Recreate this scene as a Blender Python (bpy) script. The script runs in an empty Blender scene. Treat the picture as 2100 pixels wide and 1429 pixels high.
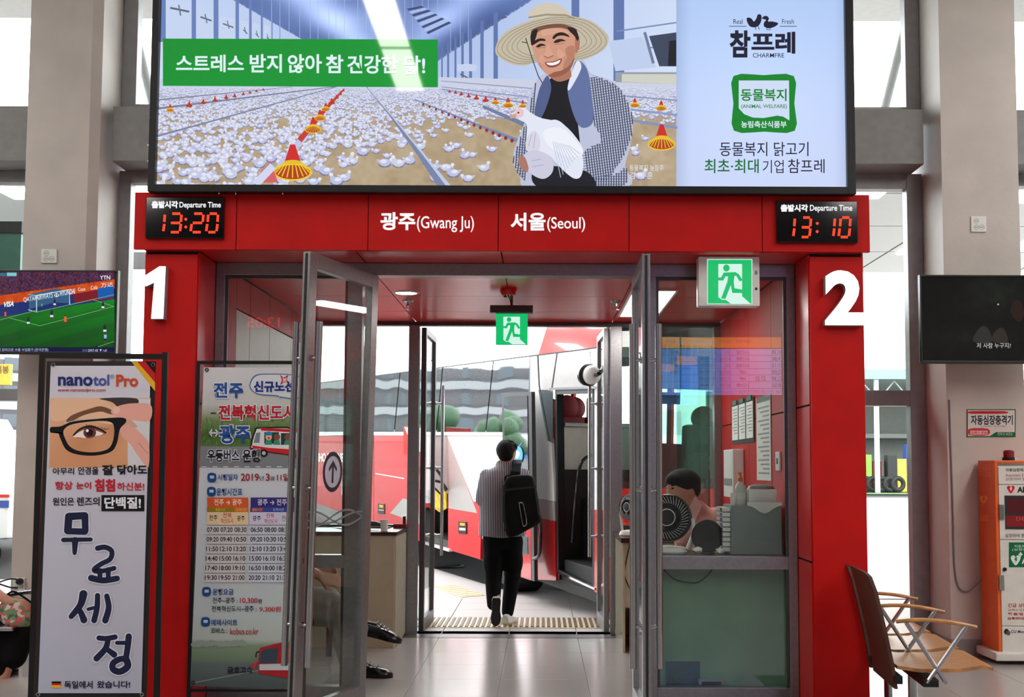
import bpy, bmesh, math, random
import numpy as np
from mathutils import Vector, Matrix, Euler
from mathutils.geometry import tessellate_polygon

S = bpy.context.scene
COL = S.collection
PI = math.pi
rnd = random.Random(7)

# ------------------------------------------------------------------ camera
FPX, PPX, PPY = 2400.0, 1109.0, 789.0
PITCH, ROLL = math.radians(4.06), math.radians(0.22)
EYE = Vector((0.0, 0.0, 1.45))
cam_data = bpy.data.cameras.new('camera')
cam = bpy.data.objects.new('camera', cam_data)
COL.objects.link(cam)
cam_data.sensor_width = 36.0
cam_data.sensor_fit = 'HORIZONTAL'
cam_data.lens = FPX / 2100.0 * 36.0
cam_data.shift_x = (1050.0 - PPX) / 2100.0
cam_data.shift_y = (PPY - 714.5) / 2100.0
cam_data.clip_end = 300
CAMROT = (Matrix.Rotation(PI / 2 + PITCH, 3, 'X') @ Matrix.Rotation(ROLL, 3, 'Z'))
cam.matrix_world = Matrix.Translation(EYE) @ CAMROT.to_4x4()
S.camera = cam

# ------------------------------------------------------------------ world, lights, exposure
S.view_settings.view_transform = 'Standard'
S.view_settings.look = 'None'
S.view_settings.gamma = 1.0
S.view_settings.use_curve_mapping = False
S.view_settings.exposure = 0.0
world = bpy.data.worlds.new('overcast_sky')
S.world = world
world.use_nodes = True
_bg = world.node_tree.nodes['Background']
_bg.inputs[0].default_value = (0.93, 0.97, 1.0, 1)
_bg.inputs[1].default_value = 8.0
LAMP_POWER = 20.0        # emission of the hall's ceiling light rows
S.cycles.max_bounces = 10
S.cycles.diffuse_bounces = 4
S.cycles.glossy_bounces = 5
S.cycles.transparent_max_bounces = 24
S.cycles.transmission_bounces = 6
S.cycles.sample_clamp_indirect = 6.0

# ------------------------------------------------------------------ colour + materials
def lin(c):
    c = c / 255.0
    return c / 12.92 if c <= 0.04045 else ((c + 0.055) / 1.055) ** 2.4
def rgb(c):
    if isinstance(c, str):
        c = [int(c[i:i + 2], 16) for i in (0, 2, 4)]
    return tuple(lin(v) for v in c[:3]) + (1.0,)

MATS = {}
def newmat(name):
    m = bpy.data.materials.new(name); m.use_nodes = True
    MATS[name] = m
    return m, m.node_tree.nodes, m.node_tree.links

def pr(name, col, rough=0.5, metal=0.0, spec=0.5, emit=0.0, var=0.06, nscale=14.0, bump=0.0, bscale=60.0, coat=0.0, col2=None, aniso=None):
    """Principled with a little procedural tone variation and relief."""
    m, N, L = newmat(name)
    b = N['Principled BSDF']
    c = rgb(col)
    b.inputs['Roughness'].default_value = rough
    b.inputs['Metallic'].default_value = metal
    b.inputs['Specular IOR Level'].default_value = spec
    b.inputs['Coat Weight'].default_value = coat
    tc = N.new('ShaderNodeTexCoord')
    mp = N.new('ShaderNodeMapping')
    if aniso: mp.inputs['Scale'].default_value = aniso
    L.new(tc.outputs['Object'], mp.inputs[0])
    n = N.new('ShaderNodeTexNoise'); n.inputs['Scale'].default_value = nscale; n.inputs['Detail'].default_value = 4
    L.new(mp.outputs[0], n.inputs['Vector'])
    mx = N.new('ShaderNodeMix'); mx.data_type = 'RGBA'
    d = rgb(col2) if col2 else tuple(v * (1 - 2 * var) for v in c[:3]) + (1,)
    e = c if col2 else tuple(min(1, v * (1 + var)) for v in c[:3]) + (1,)
    mx.inputs['A'].default_value = d; mx.inputs['B'].default_value = e
    mr = N.new('ShaderNodeMapRange'); mr.inputs[1].default_value = 0.3; mr.inputs[2].default_value = 0.7
    L.new(n.outputs[0], mr.inputs[0]); L.new(mr.outputs[0], mx.inputs[0])
    L.new(mx.outputs['Result'], b.inputs['Base Color'])
    if emit:
        b.inputs['Emission Color'].default_value = c
        b.inputs['Emission Strength'].default_value = emit
    if bump:
        n2 = N.new('ShaderNodeTexNoise'); n2.inputs['Scale'].default_value = bscale; n2.inputs['Detail'].default_value = 3
        L.new(mp.outputs[0], n2.inputs['Vector'])
        bp = N.new('ShaderNodeBump'); bp.inputs['Strength'].default_value = bump; bp.inputs['Distance'].default_value = 0.01
        L.new(n2.outputs[0], bp.inputs['Height']); L.new(bp.outputs[0], b.inputs['Normal'])
    return m

def glassmat(name, tint=(0.9, 0.95, 0.93), f0=0.045, gain=0.8, dirt=0.0):
    m, N, L = newmat(name)
    N.remove(N['Principled BSDF'])
    out = N['Material Output']
    tr = N.new('ShaderNodeBsdfTransparent'); tr.inputs[0].default_value = tuple(tint) + (1,)
    gl = N.new('ShaderNodeBsdfGlossy'); gl.inputs['Roughness'].default_value = 0.0
    gl.inputs[0].default_value = (1, 1, 1, 1)
    lw = N.new('ShaderNodeLayerWeight'); lw.inputs[0].default_value = 0.5
    pw = N.new('ShaderNodeMath'); pw.operation = 'POWER'; pw.inputs[1].default_value = 5.0
    ml = N.new('ShaderNodeMath'); ml.operation = 'MULTIPLY_ADD'; ml.inputs[1].default_value = gain; ml.inputs[2].default_value = f0
    L.new(lw.outputs['Facing'], pw.inputs[0]); L.new(pw.outputs[0], ml.inputs[0])
    mx = N.new('ShaderNodeMixShader')
    L.new(ml.outputs[0], mx.inputs[0]); L.new(tr.outputs[0], mx.inputs[1]); L.new(gl.outputs[0], mx.inputs[2])
    L.new(mx.outputs[0], out.inputs[0])
    return m

def attrmat(name, emit=0.0, rough=0.6, spec=0.4, emit_only=False):
    """colour comes from the flat print's colour attribute"""
    m, N, L = newmat(name)
    b = N['Principled BSDF']
    a = N.new('ShaderNodeAttribute'); a.attribute_name = 'ink'
    b.inputs['Roughness'].default_value = rough
    b.inputs['Specular IOR Level'].default_value = spec
    if emit:
        L.new(a.outputs[0], b.inputs['Emission Color']); b.inputs['Emission Strength'].default_value = emit
        b.inputs['Base Color'].default_value = (0.01, 0.01, 0.01, 1)
    else:
        L.new(a.outputs[0], b.inputs['Base Color'])
    return m

# ------------------------------------------------------------------ picking points in space
class Plane:
    """a real plane in the place; at(x, y) is the point of it seen at a spot of the photograph"""
    def __init__(self, point, normal):
        self.p = Vector(point); self.n = Vector(normal).normalized()
        if (EYE - self.p).dot(self.n) < 0: self.n = -self.n
    def at(self, x, y, off=0.0):
        d = CAMROT @ Vector(((x - PPX) / FPX, -(y - PPY) / FPX, -1.0))
        p = self.p + self.n * off
        t = (p - EYE).dot(self.n) / d.dot(self.n)
        return EYE + d * t
def FY(Y): return Plane((0, Y, 0), (0, -1, 0))
def at(x, y, Y): return FY(Y).at(x, y)
def ax(x, Y, y=800): return at(x, y, Y).x
def az(y, Y, x=1050): return at(x, y, Y).z

# ------------------------------------------------------------------ object helpers
MW = {}       # name -> world matrix of the objects that carry children
def tag(o, label=None, cat=None, group=None, kind=None):
    if label: o['label'] = label
    if cat: o['category'] = cat
    if group: o['group'] = group
    if kind: o['kind'] = kind
    return o
def thing(name, label, cat, loc=(0, 0, 0), rot=(0, 0, 0), group=None, kind=None):
    o = bpy.data.objects.new(name, None); COL.objects.link(o)
    o.location = loc; o.rotation_euler = rot
    o.empty_display_size = 0.1
    MW[o.name] = Matrix.Translation(Vector(loc)) @ Euler(rot).to_matrix().to_4x4()
    return tag(o, label, cat, group, kind)
def link(name, me, mat, parent=None, world=True):
    """one mesh object; vertices given in the world are moved into the parent's space"""
    o = bpy.data.objects.new(name, me); COL.objects.link(o)
    if mat is not None and not me.materials: me.materials.append(MATS[mat] if isinstance(mat, str) else mat)
    if parent is not None:
        o.parent = parent
        P = MW[parent.name]
        if world: me.transform(P.inverted())
        MW[o.name] = P
    else:
        MW[o.name] = Matrix.Identity(4)
    return o

class MB:
    def __init__(self): self.bm = bmesh.new()
    def box(self, x0, x1, y0, y1, z0, z1, bev=0.0, M=None):
        b = bmesh.new() if bev else self.bm
        vs = [b.verts.new((x, y, z)) for x in (x0, x1) for y in (y0, y1) for z in (z0, z1)]
        for f in ((0, 1, 3, 2), (4, 6, 7, 5), (0, 4, 5, 1), (2, 3, 7, 6), (0, 2, 6, 4), (1, 5, 7, 3)):
            b.faces.new([vs[i] for i in f])
        if bev:
            bmesh.ops.bevel(b, geom=list(b.edges), offset=bev, segments=2, affect='EDGES', profile=0.6)
        self._take(b, M, vs)
        return self
    def _take(self, b, M, vs=None):
        if b is self.bm:
            if M is not None: bmesh.ops.transform(b, matrix=M, verts=vs)
            return
        if M is not None: bmesh.ops.transform(b, matrix=M, verts=b.verts)
        me = bpy.data.meshes.new('t'); b.to_mesh(me); b.free()
        self.bm.from_mesh(me); bpy.data.meshes.remove(me)
    def prism(self, pts, vec, cap=True):
        """closed polygon extruded along vec"""
        vec = Vector(vec); b = self.bm
        A = [b.verts.new(Vector(p)) for p in pts]; B = [b.verts.new(Vector(p) + vec) for p in pts]
        n = len(pts)
        for i in range(n): b.faces.new((A[i], A[(i + 1) % n], B[(i + 1) % n], B[i]))
        if cap:
            tri = tessellate_polygon([[Vector(p) for p in pts]])
            for t in tri:
                b.faces.new([A[i] for i in t]); b.faces.new([B[i] for i in reversed(t)])
        return self
    def cyl(self, p0, p1, r, r2=None, seg=14, cap=True):
        p0, p1 = Vector(p0), Vector(p1); r2 = r if r2 is None else r2
        d = (p1 - p0); q = d.to_track_quat('Z', 'Y').to_matrix()
        b = self.bm; A, B = [], []
        for i in range(seg):
            a = 2 * PI * i / seg; e = Vector((math.cos(a), math.sin(a), 0))
            A.append(b.verts.new(p0 + q @ (e * r))); B.append(b.verts.new(p1 + q @ (e * r2)))
        for i in range(seg): b.faces.new((A[i], A[(i + 1) % seg], B[(i + 1) % seg], B[i]))
        if cap: b.faces.new(A[::-1]); b.faces.new(B)
        return self
    def ell(self, c, r, rot=None, seg=18, rings=12):
        r = (r, r, r) if isinstance(r, (int, float)) else r
        M = Matrix.Translation(Vector(c)) @ (Euler(rot).to_matrix().to_4x4() if rot else Matrix.Identity(4)) @ Matrix.Diagonal((*r, 1))
        bmesh.ops.create_uvsphere(self.bm, u_segments=seg, v_segments=rings, radius=1.0, matrix=M)
        return self
    def cap(self, p0, p1, r0, r1=None, seg=14):
        r1 = r0 if r1 is None else r1
        self.ell(p0, r0, seg=seg, rings=8); self.ell(p1, r1, seg=seg, rings=8); self.cyl(p0, p1, r0, r1, seg)
        return self
    def lathe(self, prof, origin, axis=(0, 0, 1), seg=28, close=True):
        q = Vector(axis).to_track_quat('Z', 'Y').to_matrix(); o = Vector(origin); b = self.bm
        rings = []
        for (r, h) in prof:
            rings.append([b.verts.new(o + q @ Vector((r * math.cos(2 * PI * i / seg), r * math.sin(2 * PI * i / seg), h))) for i in range(seg)])
        for k in range(len(rings) - 1):
            for i in range(seg):
                b.faces.new((rings[k][i], rings[k][(i + 1) % seg], rings[k + 1][(i + 1) % seg], rings[k + 1][i]))
        if close:
            if prof[0][0] > 1e-5: b.faces.new(rings[0][::-1])
            if prof[-1][0] > 1e-5: b.faces.new(rings[-1])
        return self
    def torus(self, c, R, r, axis=(0, 0, 1), seg=32, s2=8, sy=1.0):
        q = Vector(axis).to_track_quat('Z', 'Y').to_matrix(); o = Vector(c); b = self.bm; rings = []
        for i in range(seg):
            a = 2 * PI * i / seg
            ring = []
            for j in range(s2):
                t = 2 * PI * j / s2; rr = R + r * math.cos(t)
                ring.append(b.verts.new(o + q @ Vector((rr * math.cos(a), rr * math.sin(a) * sy, r * math.sin(t)))))
            rings.append(ring)
        for i in range(seg):
            for j in range(s2):
                b.faces.new((rings[i][j], rings[(i + 1) % seg][j], rings[(i + 1) % seg][(j + 1) % s2], rings[i][(j + 1) % s2]))
        return self
    def tube(self, pts, r, seg=8):
        pts = [Vector(p) for p in pts]; b = self.bm; rings = []
        rs = r if isinstance(r, (list, tuple)) else [r] * len(pts)
        up = Vector((0.13, 0.21, 0.97))
        for i, p in enumerate(pts):
            d = (pts[min(i + 1, len(pts) - 1)] - pts[max(i - 1, 0)]).normalized()
            x = d.cross(up)
            if x.length < 1e-3: x = d.cross(Vector((1, 0, 0)))
            x.normalize(); y = d.cross(x)
            rings.append([b.verts.new(p + (x * math.cos(2 * PI * k / seg) + y * math.sin(2 * PI * k / seg)) * rs[i]) for k in range(seg)])
        for a, c in zip(rings, rings[1:]):
            for k in range(seg): b.faces.new((a[k], a[(k + 1) % seg], c[(k + 1) % seg], c[k]))
        b.faces.new(rings[0][::-1]); b.faces.new(rings[-1])
        return self
    def quad(self, *p):
        self.bm.faces.new([self.bm.verts.new(Vector(q)) for q in p]); return self
    def mesh(self, name='m', smooth=False):
        bmesh.ops.recalc_face_normals(self.bm, faces=self.bm.faces)
        me = bpy.data.meshes.new(name); self.bm.to_mesh(me); self.bm.free()
        if smooth:
            me.polygons.foreach_set('use_smooth', [True] * len(me.polygons))
            try: me.set_sharp_from_angle(angle=math.radians(38))
            except Exception: pass
        return me
    def build(self, name, mat, parent=None, smooth=False, world=True):
        return link(name, self.mesh(name, smooth), mat, parent, world)

def spline(pts, n=8):
    """catmull-rom through pts"""
    P = [Vector(p) for p in pts]; out = []
    for i in range(len(P) - 1):
        a, b, c, d = P[max(i - 1, 0)], P[i], P[i + 1], P[min(i + 2, len(P) - 1)]
        for k in range(n):
            t = k / n
            out.append(0.5 * ((2 * b) + (c - a) * t + (2 * a - 5 * b + 4 * c - d) * t * t + (3 * b - a - 3 * c + d) * t ** 3))
    out.append(P[-1]); return out
def closed(pts, n=5):
    """smooth closed outline through 2-D points"""
    P = [Vector((p[0], p[1], 0)) for p in pts]; m = len(P); out = []
    for i in range(m):
        a, b, c, d = P[i - 1], P[i], P[(i + 1) % m], P[(i + 2) % m]
        for k in range(n):
            t = k / n
            q = 0.5 * ((2 * b) + (c - a) * t + (2 * a - 5 * b + 4 * c - d) * t * t + (3 * b - a - 3 * c + d) * t ** 3)
            out.append((q.x, q.y))
    return out

TMP = bpy.data.scenes.new('workbench_scene')
def tmp_dg():
    with bpy.context.temp_override(scene=TMP, view_layer=TMP.view_layers[0]):
        TMP.view_layers[0].update()
        dg = bpy.context.evaluated_depsgraph_get(); dg.update()
    return dg
_txt = {}
def glyphs(s, bold=0.0):
    key = (s, bold)
    if key not in _txt:
        cu = bpy.data.curves.new('t', 'FONT'); cu.body = s; cu.size = 1.0; cu.offset = bold
        cu.resolution_u = 4
        o = bpy.data.objects.new('t', cu); TMP.collection.objects.link(o)
        dg = tmp_dg()
        me = bpy.data.meshes.new_from_object(o.evaluated_get(dg))
        V = [tuple(v.co[:2]) for v in me.vertices]; F = [tuple(p.vertices) for p in me.polygons]
        bpy.data.objects.remove(o); bpy.data.curves.remove(cu); bpy.data.meshes.remove(me)
        xs = [v[0] for v in V] or [0, 1]; ys = [v[1] for v in V] or [0, 1]
        _txt[key] = (V, F, min(xs), max(xs), min(ys), max(ys))
    return _txt[key]

class Ink:
    """flat print on a plane, drawn in the photograph's coordinates; one mesh, colour in an attribute"""
    def __init__(self, plane, off=0.0004, step=0.000008):
        self.pl = plane; self.off = off; self.step = step
        self.V, self.F, self.C = [], [], []
    def _add(self, pts, faces, cols, off=None):
        if off is None: self.off += self.step; off = self.off
        b = len(self.V)
        self.V += [self.pl.at(x, y, off) for (x, y) in pts]
        for i, f in enumerate(faces):
            self.F.append([b + k for k in f])
        self.C += cols if isinstance(cols, list) else [cols] * len(pts)
    def poly(self, pts, col, off=None, shade=None):
        col = rgb(col)
        t = tessellate_polygon([[Vector((x, y, 0)) for x, y in pts]])
        self._add(pts, t, col, off); return self
    def rect(self, x0, y0, x1, y1, col): return self.poly([(x0, y0), (x1, y0), (x1, y1), (x0, y1)], col)
    def ell(self, cx, cy, rx, ry, col, rot=0.0, n=24, off=None):
        c, s = math.cos(rot), math.sin(rot)
        return self.poly([(cx + rx * math.cos(a) * c - ry * math.sin(a) * s, cy + rx * math.cos(a) * s + ry * math.sin(a) * c) for a in [2 * PI * i / n for i in range(n)]], col, off)
    def line(self, pts, w, col, close=False):
        P = [Vector((p[0], p[1])) for p in pts]
        if close: P.append(P[0])
        L, R = [], []
        for i, p in enumerate(P):
            if close: d = P[(i + 1) % (len(P) - 1)] - P[i - 1 if i else -2]
            else: d = P[min(i + 1, len(P) - 1)] - P[max(i - 1, 0)]
            d = d.normalized() if d.length else Vector((1, 0)); nn = Vector((-d.y, d.x))
            ww = (w[i] if isinstance(w, (list, tuple)) else w) / 2
            L.append(tuple(p + nn * ww)); R.append(tuple(p - nn * ww))
        n = len(P); pts2 = L + R
        self._add(pts2, [(i, i + 1, n + i + 1, n + i) for i in range(n - 1)], rgb(col)); return self
    def smooth(self, pts, col, n=5): return self.poly(closed(pts, n), col)
    def grad(self, pts, cols, off=None):
        self._add(pts, [tuple(range(len(pts)))], [rgb(c) for c in cols], off); return self
    def grid(self, x0, y0, x1, y1, nx, ny, fn):
        """fn(X, Y arrays in photo coordinates) -> (..., 3) sRGB 0-255"""
        xs = np.linspace(x0, x1, nx); ys = np.linspace(y0, y1, ny)
        X, Y = np.meshgrid(xs, ys)
        C = np.clip(fn(X, Y), 0, 255) / 255.0
        C = np.where(C <= 0.04045, C / 12.92, ((C + 0.055) / 1.055) ** 2.4).reshape(-1, 3)
        pts = list(zip(X.ravel(), Y.ravel()))
        f = [(j * nx + i, j * nx + i + 1, (j + 1) * nx + i + 1, (j + 1) * nx + i) for j in range(ny - 1) for i in range(nx - 1)]
        self._add(pts, f, [(c[0], c[1], c[2], 1.0) for c in C]); return self
    def text(self, s, box, col, bold=0.0, slope=0.0, skew=0.0, mirror=False, shear=0.0):
        V, F, a, b, c, d = glyphs(s, bold)
        x0, y0, x1, y1 = box
        pts = []
        for (x, y) in V:
            u = (x - a) / max(b - a, 1e-6); v = (y - c) / max(d - c, 1e-6)
            if mirror: u = 1 - u
            px = x0 + u * (x1 - x0) + skew * v; py = y1 - v * (y1 - y0) + slope * u * (x1 - x0)
            pts.append((px, py))
        self._add(pts, F, rgb(col)); return self
    def mesh(self, name='print'):
        me = bpy.data.meshes.new(name)
        me.from_pydata([tuple(v) for v in self.V], [], self.F)
        ca = me.color_attributes.new('ink', 'FLOAT_COLOR', 'POINT')
        ca.data.foreach_set('color', np.array(self.C, dtype=np.float32).ravel())
        me.update(); return me
    def build(self, name, parent, mat='print'):
        return link(name, self.mesh(name), mat, parent)

def remesh(mb, voxel=0.012, smooth=4, name='body'):
    me = mb.mesh('src'); o = bpy.data.objects.new('src', me); TMP.collection.objects.link(o)
    m = o.modifiers.new('r', 'REMESH'); m.mode = 'VOXEL'; m.voxel_size = voxel; m.use_smooth_shade = True
    s = o.modifiers.new('s', 'SMOOTH'); s.factor = 0.5; s.iterations = smooth
    dg = tmp_dg()
    out = bpy.data.meshes.new_from_object(o.evaluated_get(dg)); out.name = name
    bpy.data.objects.remove(o); bpy.data.meshes.remove(me)
    out.materials.clear()
    out.polygons.foreach_set('use_smooth', [True] * len(out.polygons))
    return out
def dup(root, loc=None, rot=None, label=None, group=None):
    r = root.copy(); COL.objects.link(r)
    if loc is not None: r.location = loc
    if rot is not None: r.rotation_euler = rot
    if label: r['label'] = label
    if group: r['group'] = group
    for ch in list(root.children):
        c = ch.copy(); COL.objects.link(c); c.parent = r
        for g in list(ch.children):
            d = g.copy(); COL.objects.link(d); d.parent = c
    return r
# ------------------------------------------------------------------ materials
pr('red_panel', (186, 12, 8), 0.5, spec=0.2, var=0.05, nscale=5, bump=0.03, bscale=180)
pr('red_gloss', (206, 16, 12), 0.25, spec=0.45, var=0.04, nscale=4)
pr('dark_gap', (34, 26, 26), 0.8)
pr('pillar_paint', (196, 188, 180), 0.5, var=0.05, nscale=3, bump=0.15, bscale=22)
pr('pillar_gloss', (210, 203, 194), 0.3, var=0.05, nscale=3, bump=0.12, bscale=18)
pr('grey_beam', (132, 132, 130), 0.55, var=0.05)
pr('grey_frame', (150, 150, 150), 0.42, metal=0.35, var=0.05)
pr('alu', (150, 148, 150), 0.33, metal=0.75, var=0.06, nscale=40)
pr('alu_dark', (88, 84, 86), 0.36, metal=0.7, var=0.06, nscale=40)
pr('steel', (176, 176, 176), 0.22, metal=0.95, var=0.04, nscale=60)
pr('chrome', (200, 200, 200), 0.1, metal=1.0)
pr('rubber', (20, 20, 20), 0.7)
pr('black_plastic', (16, 16, 18), 0.35)
pr('black_gloss', (8, 8, 10), 0.08)
pr('black_metal', (18, 18, 20), 0.4, metal=0.3)
pr('white_plastic', (226, 226, 222), 0.35, var=0.02)
pr('offwhite', (214, 212, 204), 0.45, var=0.03)
pr('grey_plastic', (128, 130, 132), 0.45)
pr('hall_wall', (170, 168, 165), 0.7)
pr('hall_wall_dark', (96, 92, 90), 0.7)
pr('hall_ceiling', (215, 215, 212), 0.7)
pr('granite', (166, 161, 157), 0.2, spec=0.5, var=0.16, nscale=260, bump=0.01, bscale=10)
pr('granite_dark', (92, 90, 88), 0.3, var=0.1)
pr('pavement', (178, 170, 166), 0.62, var=0.1, nscale=180, bump=0.1, bscale=300)
pr('asphalt', (34, 32, 33), 0.8, var=0.3, nscale=300, bump=0.4, bscale=400)
pr('tactile_cream', (206, 190, 150), 0.5, var=0.1)
pr('tactile_brown', (84, 54, 28), 0.5, var=0.15, nscale=40)
pr('beige_laminate', (186, 172, 146), 0.35, var=0.03)
pr('beige_gloss', (196, 188, 160), 0.12, var=0.05, nscale=6)
pr('dark_wood', (58, 30, 26), 0.2, var=0.2, nscale=20)
pr('wood', (176, 124, 72), 0.3, var=0.25, nscale=12, aniso=(1, 8, 1))
pr('leather_brown', (70, 38, 26), 0.5, var=0.15, bump=0.1, bscale=120)
pr('white_lamp', (255, 250, 244), 0.4, emit=9.0)
pr('lamp_panel', (255, 252, 246), 0.4, emit=15.0)
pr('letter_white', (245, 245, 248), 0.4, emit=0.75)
pr('orange', (226, 98, 26), 0.4, var=0.05)
pr('skin', (196, 142, 116), 0.5, var=0.06)
pr('hair', (13, 9, 9), 0.75, spec=0.2, var=0.3, nscale=120, bump=0.4, bscale=160)
pr('black_cloth', (13, 13, 15), 0.9, spec=0.15, var=0.2, bump=0.3, bscale=40)
pr('pack_cloth', (11, 12, 13), 0.75, spec=0.15, var=0.2, bump=0.2, bscale=200)
pr('shoe_black', (10, 10, 11), 0.22, var=0.1)
pr('pink_shirt', (240, 184, 172), 0.8, var=0.08, bump=0.2, bscale=25)
pr('grey_trousers', (120, 114, 104), 0.85, var=0.12, bump=0.2, bscale=25)
pr('white_shirt', (210, 206, 200), 0.8, var=0.06)
pr('bus_white', (236, 234, 232), 0.18, var=0.01, coat=0.4)
pr('bus_grey', (176, 170, 166), 0.2, var=0.02, coat=0.4)
pr('bus_red', (214, 26, 28), 0.16, var=0.03, coat=0.5)
pr('bus_dark', (22, 21, 22), 0.6)
pr('seat_red', (118, 16, 24), 0.7)
pr('green_mat', (24, 78, 62), 0.9)
pr('yellow_cloth', (240, 198, 40), 0.7, var=0.2, nscale=9)
pr('amber', (240, 160, 20), 0.3, emit=0.3)
pr('box_steel', (132, 140, 138), 0.4, var=0.03)
pr('tinted_panel', (116, 150, 124), 0.35, var=0.12, nscale=2)
pr('teal_panel', (60, 110, 96), 0.3)
pr('facade', (220, 220, 218), 0.7, var=0.03)
pr('facade_dark', (62, 57, 60), 0.7, var=0.06)
pr('window_dark', (46, 52, 60), 0.15)
pr('canopy_white', (186, 193, 192), 0.5, var=0.02)
pr('green_floor', (14, 70, 48), 0.5)
pr('blue_paint', (34, 70, 150), 0.5)
pr('balcony_grey', (104, 102, 104), 0.7)
pr('pale_cyan', (110, 150, 160), 0.5)
pr('shed_wall', (112, 114, 108), 0.7)
pr('faint_window', (186, 176, 178), 0.4)
pr('yellow_paint', (226, 190, 60), 0.5)
pr('lime_paint', (120, 170, 60), 0.5)
pr('leaf', (30, 66, 22), 0.6, var=0.4, nscale=12)
pr('paper', (232, 230, 222), 0.7, var=0.02)
pr('clear_plastic', (205, 206, 196), 0.15)
attrmat('print', rough=0.35, spec=0.4)
attrmat('matte_print', rough=0.7, spec=0.2)
attrmat('screen', emit=1.0, rough=0.03, spec=0.5)
attrmat('screen_bright', emit=5.0, rough=0.2)
attrmat('led', emit=3.0, rough=0.5)
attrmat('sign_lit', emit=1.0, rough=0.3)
glassmat('glass', (0.92, 0.96, 0.95), 0.037, 0.6)
glassmat('glass_clear', (0.95, 0.97, 0.96), 0.03, 0.5)
glassmat('glass_green', (0.62, 0.76, 0.72), 0.05, 0.6)
glassmat('glass_edge', (0.35, 0.75, 0.68), 0.1, 0.3)
# bus glazing: dark tinted and strongly reflecting
m, N, L = newmat('bus_glass')
b = N['Principled BSDF']
b.inputs['Base Color'].default_value = (0.02, 0.03, 0.03, 1); b.inputs['Roughness'].default_value = 0.02
gl = N.new('ShaderNodeBsdfGlossy'); gl.inputs['Roughness'].default_value = 0.02; gl.inputs[0].default_value = (0.86, 0.95, 0.95, 1)
mx = N.new('ShaderNodeMixShader'); mx.inputs[0].default_value = 0.55
nz = N.new('ShaderNodeTexNoise'); nz.inputs['Scale'].default_value = 1.3; nz.inputs['Detail'].default_value = 0
tc = N.new('ShaderNodeTexCoord'); L.new(tc.outputs['Object'], nz.inputs['Vector'])
bp_ = N.new('ShaderNodeBump'); bp_.inputs['Strength'].default_value = 0.04; bp_.inputs['Distance'].default_value = 0.1
L.new(nz.outputs[0], bp_.inputs['Height']); L.new(bp_.outputs[0], gl.inputs['Normal'])
L.new(b.outputs[0], mx.inputs[1]); L.new(gl.outputs[0], mx.inputs[2]); L.new(mx.outputs[0], N['Material Output'].inputs[0])
# striped shirt
def striped(name, c1, c2, freq, thin=0.35, checks=False):
    m, N, L = newmat(name); b = N['Principled BSDF']; b.inputs['Roughness'].default_value = 0.85
    tc = N.new('ShaderNodeTexCoord'); sp = N.new('ShaderNodeSeparateXYZ'); L.new(tc.outputs['Object'], sp.inputs[0])
    mu = N.new('ShaderNodeMath'); mu.operation = 'MULTIPLY'; mu.inputs[1].default_value = freq; L.new(sp.outputs[0], mu.inputs[0])
    fr = N.new('ShaderNodeMath'); fr.operation = 'FRACT'; L.new(mu.outputs[0], fr.inputs[0])
    lt = N.new('ShaderNodeMath'); lt.operation = 'LESS_THAN'; lt.inputs[1].default_value = thin; L.new(fr.outputs[0], lt.inputs[0])
    mx = N.new('ShaderNodeMix'); mx.data_type = 'RGBA'; mx.inputs['A'].default_value = rgb(c1); mx.inputs['B'].default_value = rgb(c2)
    L.new(lt.outputs[0], mx.inputs[0]); L.new(mx.outputs['Result'], b.inputs['Base Color'])
striped('stripe_shirt', (52, 46, 58), (206, 198, 204), 62.0, 0.38)
# floral bag
m, N, L = newmat('floral'); b = N['Principled BSDF']; b.inputs['Roughness'].default_value = 0.8
tc = N.new('ShaderNodeTexCoord'); vo = N.new('ShaderNodeTexVoronoi'); vo.inputs['Scale'].default_value = 42
L.new(tc.outputs['Object'], vo.inputs['Vector'])
cr = N.new('ShaderNodeValToRGB'); cr.color_ramp.interpolation = 'CONSTANT'
els = cr.color_ramp.elements; els[0].position = 0; els[0].color = rgb((112, 138, 100)); els[1].position = 0.42; els[1].color = rgb((206, 84, 100))
for p, c in ((0.6, (128, 142, 100)), (0.72, (214, 180, 176)), (0.84, (70, 96, 66))):
    e = els.new(p); e.color = rgb(c)
sx = N.new('ShaderNodeSeparateColor'); L.new(vo.outputs['Color'], sx.inputs[0]); L.new(sx.outputs[0], cr.inputs[0]); L.new(cr.outputs[0], b.inputs['Base Color'])

# ------------------------------------------------------------------ key distances
YH = 6.9       # face of the gate header
YC = 6.95      # face of the gate columns
YD = 7.33      # plane of the front doors
YB = 10.3      # plane of the outer doors
YP = 9.25      # face of the hall pillars
YW = 9.72      # plane of the hall windows
ZC = 2.74      # underside of the gate ceiling
XL, XR = -2.04, 1.59            # inner walls of the gate
CLI, CLO = -2.062, -2.375       # left gate column, inner / outer
CRI, CRO = 1.61, 1.93

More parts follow.
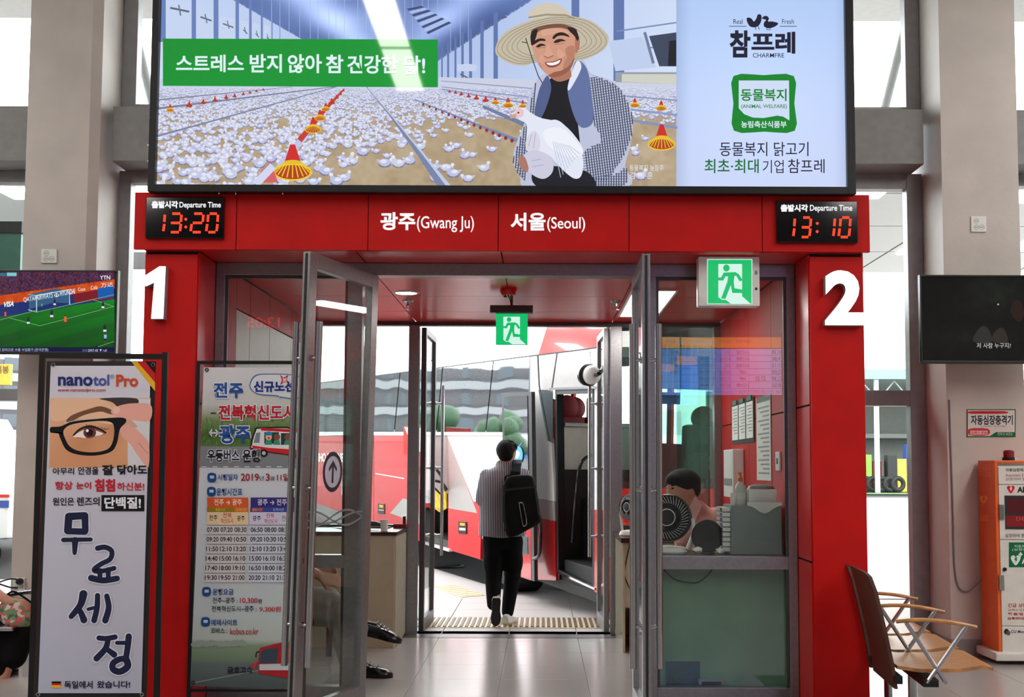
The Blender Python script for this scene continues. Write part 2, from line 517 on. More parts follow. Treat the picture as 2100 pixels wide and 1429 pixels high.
# ------------------------------------------------------------------ setting: floors
def struct(name, mb, mat, smooth=False, label=None):
    o = mb.build(name, mat, None, smooth); o['kind'] = 'structure'
    if label: o['label'] = label
    return o
fl = thing('floor', None, None, kind='structure')
MB().box(-12, 14, -9, YB + 0.02, -0.2, -0.012).build('subfloor', 'granite_dark', fl)
PT = 0.593
tile_me = MB().box(0.0015, PT - 0.0015, 0.0015, PT - 0.0015, -0.012, 0, bev=0.0008).mesh('tile'); tile_me.materials.append(MATS['granite'])
def tiles(parent, name, x0, x1, y0, y1, me, z=0.0, ox=-0.862, oy=7.57, P=PT):
    i0 = math.floor((x0 - ox) / P + 1e-6); j0 = math.floor((y0 - oy) / P + 1e-6)
    i1 = math.ceil((x1 - ox) / P - 1e-6); j1 = math.ceil((y1 - oy) / P - 1e-6)
    for i in range(i0, i1):
        for j in range(j0, j1):
            t = bpy.data.objects.new(name, me); COL.objects.link(t); t.parent = parent; t.location = (ox + i * P, oy + j * P, z)
tiles(fl, 'tile', -2.6, 1.75, 6.4, 10.0, tile_me)
tiles(fl, 'tile', 1.75, 4.7, 6.4, 10.0, tile_me)
tiles(fl, 'tile', -5.0, -2.65, 7.0, 10.0, tile_me)
MB().box(-12, 14, -9, 6.38, -0.012, 0).build('hall_flooring', 'granite', fl)
MB().box(XL, XR, YB - 0.175, YB + 0.05, -0.01, 0.002).build('threshold_strip', 'granite_dark', fl)

# outdoor pavement and road
pav = thing('pavement', None, None, kind='structure')
MB().box(-40, 40, YB + 0.04, 13.2, -0.2, -0.012).build('bedding', 'granite_dark', pav)
ptile = MB().box(0.003, PT - 0.003, 0.003, PT - 0.003, -0.012, 0, bev=0.001).mesh('paver'); ptile.materials.append(MATS['pavement'])
tiles(pav, 'paver', -2.3, 2.4, YB + 0.25, 13.1, ptile, oy=YB + 0.05 + 0.0)
MB().box(-40, -2.66, YB + 0.04, 13.2, -0.012, 0).box(2.7, 40, YB + 0.04, 13.2, -0.012, 0).build('paving_field', 'pavement', pav)

MB().prism([(-40, 13.14, -0.012), (2.7, 13.14, -0.012), (2.7, 13.3, -0.012), (0.66, 13.65, -0.012), (-0.71, 14.8, -0.012), (-1.75, 17.6, -0.012), (-2.6, 20.0, -0.012), (-40, 20.0, -0.012)], (0, 0, 0.0125)).build('paving_edge', 'pavement', pav)
# bus frame of reference: a gentle ramp up towards the rear of the bus
BAZ, BSL = math.radians(21.6), math.radians(2.4)
D = Vector((-math.sin(BAZ) * math.cos(BSL), math.cos(BAZ) * math.cos(BSL), math.sin(BSL)))   # to the rear
BN = Vector((-math.cos(BAZ), -math.sin(BAZ), 0))                                                 # out of its near side
BU = BN.cross(D).normalized()
if BU.z < 0: BU = -BU
BP0 = at(1098, 1193, 12.9)
BZG = BP0.z                                                                                   # skirt above the ground
BUSM = Matrix(((-D.x, -BN.x, BU.x, 0), (-D.y, -BN.y, BU.y, 0), (-D.z, -BN.z, BU.z, 0), (0, 0, 0, 1)))
BUSM = Matrix.Translation(BP0) @ BUSM
BPL = Plane(BP0, BN)
def bl(x, y, d=0.0):
    """photo spot -> (u towards the front, v up) on the near side of the bus, d inward of it"""
    q = BUSM.inverted() @ BPL.at(x, y, -d); return q.x, q.z
# road: the paving's plane continued, rising with the ramp
def ramp_z(X, Y):
    s = (Vector((X, Y, 0)) - Vector((BP0.x, BP0.y, 0))).dot(Vector((D.x, D.y, 0)).normalized())
    full = s * math.tan(BSL) * min(1.0, max(0.0, (4.0 - X) / 4.0)) - 0.012
    return -0.012 if s < 5 else (full if s > 7.5 else -0.012 + (full + 0.012) * (s - 5) / 2.5)
mb = MB(); nx, ny = 40, 40
gv = [[mb.bm.verts.new((-60 + 120 * i / nx, 13.2 + 70 * j / ny, ramp_z(-60 + 120 * i / nx, 13.2 + 70 * j / ny))) for j in range(ny + 1)] for i in range(nx + 1)]
for i in range(nx):
    for j in range(ny): mb.bm.faces.new((gv[i][j], gv[i + 1][j], gv[i + 1][j + 1], gv[i][j + 1]))
struct('road', mb, 'asphalt', True)
# lit concrete apron in front of the far buildings on the right
mb = MB()
for (a, b_) in ((13.25, 60),):
    mb.quad((3.2, a, 0.004), (60, a, 0.004), (60, b_, 0.004), (14, b_, 0.004))
struct('pavement_apron', mb, 'pavement')
# tactile strip by the outer doors and the blister block beyond
ts = thing('tactile_strip', 'cream and brown ribbed warning strip across the pavement outside the doors', 'tactile paving', (0, YB + 0.6, 0))
ya, yb = at(1045, 1287, 1).y, 0
def gy(y): # depth of a floor spot seen on photo row y
    d = CAMROT @ Vector((0, -(y - PPY) / FPX, -1.0)); return -1.45 / d.z * d.y
Y0, Y1 = gy(1288), gy(1268)
MB().box(-1.35, 1.45, Y0, Y1, 0, 0.006).build('strip_base', 'tactile_cream', ts)
rib = MB().box(-0.014, 0.014, Y0 + 0.03, Y1 - 0.03, 0.006, 0.013, bev=0.002).mesh('rib'); rib.materials.append(MATS['tactile_brown'])
rib.transform(MW[ts.name].inverted())
k = -1.32
while k < 1.44:
    o = bpy.data.objects.new('ridge', rib); COL.objects.link(o); o.parent = ts; o.location = (k, 0, 0); k += 0.05
gp = Plane((0, 0, 0.001), (0, 0, 1))
cs = [gp.at(*p) for p in ((884, 1204), (930, 1200), (994, 1221), (948, 1225))]
tb = thing('tactile_block', 'cream blister warning block set in the pavement left of the walking man', 'tactile paving', tuple(sum(cs, Vector()) / 4))
MB().prism([c + Vector((0, 0, 0.0)) for c in cs], (0, 0, 0.005)).build('block_base', 'tactile_cream', tb)
mb = MB()
for i in range(10):
    for j in range(7):
        u, v = (i + 0.5) / 10, (j + 0.5) / 7
        p = cs[0].lerp(cs[1], u).lerp(cs[3].lerp(cs[2], u), v)
        mb.lathe([(0.028, 0.005), (0.018, 0.013), (0.001, 0.0135)], p, seg=8)
mb.build('blisters', 'tactile_cream', tb, True)['kind'] = 'stuff'
# drain grate in the road
dc = gp.at(905, 1160)
dr = thing('drain_cover', 'dark round drain cover in the road edge under the open luggage bay', 'drain cover', (dc.x, dc.y, 0.0))
mb = MB().lathe([(0.34, 0), (0.34, 0.012), (0.3, 0.015), (0.0, 0.015)], dc, seg=24)
for i in range(-4, 5):
    h = math.sqrt(0.28 ** 2 - (i * 0.06) ** 2)
    mb.box(dc.x - h, dc.x + h, dc.y + i * 0.06 - 0.014, dc.y + i * 0.06 + 0.014, 0.015, 0.026)
mb.build('cover_plate', 'bus_dark', dr)

# ------------------------------------------------------------------ setting: hall shell behind and around the viewer
struct('ceiling', MB().box(-12, 14, -9, YW + 0.5, 6.3, 6.5), 'hall_ceiling')
struct('wall_left', MB().box(-12.2, -12, -9, YW + 0.2, 0, 6.3), 'hall_wall')
struct('wall_right', MB().box(14, 14.2, -9, YW + 0.2, 0, 6.3), 'hall_wall')
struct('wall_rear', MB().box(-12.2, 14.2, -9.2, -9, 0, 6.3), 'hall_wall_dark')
# ceiling light rows running towards the gate; unmirrored ones are unseen, added as fill
for ri, (X, ys, g) in enumerate(((-1.68, (-0.95, 0.6, 2.15, 3.7, 5.25), 'a'), (-7.2, (-7, -4, -1, 2, 5), 'b'), (5.6, (-7, -4, -1, 2, 5), 'c'), (10.5, (-6, -2, 2, 6), 'd'))):
    for y in ys:
        c = thing('ceiling_light', 'long white ceiling light in the hall roof, ' + ('row mirrored in the big screen', 'unseen row added for fill, left side', 'unseen row added for fill, right side', 'unseen row added for fill, outermost right')[ri], 'ceiling light', (X, y, 6.3), group=('ceiling lights mirrored in the screen', 'unseen fill lights added in a left row', 'unseen fill lights added in a right row', 'unseen fill lights added in an outer right row')[ri])
        L_ = 1.5 if ri == 0 else 2.4
        hw = 0.19 if ri == 0 else 0.42
        MB().box(X - hw, X + hw, y, y + L_, 6.25, 6.3).build('housing', 'white_plastic', c)
        MB().box(X - hw + 0.025, X + hw - 0.025, y + 0.03, y + L_ - 0.03, 6.242, 6.2499).build('diffuser', 'white_lamp', c)
MATS['white_lamp'].node_tree.nodes['Principled BSDF'].inputs['Emission Strength'].default_value = LAMP_POWER

# hall pillars
def pillar(name, x0, x1, ch):
    m = MB(); c = 0.07
    pts = [(x0, YW + 0.35), (x0, YP + 0.0), (x1, YP), (x1, YW + 0.35)]
    if ch == 'r': pts = [(x0, YW + 0.35), (x0, YP), (x1 - c, YP), (x1, YP + 0.05), (x1, YW + 0.35)]
    if ch == 'l': pts = [(x0, YW + 0.35), (x0, YP), (x1, YP), (x1, YW + 0.35)]
    m.prism([(p[0], p[1], 0) for p in pts], (0, 0, 6.3))
    o = struct(name, m, 'pillar_paint')
    return o
PLX = (ax(54, YP, 300), ax(200, YP, 300)); PRX = (ax(1930, YP, 300), ax(2087, YP, 300))
pl = pillar('pillar_left', PLX[0], PLX[1], 'r')
prr = pillar('pillar_right', PRX[0], PRX[1], 'l')
MB().box(PRX[0] - 0.004, PRX[1] + 0.004, YP - 0.006, YW + 0.3, 0, 0.13).build('skirting', 'grey_frame', prr)
MB().box(PLX[0] - 0.004, PLX[1] + 0.004, YP - 0.006, YW + 0.3, 0, 0.13).build('skirting', 'grey_frame', pl)
# spandrel beams between the pillars
bz0, bz1 = az(333, 9.4), az(221, 9.4)
def spandrel(name, x0, x1):
    m = MB(); m.box(x0, x1, 9.4, YW + 0.25, bz0, bz1, bev=0.004); struct(name, m, 'grey_beam')
spandrel('beam_left', -12, PLX[0] + 0.01)
spandrel('beam_middle', PLX[1] + 0.06, PRX[0] - 0.09)
spandrel('beam_right', PRX[1] - 0.01, 14)

# windows: frames with panes
def window(name, x0, x1, z0, z1, rails=(), mulls=(), y=YW, w=0.09, mat='grey_frame', pane='glass_clear', d=0.12):
    t = thing(name, None, None, (x0, y, z0), kind='structure')
    xs = [x0] + list(mulls) + [x1]; zs = [z0] + list(rails) + [z1]
    m = MB()
    m.box(x0, x0 + w, y, y + d, z0, z1, bev=0.003); m.box(x1 - w, x1, y, y + d, z0, z1, bev=0.003)
    m.box(x0 + w, x1 - w, y, y + d, z1 - w, z1, bev=0.003); m.box(x0 + w, x1 - w, y, y + d, z0, z0 + w, bev=0.003)
    for u in mulls: m.box(u - w / 2, u + w / 2, y, y + d, z0 + w, z1 - w, bev=0.003)
    for v in rails: m.box(x0 + w, x1 - w, y + 0.003, y + d - 0.003, v - w / 2, v + w / 2, bev=0.003)
    m.build('window_frame', mat, t)
    for i in range(len(xs) - 1):
        for j in range(len(zs) - 1):
            a0 = xs[i] + (w if i == 0 else w / 2) - 0.004; a1 = xs[i + 1] - (w if i == len(xs) - 2 else w / 2) + 0.004
            c0 = zs[j] + (w if j == 0 else w / 2) - 0.004; c1 = zs[j + 1] - (w if j == len(zs) - 2 else w / 2) + 0.004
            MB().box(a0, a1, y + d * 0.45, y + d * 0.55, c0, c1).build('pane', pane, t)
    return t
railz = az(813, YW)
window('window_1', PLX[1] + 0.01, CLO - 0.02, 0, bz0, rails=(railz,), w=0.1)
window('window_2', CRO + 0.02, PRX[0] - 0.005, 0, bz0, rails=(railz,), w=0.13)
window('window_3', PRX[1], 8.0, 0, bz0, rails=(railz,), mulls=(5.5,), w=0.1)
window('window_4', -9.0, PLX[0], 0, bz0, rails=(railz,), mulls=(-6.5,), w=0.1)
window('window_5', PLX[1] + 0.01, PRX[0] - 0.005, bz1, 6.3, mulls=(-1.2, 0.9), w=0.12)
window('window_6', -9.0, PLX[0], bz1, 6.3, mulls=(-6.5,), w=0.1)
window('window_7', PRX[1], 8.0, bz1, 6.3, mulls=(5.5,), w=0.1)
struct('wall_front_left', MB().box(-12, -9, YW, YW + 0.2, 0, 6.3), 'hall_wall')
struct('wall_front_right', MB().box(8, 14, YW, YW + 0.2, 0, 6.3), 'hall_wall')
# ------------------------------------------------------------------ the red gate
HZ0, HZ1 = ZC, az(397, YH)
HX0, HX1 = ax(275, YH, 450), ax(1784, YH, 450)
struct('wall_above_gate', MB().box(CLO - 0.02, CRO + 0.02, YW, YW + 0.1, 3.05, bz0), 'hall_wall')
gate = thing('boarding_gate', 'red metal panelled boarding gate with a wide header and two thick columns around glass doors', 'gate', (0, YH, 0))
g = 0.0022
MB().box(HX0 + 0.01, HX1 - 0.01, YH + 0.03, YB - 0.05, HZ0 + 0.025, HZ1 - 0.01).build('header_core', 'dark_gap', gate)
for i, (a, b_) in enumerate(zip((275, 485, 755, 1022, 1290, 1563), (485, 755, 1022, 1290, 1563, 1784))):
    a, b_ = ax(a, YH, 450), ax(b_, YH, 450)
    MB().box(a + g, b_ - g, YH, YH + 0.03, HZ0, HZ1, bev=0.0015).build('header_panel', 'red_panel', gate)
MB().box(HX0, HX1, YH + 0.03, YB, HZ1 - 0.01, HZ1).build('roof_sheet', 'red_panel', gate)
for sx in (-1, 1):
    xi, xo = (CLI, CLO) if sx < 0 else (CRI, CRO)
    a, b_ = min(xi, xo), max(xi, xo)
    MB().box(a + 0.006, b_ - 0.006, YC + 0.02, YD + 0.1, 0, HZ0 + 0.03).build('column_core', 'dark_gap', gate)
    MB().box(a, b_, YC, YC + 0.02, 0.0, HZ0 - 0.02, bev=0.0015).build('column_panel', 'red_panel', gate)
    for z0, z1 in ((0, 0.9), (0.9, 1.83), (1.83, ZC)):
        x = xi
        MB().box(x - 0.006, x + 0.006, YC + 0.024, YD + 0.0, z0 + 0.006, z1 - 0.006, bev=0.001).build('column_side_panel', 'red_gloss', gate)
    # outer side wall of the gate
    MB().box(xo - 0.006, xo + 0.006, YC + 0.024, YW - 0.005, 0.0, HZ0 + 0.02, bev=0.001).build('outer_side_panel', 'red_panel', gate)
# soffit and inner ceiling panels
JX = [CLI - 0.3, -1.11, -0.24, 0.63, CRI + 0.3]
for a, b_ in zip(JX, JX[1:]):
    MB().box(a + 0.004, b_ - 0.004, YH + 0.034, YD + 0.02, ZC, ZC + 0.02, bev=0.001).build('soffit_panel', 'red_gloss', gate)
JY = [YD + 0.026, 7.9, 8.77, 9.64, YB + 0.05]
for a, b_ in zip([XL] + JX[1:-1], JX[1:-1] + [XR]):
    for c, d in zip(JY, JY[1:]):
        MB().box(a + 0.003, b_ - 0.003, c + 0.003, d - 0.003, ZC, ZC + 0.02, bev=0.001).build('ceiling_panel', 'red_gloss', gate)
# passage side walls: red panels on the right; red then pale panels on the left
MB().box(XR + 0.016, XR + 0.05, YD + 0.1, YB + 0.05, 0, ZC).build('wall_core', 'dark_gap', gate)
MB().box(XL - 0.05, XL - 0.016, YD + 0.1, YB + 0.05, 0, ZC).build('wall_core', 'dark_gap', gate)
WY = [YD + 0.1, 8.05, 8.93, 9.8, YB + 0.05]
for c, d in zip(WY, WY[1:]):
    for z0, z1 in ((0, 0.9), (0.9, 1.82), (1.82, ZC)):
        MB().box(XR, XR + 0.016, c + 0.004, d - 0.004, z0 + 0.005, z1 - 0.005, bev=0.001).build('wall_panel', 'red_panel', gate)
MB().box(XL - 0.016, XL, YD + 0.1, 7.78, 0.0, ZC - 0.01, bev=0.001).build('wall_panel', 'red_panel', gate)
for c, d in ((7.79, 8.15), (8.16, 8.75), (8.76, 9.5), (9.51, YB)):
    MB().box(XL - 0.016, XL, c, d, 0.0, 2.5, bev=0.001).build('pale_wall_panel', 'offwhite', gate)
    MB().box(XL - 0.016, XL, c, d, 2.51, ZC - 0.01, bev=0.001).build('wall_panel', 'red_panel', gate)

# header lettering (raised a hair off the panels)
hp = FY(YH)
def sign_text(parent, name, plane, items, mat='print', off=0.001):
    k = Ink(plane, off)
    for it in items: k.text(*it[:3], **(it[3] if len(it) > 3 else {}))
    return k.build(name, parent, mat)
WH = (250, 250, 252)
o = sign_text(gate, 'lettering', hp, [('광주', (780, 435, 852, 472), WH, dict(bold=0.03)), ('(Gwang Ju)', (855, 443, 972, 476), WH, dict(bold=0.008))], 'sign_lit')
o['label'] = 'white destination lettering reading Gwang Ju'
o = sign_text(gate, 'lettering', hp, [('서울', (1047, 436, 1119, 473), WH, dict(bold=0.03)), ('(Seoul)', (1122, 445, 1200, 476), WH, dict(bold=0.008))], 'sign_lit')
o['label'] = 'white destination lettering reading Seoul'

# gate numerals: thick lit plastic figures
def numeral(ch, box, label):
    V, F, a, b_, c, d = glyphs(ch, 0.045)
    if ch == '1':
        V = [(19, 108), (44, 108), (46, 0), (33, 0), (0, 22), (6, 42), (23, 34)]
        V = [(x, 108 - y) for x, y in V]; F = [tuple(t) for t in tessellate_polygon([[Vector((x, y, 0)) for x, y in V]])]
        a, b_, c, d = 0, 46, 0, 108
    P = FY(YC)
    t = thing('gate_numeral', label, 'number sign', tuple(P.at((box[0] + box[2]) / 2, box[3])))
    x0, x1 = P.at(box[0], box[1]).x, P.at(box[2], box[1]).x
    z1, z0 = P.at(box[0], box[1]).z, P.at(box[0], box[3]).z
    bm = bmesh.new()
    vs = [bm.verts.new((x0 + (x - a) / (b_ - a) * (x1 - x0), YC - 0.055, z0 + (y - c) / (d - c) * (z1 - z0))) for x, y in V]
    for f in F:
        try: bm.faces.new([vs[i] for i in f])
        except ValueError: pass
    bmesh.ops.remove_doubles(bm, verts=bm.verts, dist=0.0002)
    bmesh.ops.recalc_face_normals(bm, faces=bm.faces)
    face = bm.copy()
    me = bpy.data.meshes.new('numeral_face'); face.to_mesh(me); face.free()
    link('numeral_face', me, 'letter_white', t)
    be = [e for e in bm.edges if e.is_boundary]
    r = bmesh.ops.extrude_edge_only(bm, edges=be)
    nv = [v for v in r['geom'] if isinstance(v, bmesh.types.BMVert)]
    for v in nv: v.co.y = YC - 0.001
    bmesh.ops.delete(bm, geom=[f for f in bm.faces if abs(f.normal.y) > 0.9], context='FACES')
    me = bpy.data.meshes.new('numeral_side'); bm.to_mesh(me); bm.free()
    link('numeral_side', me, 'grey_plastic', t)
numeral('1', (300, 549, 346, 656), 'raised white numeral 1 on the left gate column')
numeral('2', (1686, 557, 1764, 669), 'raised white numeral 2 on the right gate column')

# departure clocks
SEG = {'0': 'abcdef', '1': 'bc', '2': 'abged', '3': 'abgcd', '5': 'afgcd'}
def led_digits(k, s, x0, x1, y0, y1, col, slope=0.0):
    """s: list of (char, left, width) in photo px"""
    h = y1 - y0
    def dots(xa, ya, xb, yb, off):
        n = 8
        dx, dy = xb - xa, yb - ya; l = math.hypot(dx, dy); nx, ny = -dy / l, dx / l
        for r in (-1, 1):
            for i in range(n):
                t = (i + 0.5) / n
                cx, cy = xa + dx * t + nx * r * 1.3, ya + dy * t + ny * r * 1.3
                k.poly([(cx - 1.05, cy - 1.05), (cx + 1.05, cy - 1.05), (cx + 1.05, cy + 1.05), (cx - 1.05, cy + 1.05)], col, 0.0016)
    for ch, l, w in s:
        r = l + w; m = (y0 + y1) / 2; q = 2.5
        if ch == ':':
            for yy in (y0 + h * 0.3, y0 + h * 0.72):
                k.poly([(l, yy - 3.4), (l + 3.4, yy), (l, yy + 3.4), (l - 3.4, yy)], col, 0.0016)
            continue
        P = {'a': (l + q + 3, y0, r - q, y0), 'b': (r, y0 + q, r - 1, m - q), 'c': (r - 1, m + q, r - 3, y1 - q), 'd': (l + q, y1, r - q - 3, y1),
             'e': (l - 0, m + q, l - 2, y1 - q), 'f': (l + 2, y0 + q, l + 1, m - q), 'g': (l + q, m, r - q, m)}
        for sg in SEG[ch]: dots(*P[sg], 0)
def clock(label, box, tbox, tbox2, digits, dy):
    c = FY(YH).at((box[0] + box[2]) / 2, box[3])
    t = thing('departure_clock', label, 'clock display', tuple(c))
    P = FY(YH - 0.025)
    x0, x1 = P.at(box[0], box[1]).x, P.at(box[2], box[1]).x; z1, z0 = P.at(box[0], box[1]).z, P.at(box[0], box[3]).z
    MB().box(x0, x1, YH - 0.025, YH - 0.0005, z0, z1, bev=0.003).build('housing', 'black_gloss', t)
    sign_text(t, 'heading', P, [('출발시각', tbox, WH, dict(bold=0.045)), ('Departure Time', tbox2, WH, dict(bold=0.018))], 'sign_lit', 0.001)
    for dg_ in digits:
        k = Ink(P, 0.001)
        led_digits(k, [dg_], 0, 0, dy[0], dy[1], (255, 44, 16))
        k.build('led_digit', t, 'led')
clock('black departure clock reading 13:20 at the left end of the red header', (300, 404, 460, 488), (311, 412, 365, 427), (368, 414, 453, 429),
      [('1', 324, 14), ('3', 348, 24), (':', 381, 0), ('2', 393, 24), ('0', 425, 22)], (438, 476))
clock('black departure clock reading 13:10 at the right end of the red header', (1592, 412, 1758, 497), (1601, 419, 1657, 434), (1661, 420, 1748, 436),
      [('1', 1616, 14), ('3', 1642, 21), (':', 1676, 0), ('1', 1700, 12), ('0', 1722, 22)], (446, 486))

# ------------------------------------------------------------------ front door frame with sidelights
ZT = 2.66
DXL, DXR = ax(742, YD, 700), ax(1300, YD, 700)        # the opening
df = thing('door_frame', 'grey aluminium door frame with glazed sidelights inside the red gate', 'door frame', (0, YD, 0))
MB().box(CLI + 0.008, CRI - 0.008, YD, YD + 0.1, ZT, ZC - 0.001, bev=0.003).build('head_rail', 'alu', df)
lj = (ax(712, YD, 700), DXL); rj = (DXR, ax(1346, YD, 700))
for a, b_ in ((CLI + 0.008, ax(462, YD, 560)), lj, rj, (ax(1612, YD, 560), CRI - 0.008)):
    MB().box(a, b_, YD, YD + 0.1, 0, ZT, bev=0.003).build('jamb', 'alu', df)
zs0, zs1 = az(1168, YD, 1480), az(1141, YD, 1480)
for a, b_, side in ((ax(462, YD, 560), lj[0], 0), (rj[1], ax(1612, YD, 560), 1)):
    MB().box(a, b_, YD + 0.01, YD + 0.09, zs0, zs1, bev=0.003).build('transom', 'alu', df)
    MB().box(a, b_, YD + 0.01, YD + 0.09, 0, 0.1, bev=0.003).build('bottom_rail', 'alu', df)
    MB().box(a - 0.002, b_ + 0.002, YD + 0.04, YD + 0.048, zs1 - 0.004, ZT + 0.004).build('pane', 'glass', df)
    MB().box(a - 0.002, b_ + 0.002, YD + 0.04, YD + 0.048, 0.096, zs0 + 0.004).build('pane', 'glass', df)
    MB().box(a, b_, YD + 0.012, YD + 0.03, ZT - 0.02, ZT).box(a, a + 0.018, YD + 0.012, YD + 0.03, 0.1, ZT - 0.02).box(b_ - 0.018, b_, YD + 0.012, YD + 0.03, 0.1, ZT - 0.02).build('glazing_bead', 'alu_dark', df)

def door_leaf(name, label, hinge, end, lean=0.0, arrow=None, zb=0.012, zt=ZT - 0.008, th=0.045, sw=0.085, arrow_decal=False, handles=True, hz=(0.35, 2.26), mat='alu', so=0.05, dark=True, pole='steel', pr_=0.019, hr='both'):
    """leaf in its own frame: local x from hinge to free edge, local y its thickness"""
    hx, hy = hinge; ex, ey = end
    W = math.hypot(ex - hx, ey - hy); a = math.atan2(ey - hy, ex - hx)
    t = thing(name, label, 'door', (hx, hy, 0))
    M = Matrix.Translation((hx, hy, 0)) @ Matrix.Shear('XY', 4, (0, 0)) @ Matrix.Rotation(a, 4, 'Z')
    if lean: # the whole leaf hangs slightly out of plumb
        M = Matrix.Translation((hx, hy, 0)) @ Matrix.Rotation(lean, 4, 'Y') @ Matrix.Rotation(a, 4, 'Z')
        t.rotation_mode = 'QUATERNION'
    t.matrix_world = M
    t.rotation_mode = 'XYZ'; t.location = M.to_translation(); t.rotation_euler = M.to_euler()
    MW[t.name] = M
    L_ = dict(parent=t, world=False)
    h = th / 2
    MB().box(0, sw, -h, h, zb, zt, bev=0.003).build('stile', mat, **L_)
    MB().box(W - sw, W, -h, h, zb, zt, bev=0.003).build('stile', mat, **L_)
    MB().box(sw, W - sw, -h, h, zt - sw, zt, bev=0.003).build('top_rail', mat, **L_)
    MB().box(sw, W - sw, -h, h, zb, zb + 0.11, bev=0.003).build('bottom_rail', mat, **L_)
    MB().box(sw - 0.004, W - sw + 0.004, -0.004, 0.004, zb + 0.1, zt - sw + 0.004).build('pane', 'glass', **L_)
    MB().box(W, W + 0.004, -0.007, 0.007, zb + 0.01, zt - 0.01).build('brush_seal', 'rubber', **L_)
    MB().box(W - sw * 0.5 - 0.004, W - sw * 0.5 + 0.004, -h - 0.001, h + 0.001, zb + 0.9, zb + 0.93).build('lock', 'chrome', **L_)
    if handles:
        for s in ((-1, 1) if hr == 'both' else (hr,)):
            m = MB(); x = W - sw * 0.5
            m.cyl((x, s * (h + so), hz[0]), (x, s * (h + so), hz[1]), pr_, seg=16)
            hd = m.build('handle', pole, t, True, world=False)
            for q in (0.119, 0.513, 0.893):
                z = hz[0] + (hz[1] - hz[0]) * q
                b = MB().cyl((x, s * h, z), (x, s * (h + so - 0.01), z), 0.011, seg=10).cyl((x, s * h, z), (x, s * (h + 0.012), z), 0.018, seg=12).build('bracket', 'chrome', None, True, world=False)
                b.parent = hd
    if arrow_decal:
        # round arrow sticker and frosted wave bands, on the face towards the middle of the opening
        s = arrow_decal
        cz, cx = 1.42, 0.56 * W
        def disc(r0, r1, y, mt, nm, n=40):
            m = MB()
            for i in range(n):
                a0, a1 = 2 * PI * i / n, 2 * PI * (i + 1) / n
                m.quad((cx + r0 * math.cos(a0), y, cz + r0 * math.sin(a0)), (cx + r1 * math.cos(a0), y, cz + r1 * math.sin(a0)), (cx + r1 * math.cos(a1), y, cz + r1 * math.sin(a1)), (cx + r0 * math.cos(a1), y, cz + r0 * math.sin(a1))) if r0 > 0 else m.quad((cx, y, cz), (cx + r1 * math.cos(a0), y, cz + r1 * math.sin(a0)), (cx + r1 * math.cos(a1), y, cz + r1 * math.sin(a1)))
            return m.build(nm, mt, **L_)
        st = disc(0, 0.118, s * 0.0046, 'navy_ink', 'arrow_sticker')
        MATS_white = 'white_plastic'
        d = disc(0.0, 0.092, s * 0.0050, 'pale_ink', 'sticker_disc'); d.parent = st
        m = MB(); y = s * 0.0054
        m.quad((cx - 0.011, y, cz - 0.065), (cx + 0.011, y, cz - 0.065), (cx + 0.011, y, cz + 0.05), (cx - 0.011, y, cz + 0.05))
        for q in (-1, 1):
            m.quad((cx, y + s * 0.0001, cz + 0.068), (cx, y + s * 0.0001, cz + 0.04), (cx + q * 0.045, y + s * 0.0001, cz + 0.0), (cx + q * 0.05, y + s * 0.0001, cz + 0.02))
        d = m.build('arrow', 'navy_ink', **L_); d.parent = st
        m = MB()
        for ph, amp in ((0, 0.045), (PI, 0.045), (1.2, 0.03)):
            pts = [(sw + (W - 2 * sw) * i / 24, cz - 0.27 + amp * math.sin(ph + i / 24 * 5.2)) for i in range(25)]
            for (xa, za), (xb, zb_) in zip(pts, pts[1:]):
                m.quad((xa, s * 0.0048, za - 0.006), (xb, s * 0.0048, zb_ - 0.006), (xb, s * 0.0048, zb_ + 0.006), (xa, s * 0.0048, za + 0.006))
        m.build('frosted_wave', 'grey_plastic', **L_)
    return t
pr('navy_ink', (34, 28, 56), 0.5, var=0.02); pr('pale_ink', (196, 190, 204), 0.5, var=0.02)
LH = (ax(748, YD, 600), YD - 0.0); LE = (ax(612, 6.5, 511), 6.5)
LH = (ax(756, YD, 566), YD - 0.02)
door_leaf('glass_door', 'open grey framed glass door with a round arrow sticker, by the bus timetable banner', LH, LE, lean=0.018, arrow_decal=1)
RH = (ax(1302, YD, 566), YD - 0.02); RE = (ax(1325, 6.5, 511), 6.5)
door_leaf('glass_door', 'open grey framed glass door seen edge on, beside the sidelight with the booth behind it', RH, RE)

# ------------------------------------------------------------------ outer door frame and doors
bf = thing('outer_door_frame', 'grey framed glazed screen at the far end of the red passage', 'door frame', (0, YB, 0))
ZB = az(668, YB)
MB().box(XL, XR, YB, YB + 0.1, ZB, ZC - 0.001, bev=0.003).build('head_rail', 'alu_dark', bf)
BL0, BL1 = ax(836, YB, 900), ax(858, YB, 900)
BR0, BR1 = ax(1252, YB, 900), ax(1276, YB, 900)
for a, b_ in ((XL + 0.0, XL + 0.06), (BL0, BL1), (BR0, BR1), (XR - 0.06, XR)):
    MB().box(a, b_, YB, YB + 0.1, 0, ZB, bev=0.003).build('jamb', 'alu', bf)
zk = 0.9
for a, b_ in ((XL + 0.06, BL0), (BR1, XR - 0.06)):
    MB().box(a, b_, YB + 0.01, YB + 0.09, zk, zk + 0.05).build('transom', 'alu_dark', bf)
    MB().box(a, b_, YB + 0.04, YB + 0.048, zk + 0.04, ZB).build('pane', 'glass_clear', bf)
    MB().box(a, b_, YB + 0.03, YB + 0.06, 0, zk).build('kick_panel', 'beige_laminate', bf)
o = door_leaf('outer_glass_door', 'outer glass door swung open, dark stile by the left counter', (BL1 + 0.03, YB + 0.1), (BL1 + 0.05, YB + 0.88), zt=ZB - 0.005, hz=(0.62, 2.23), sw=0.06, mat='alu_dark', so=0.07, pr_=0.016)
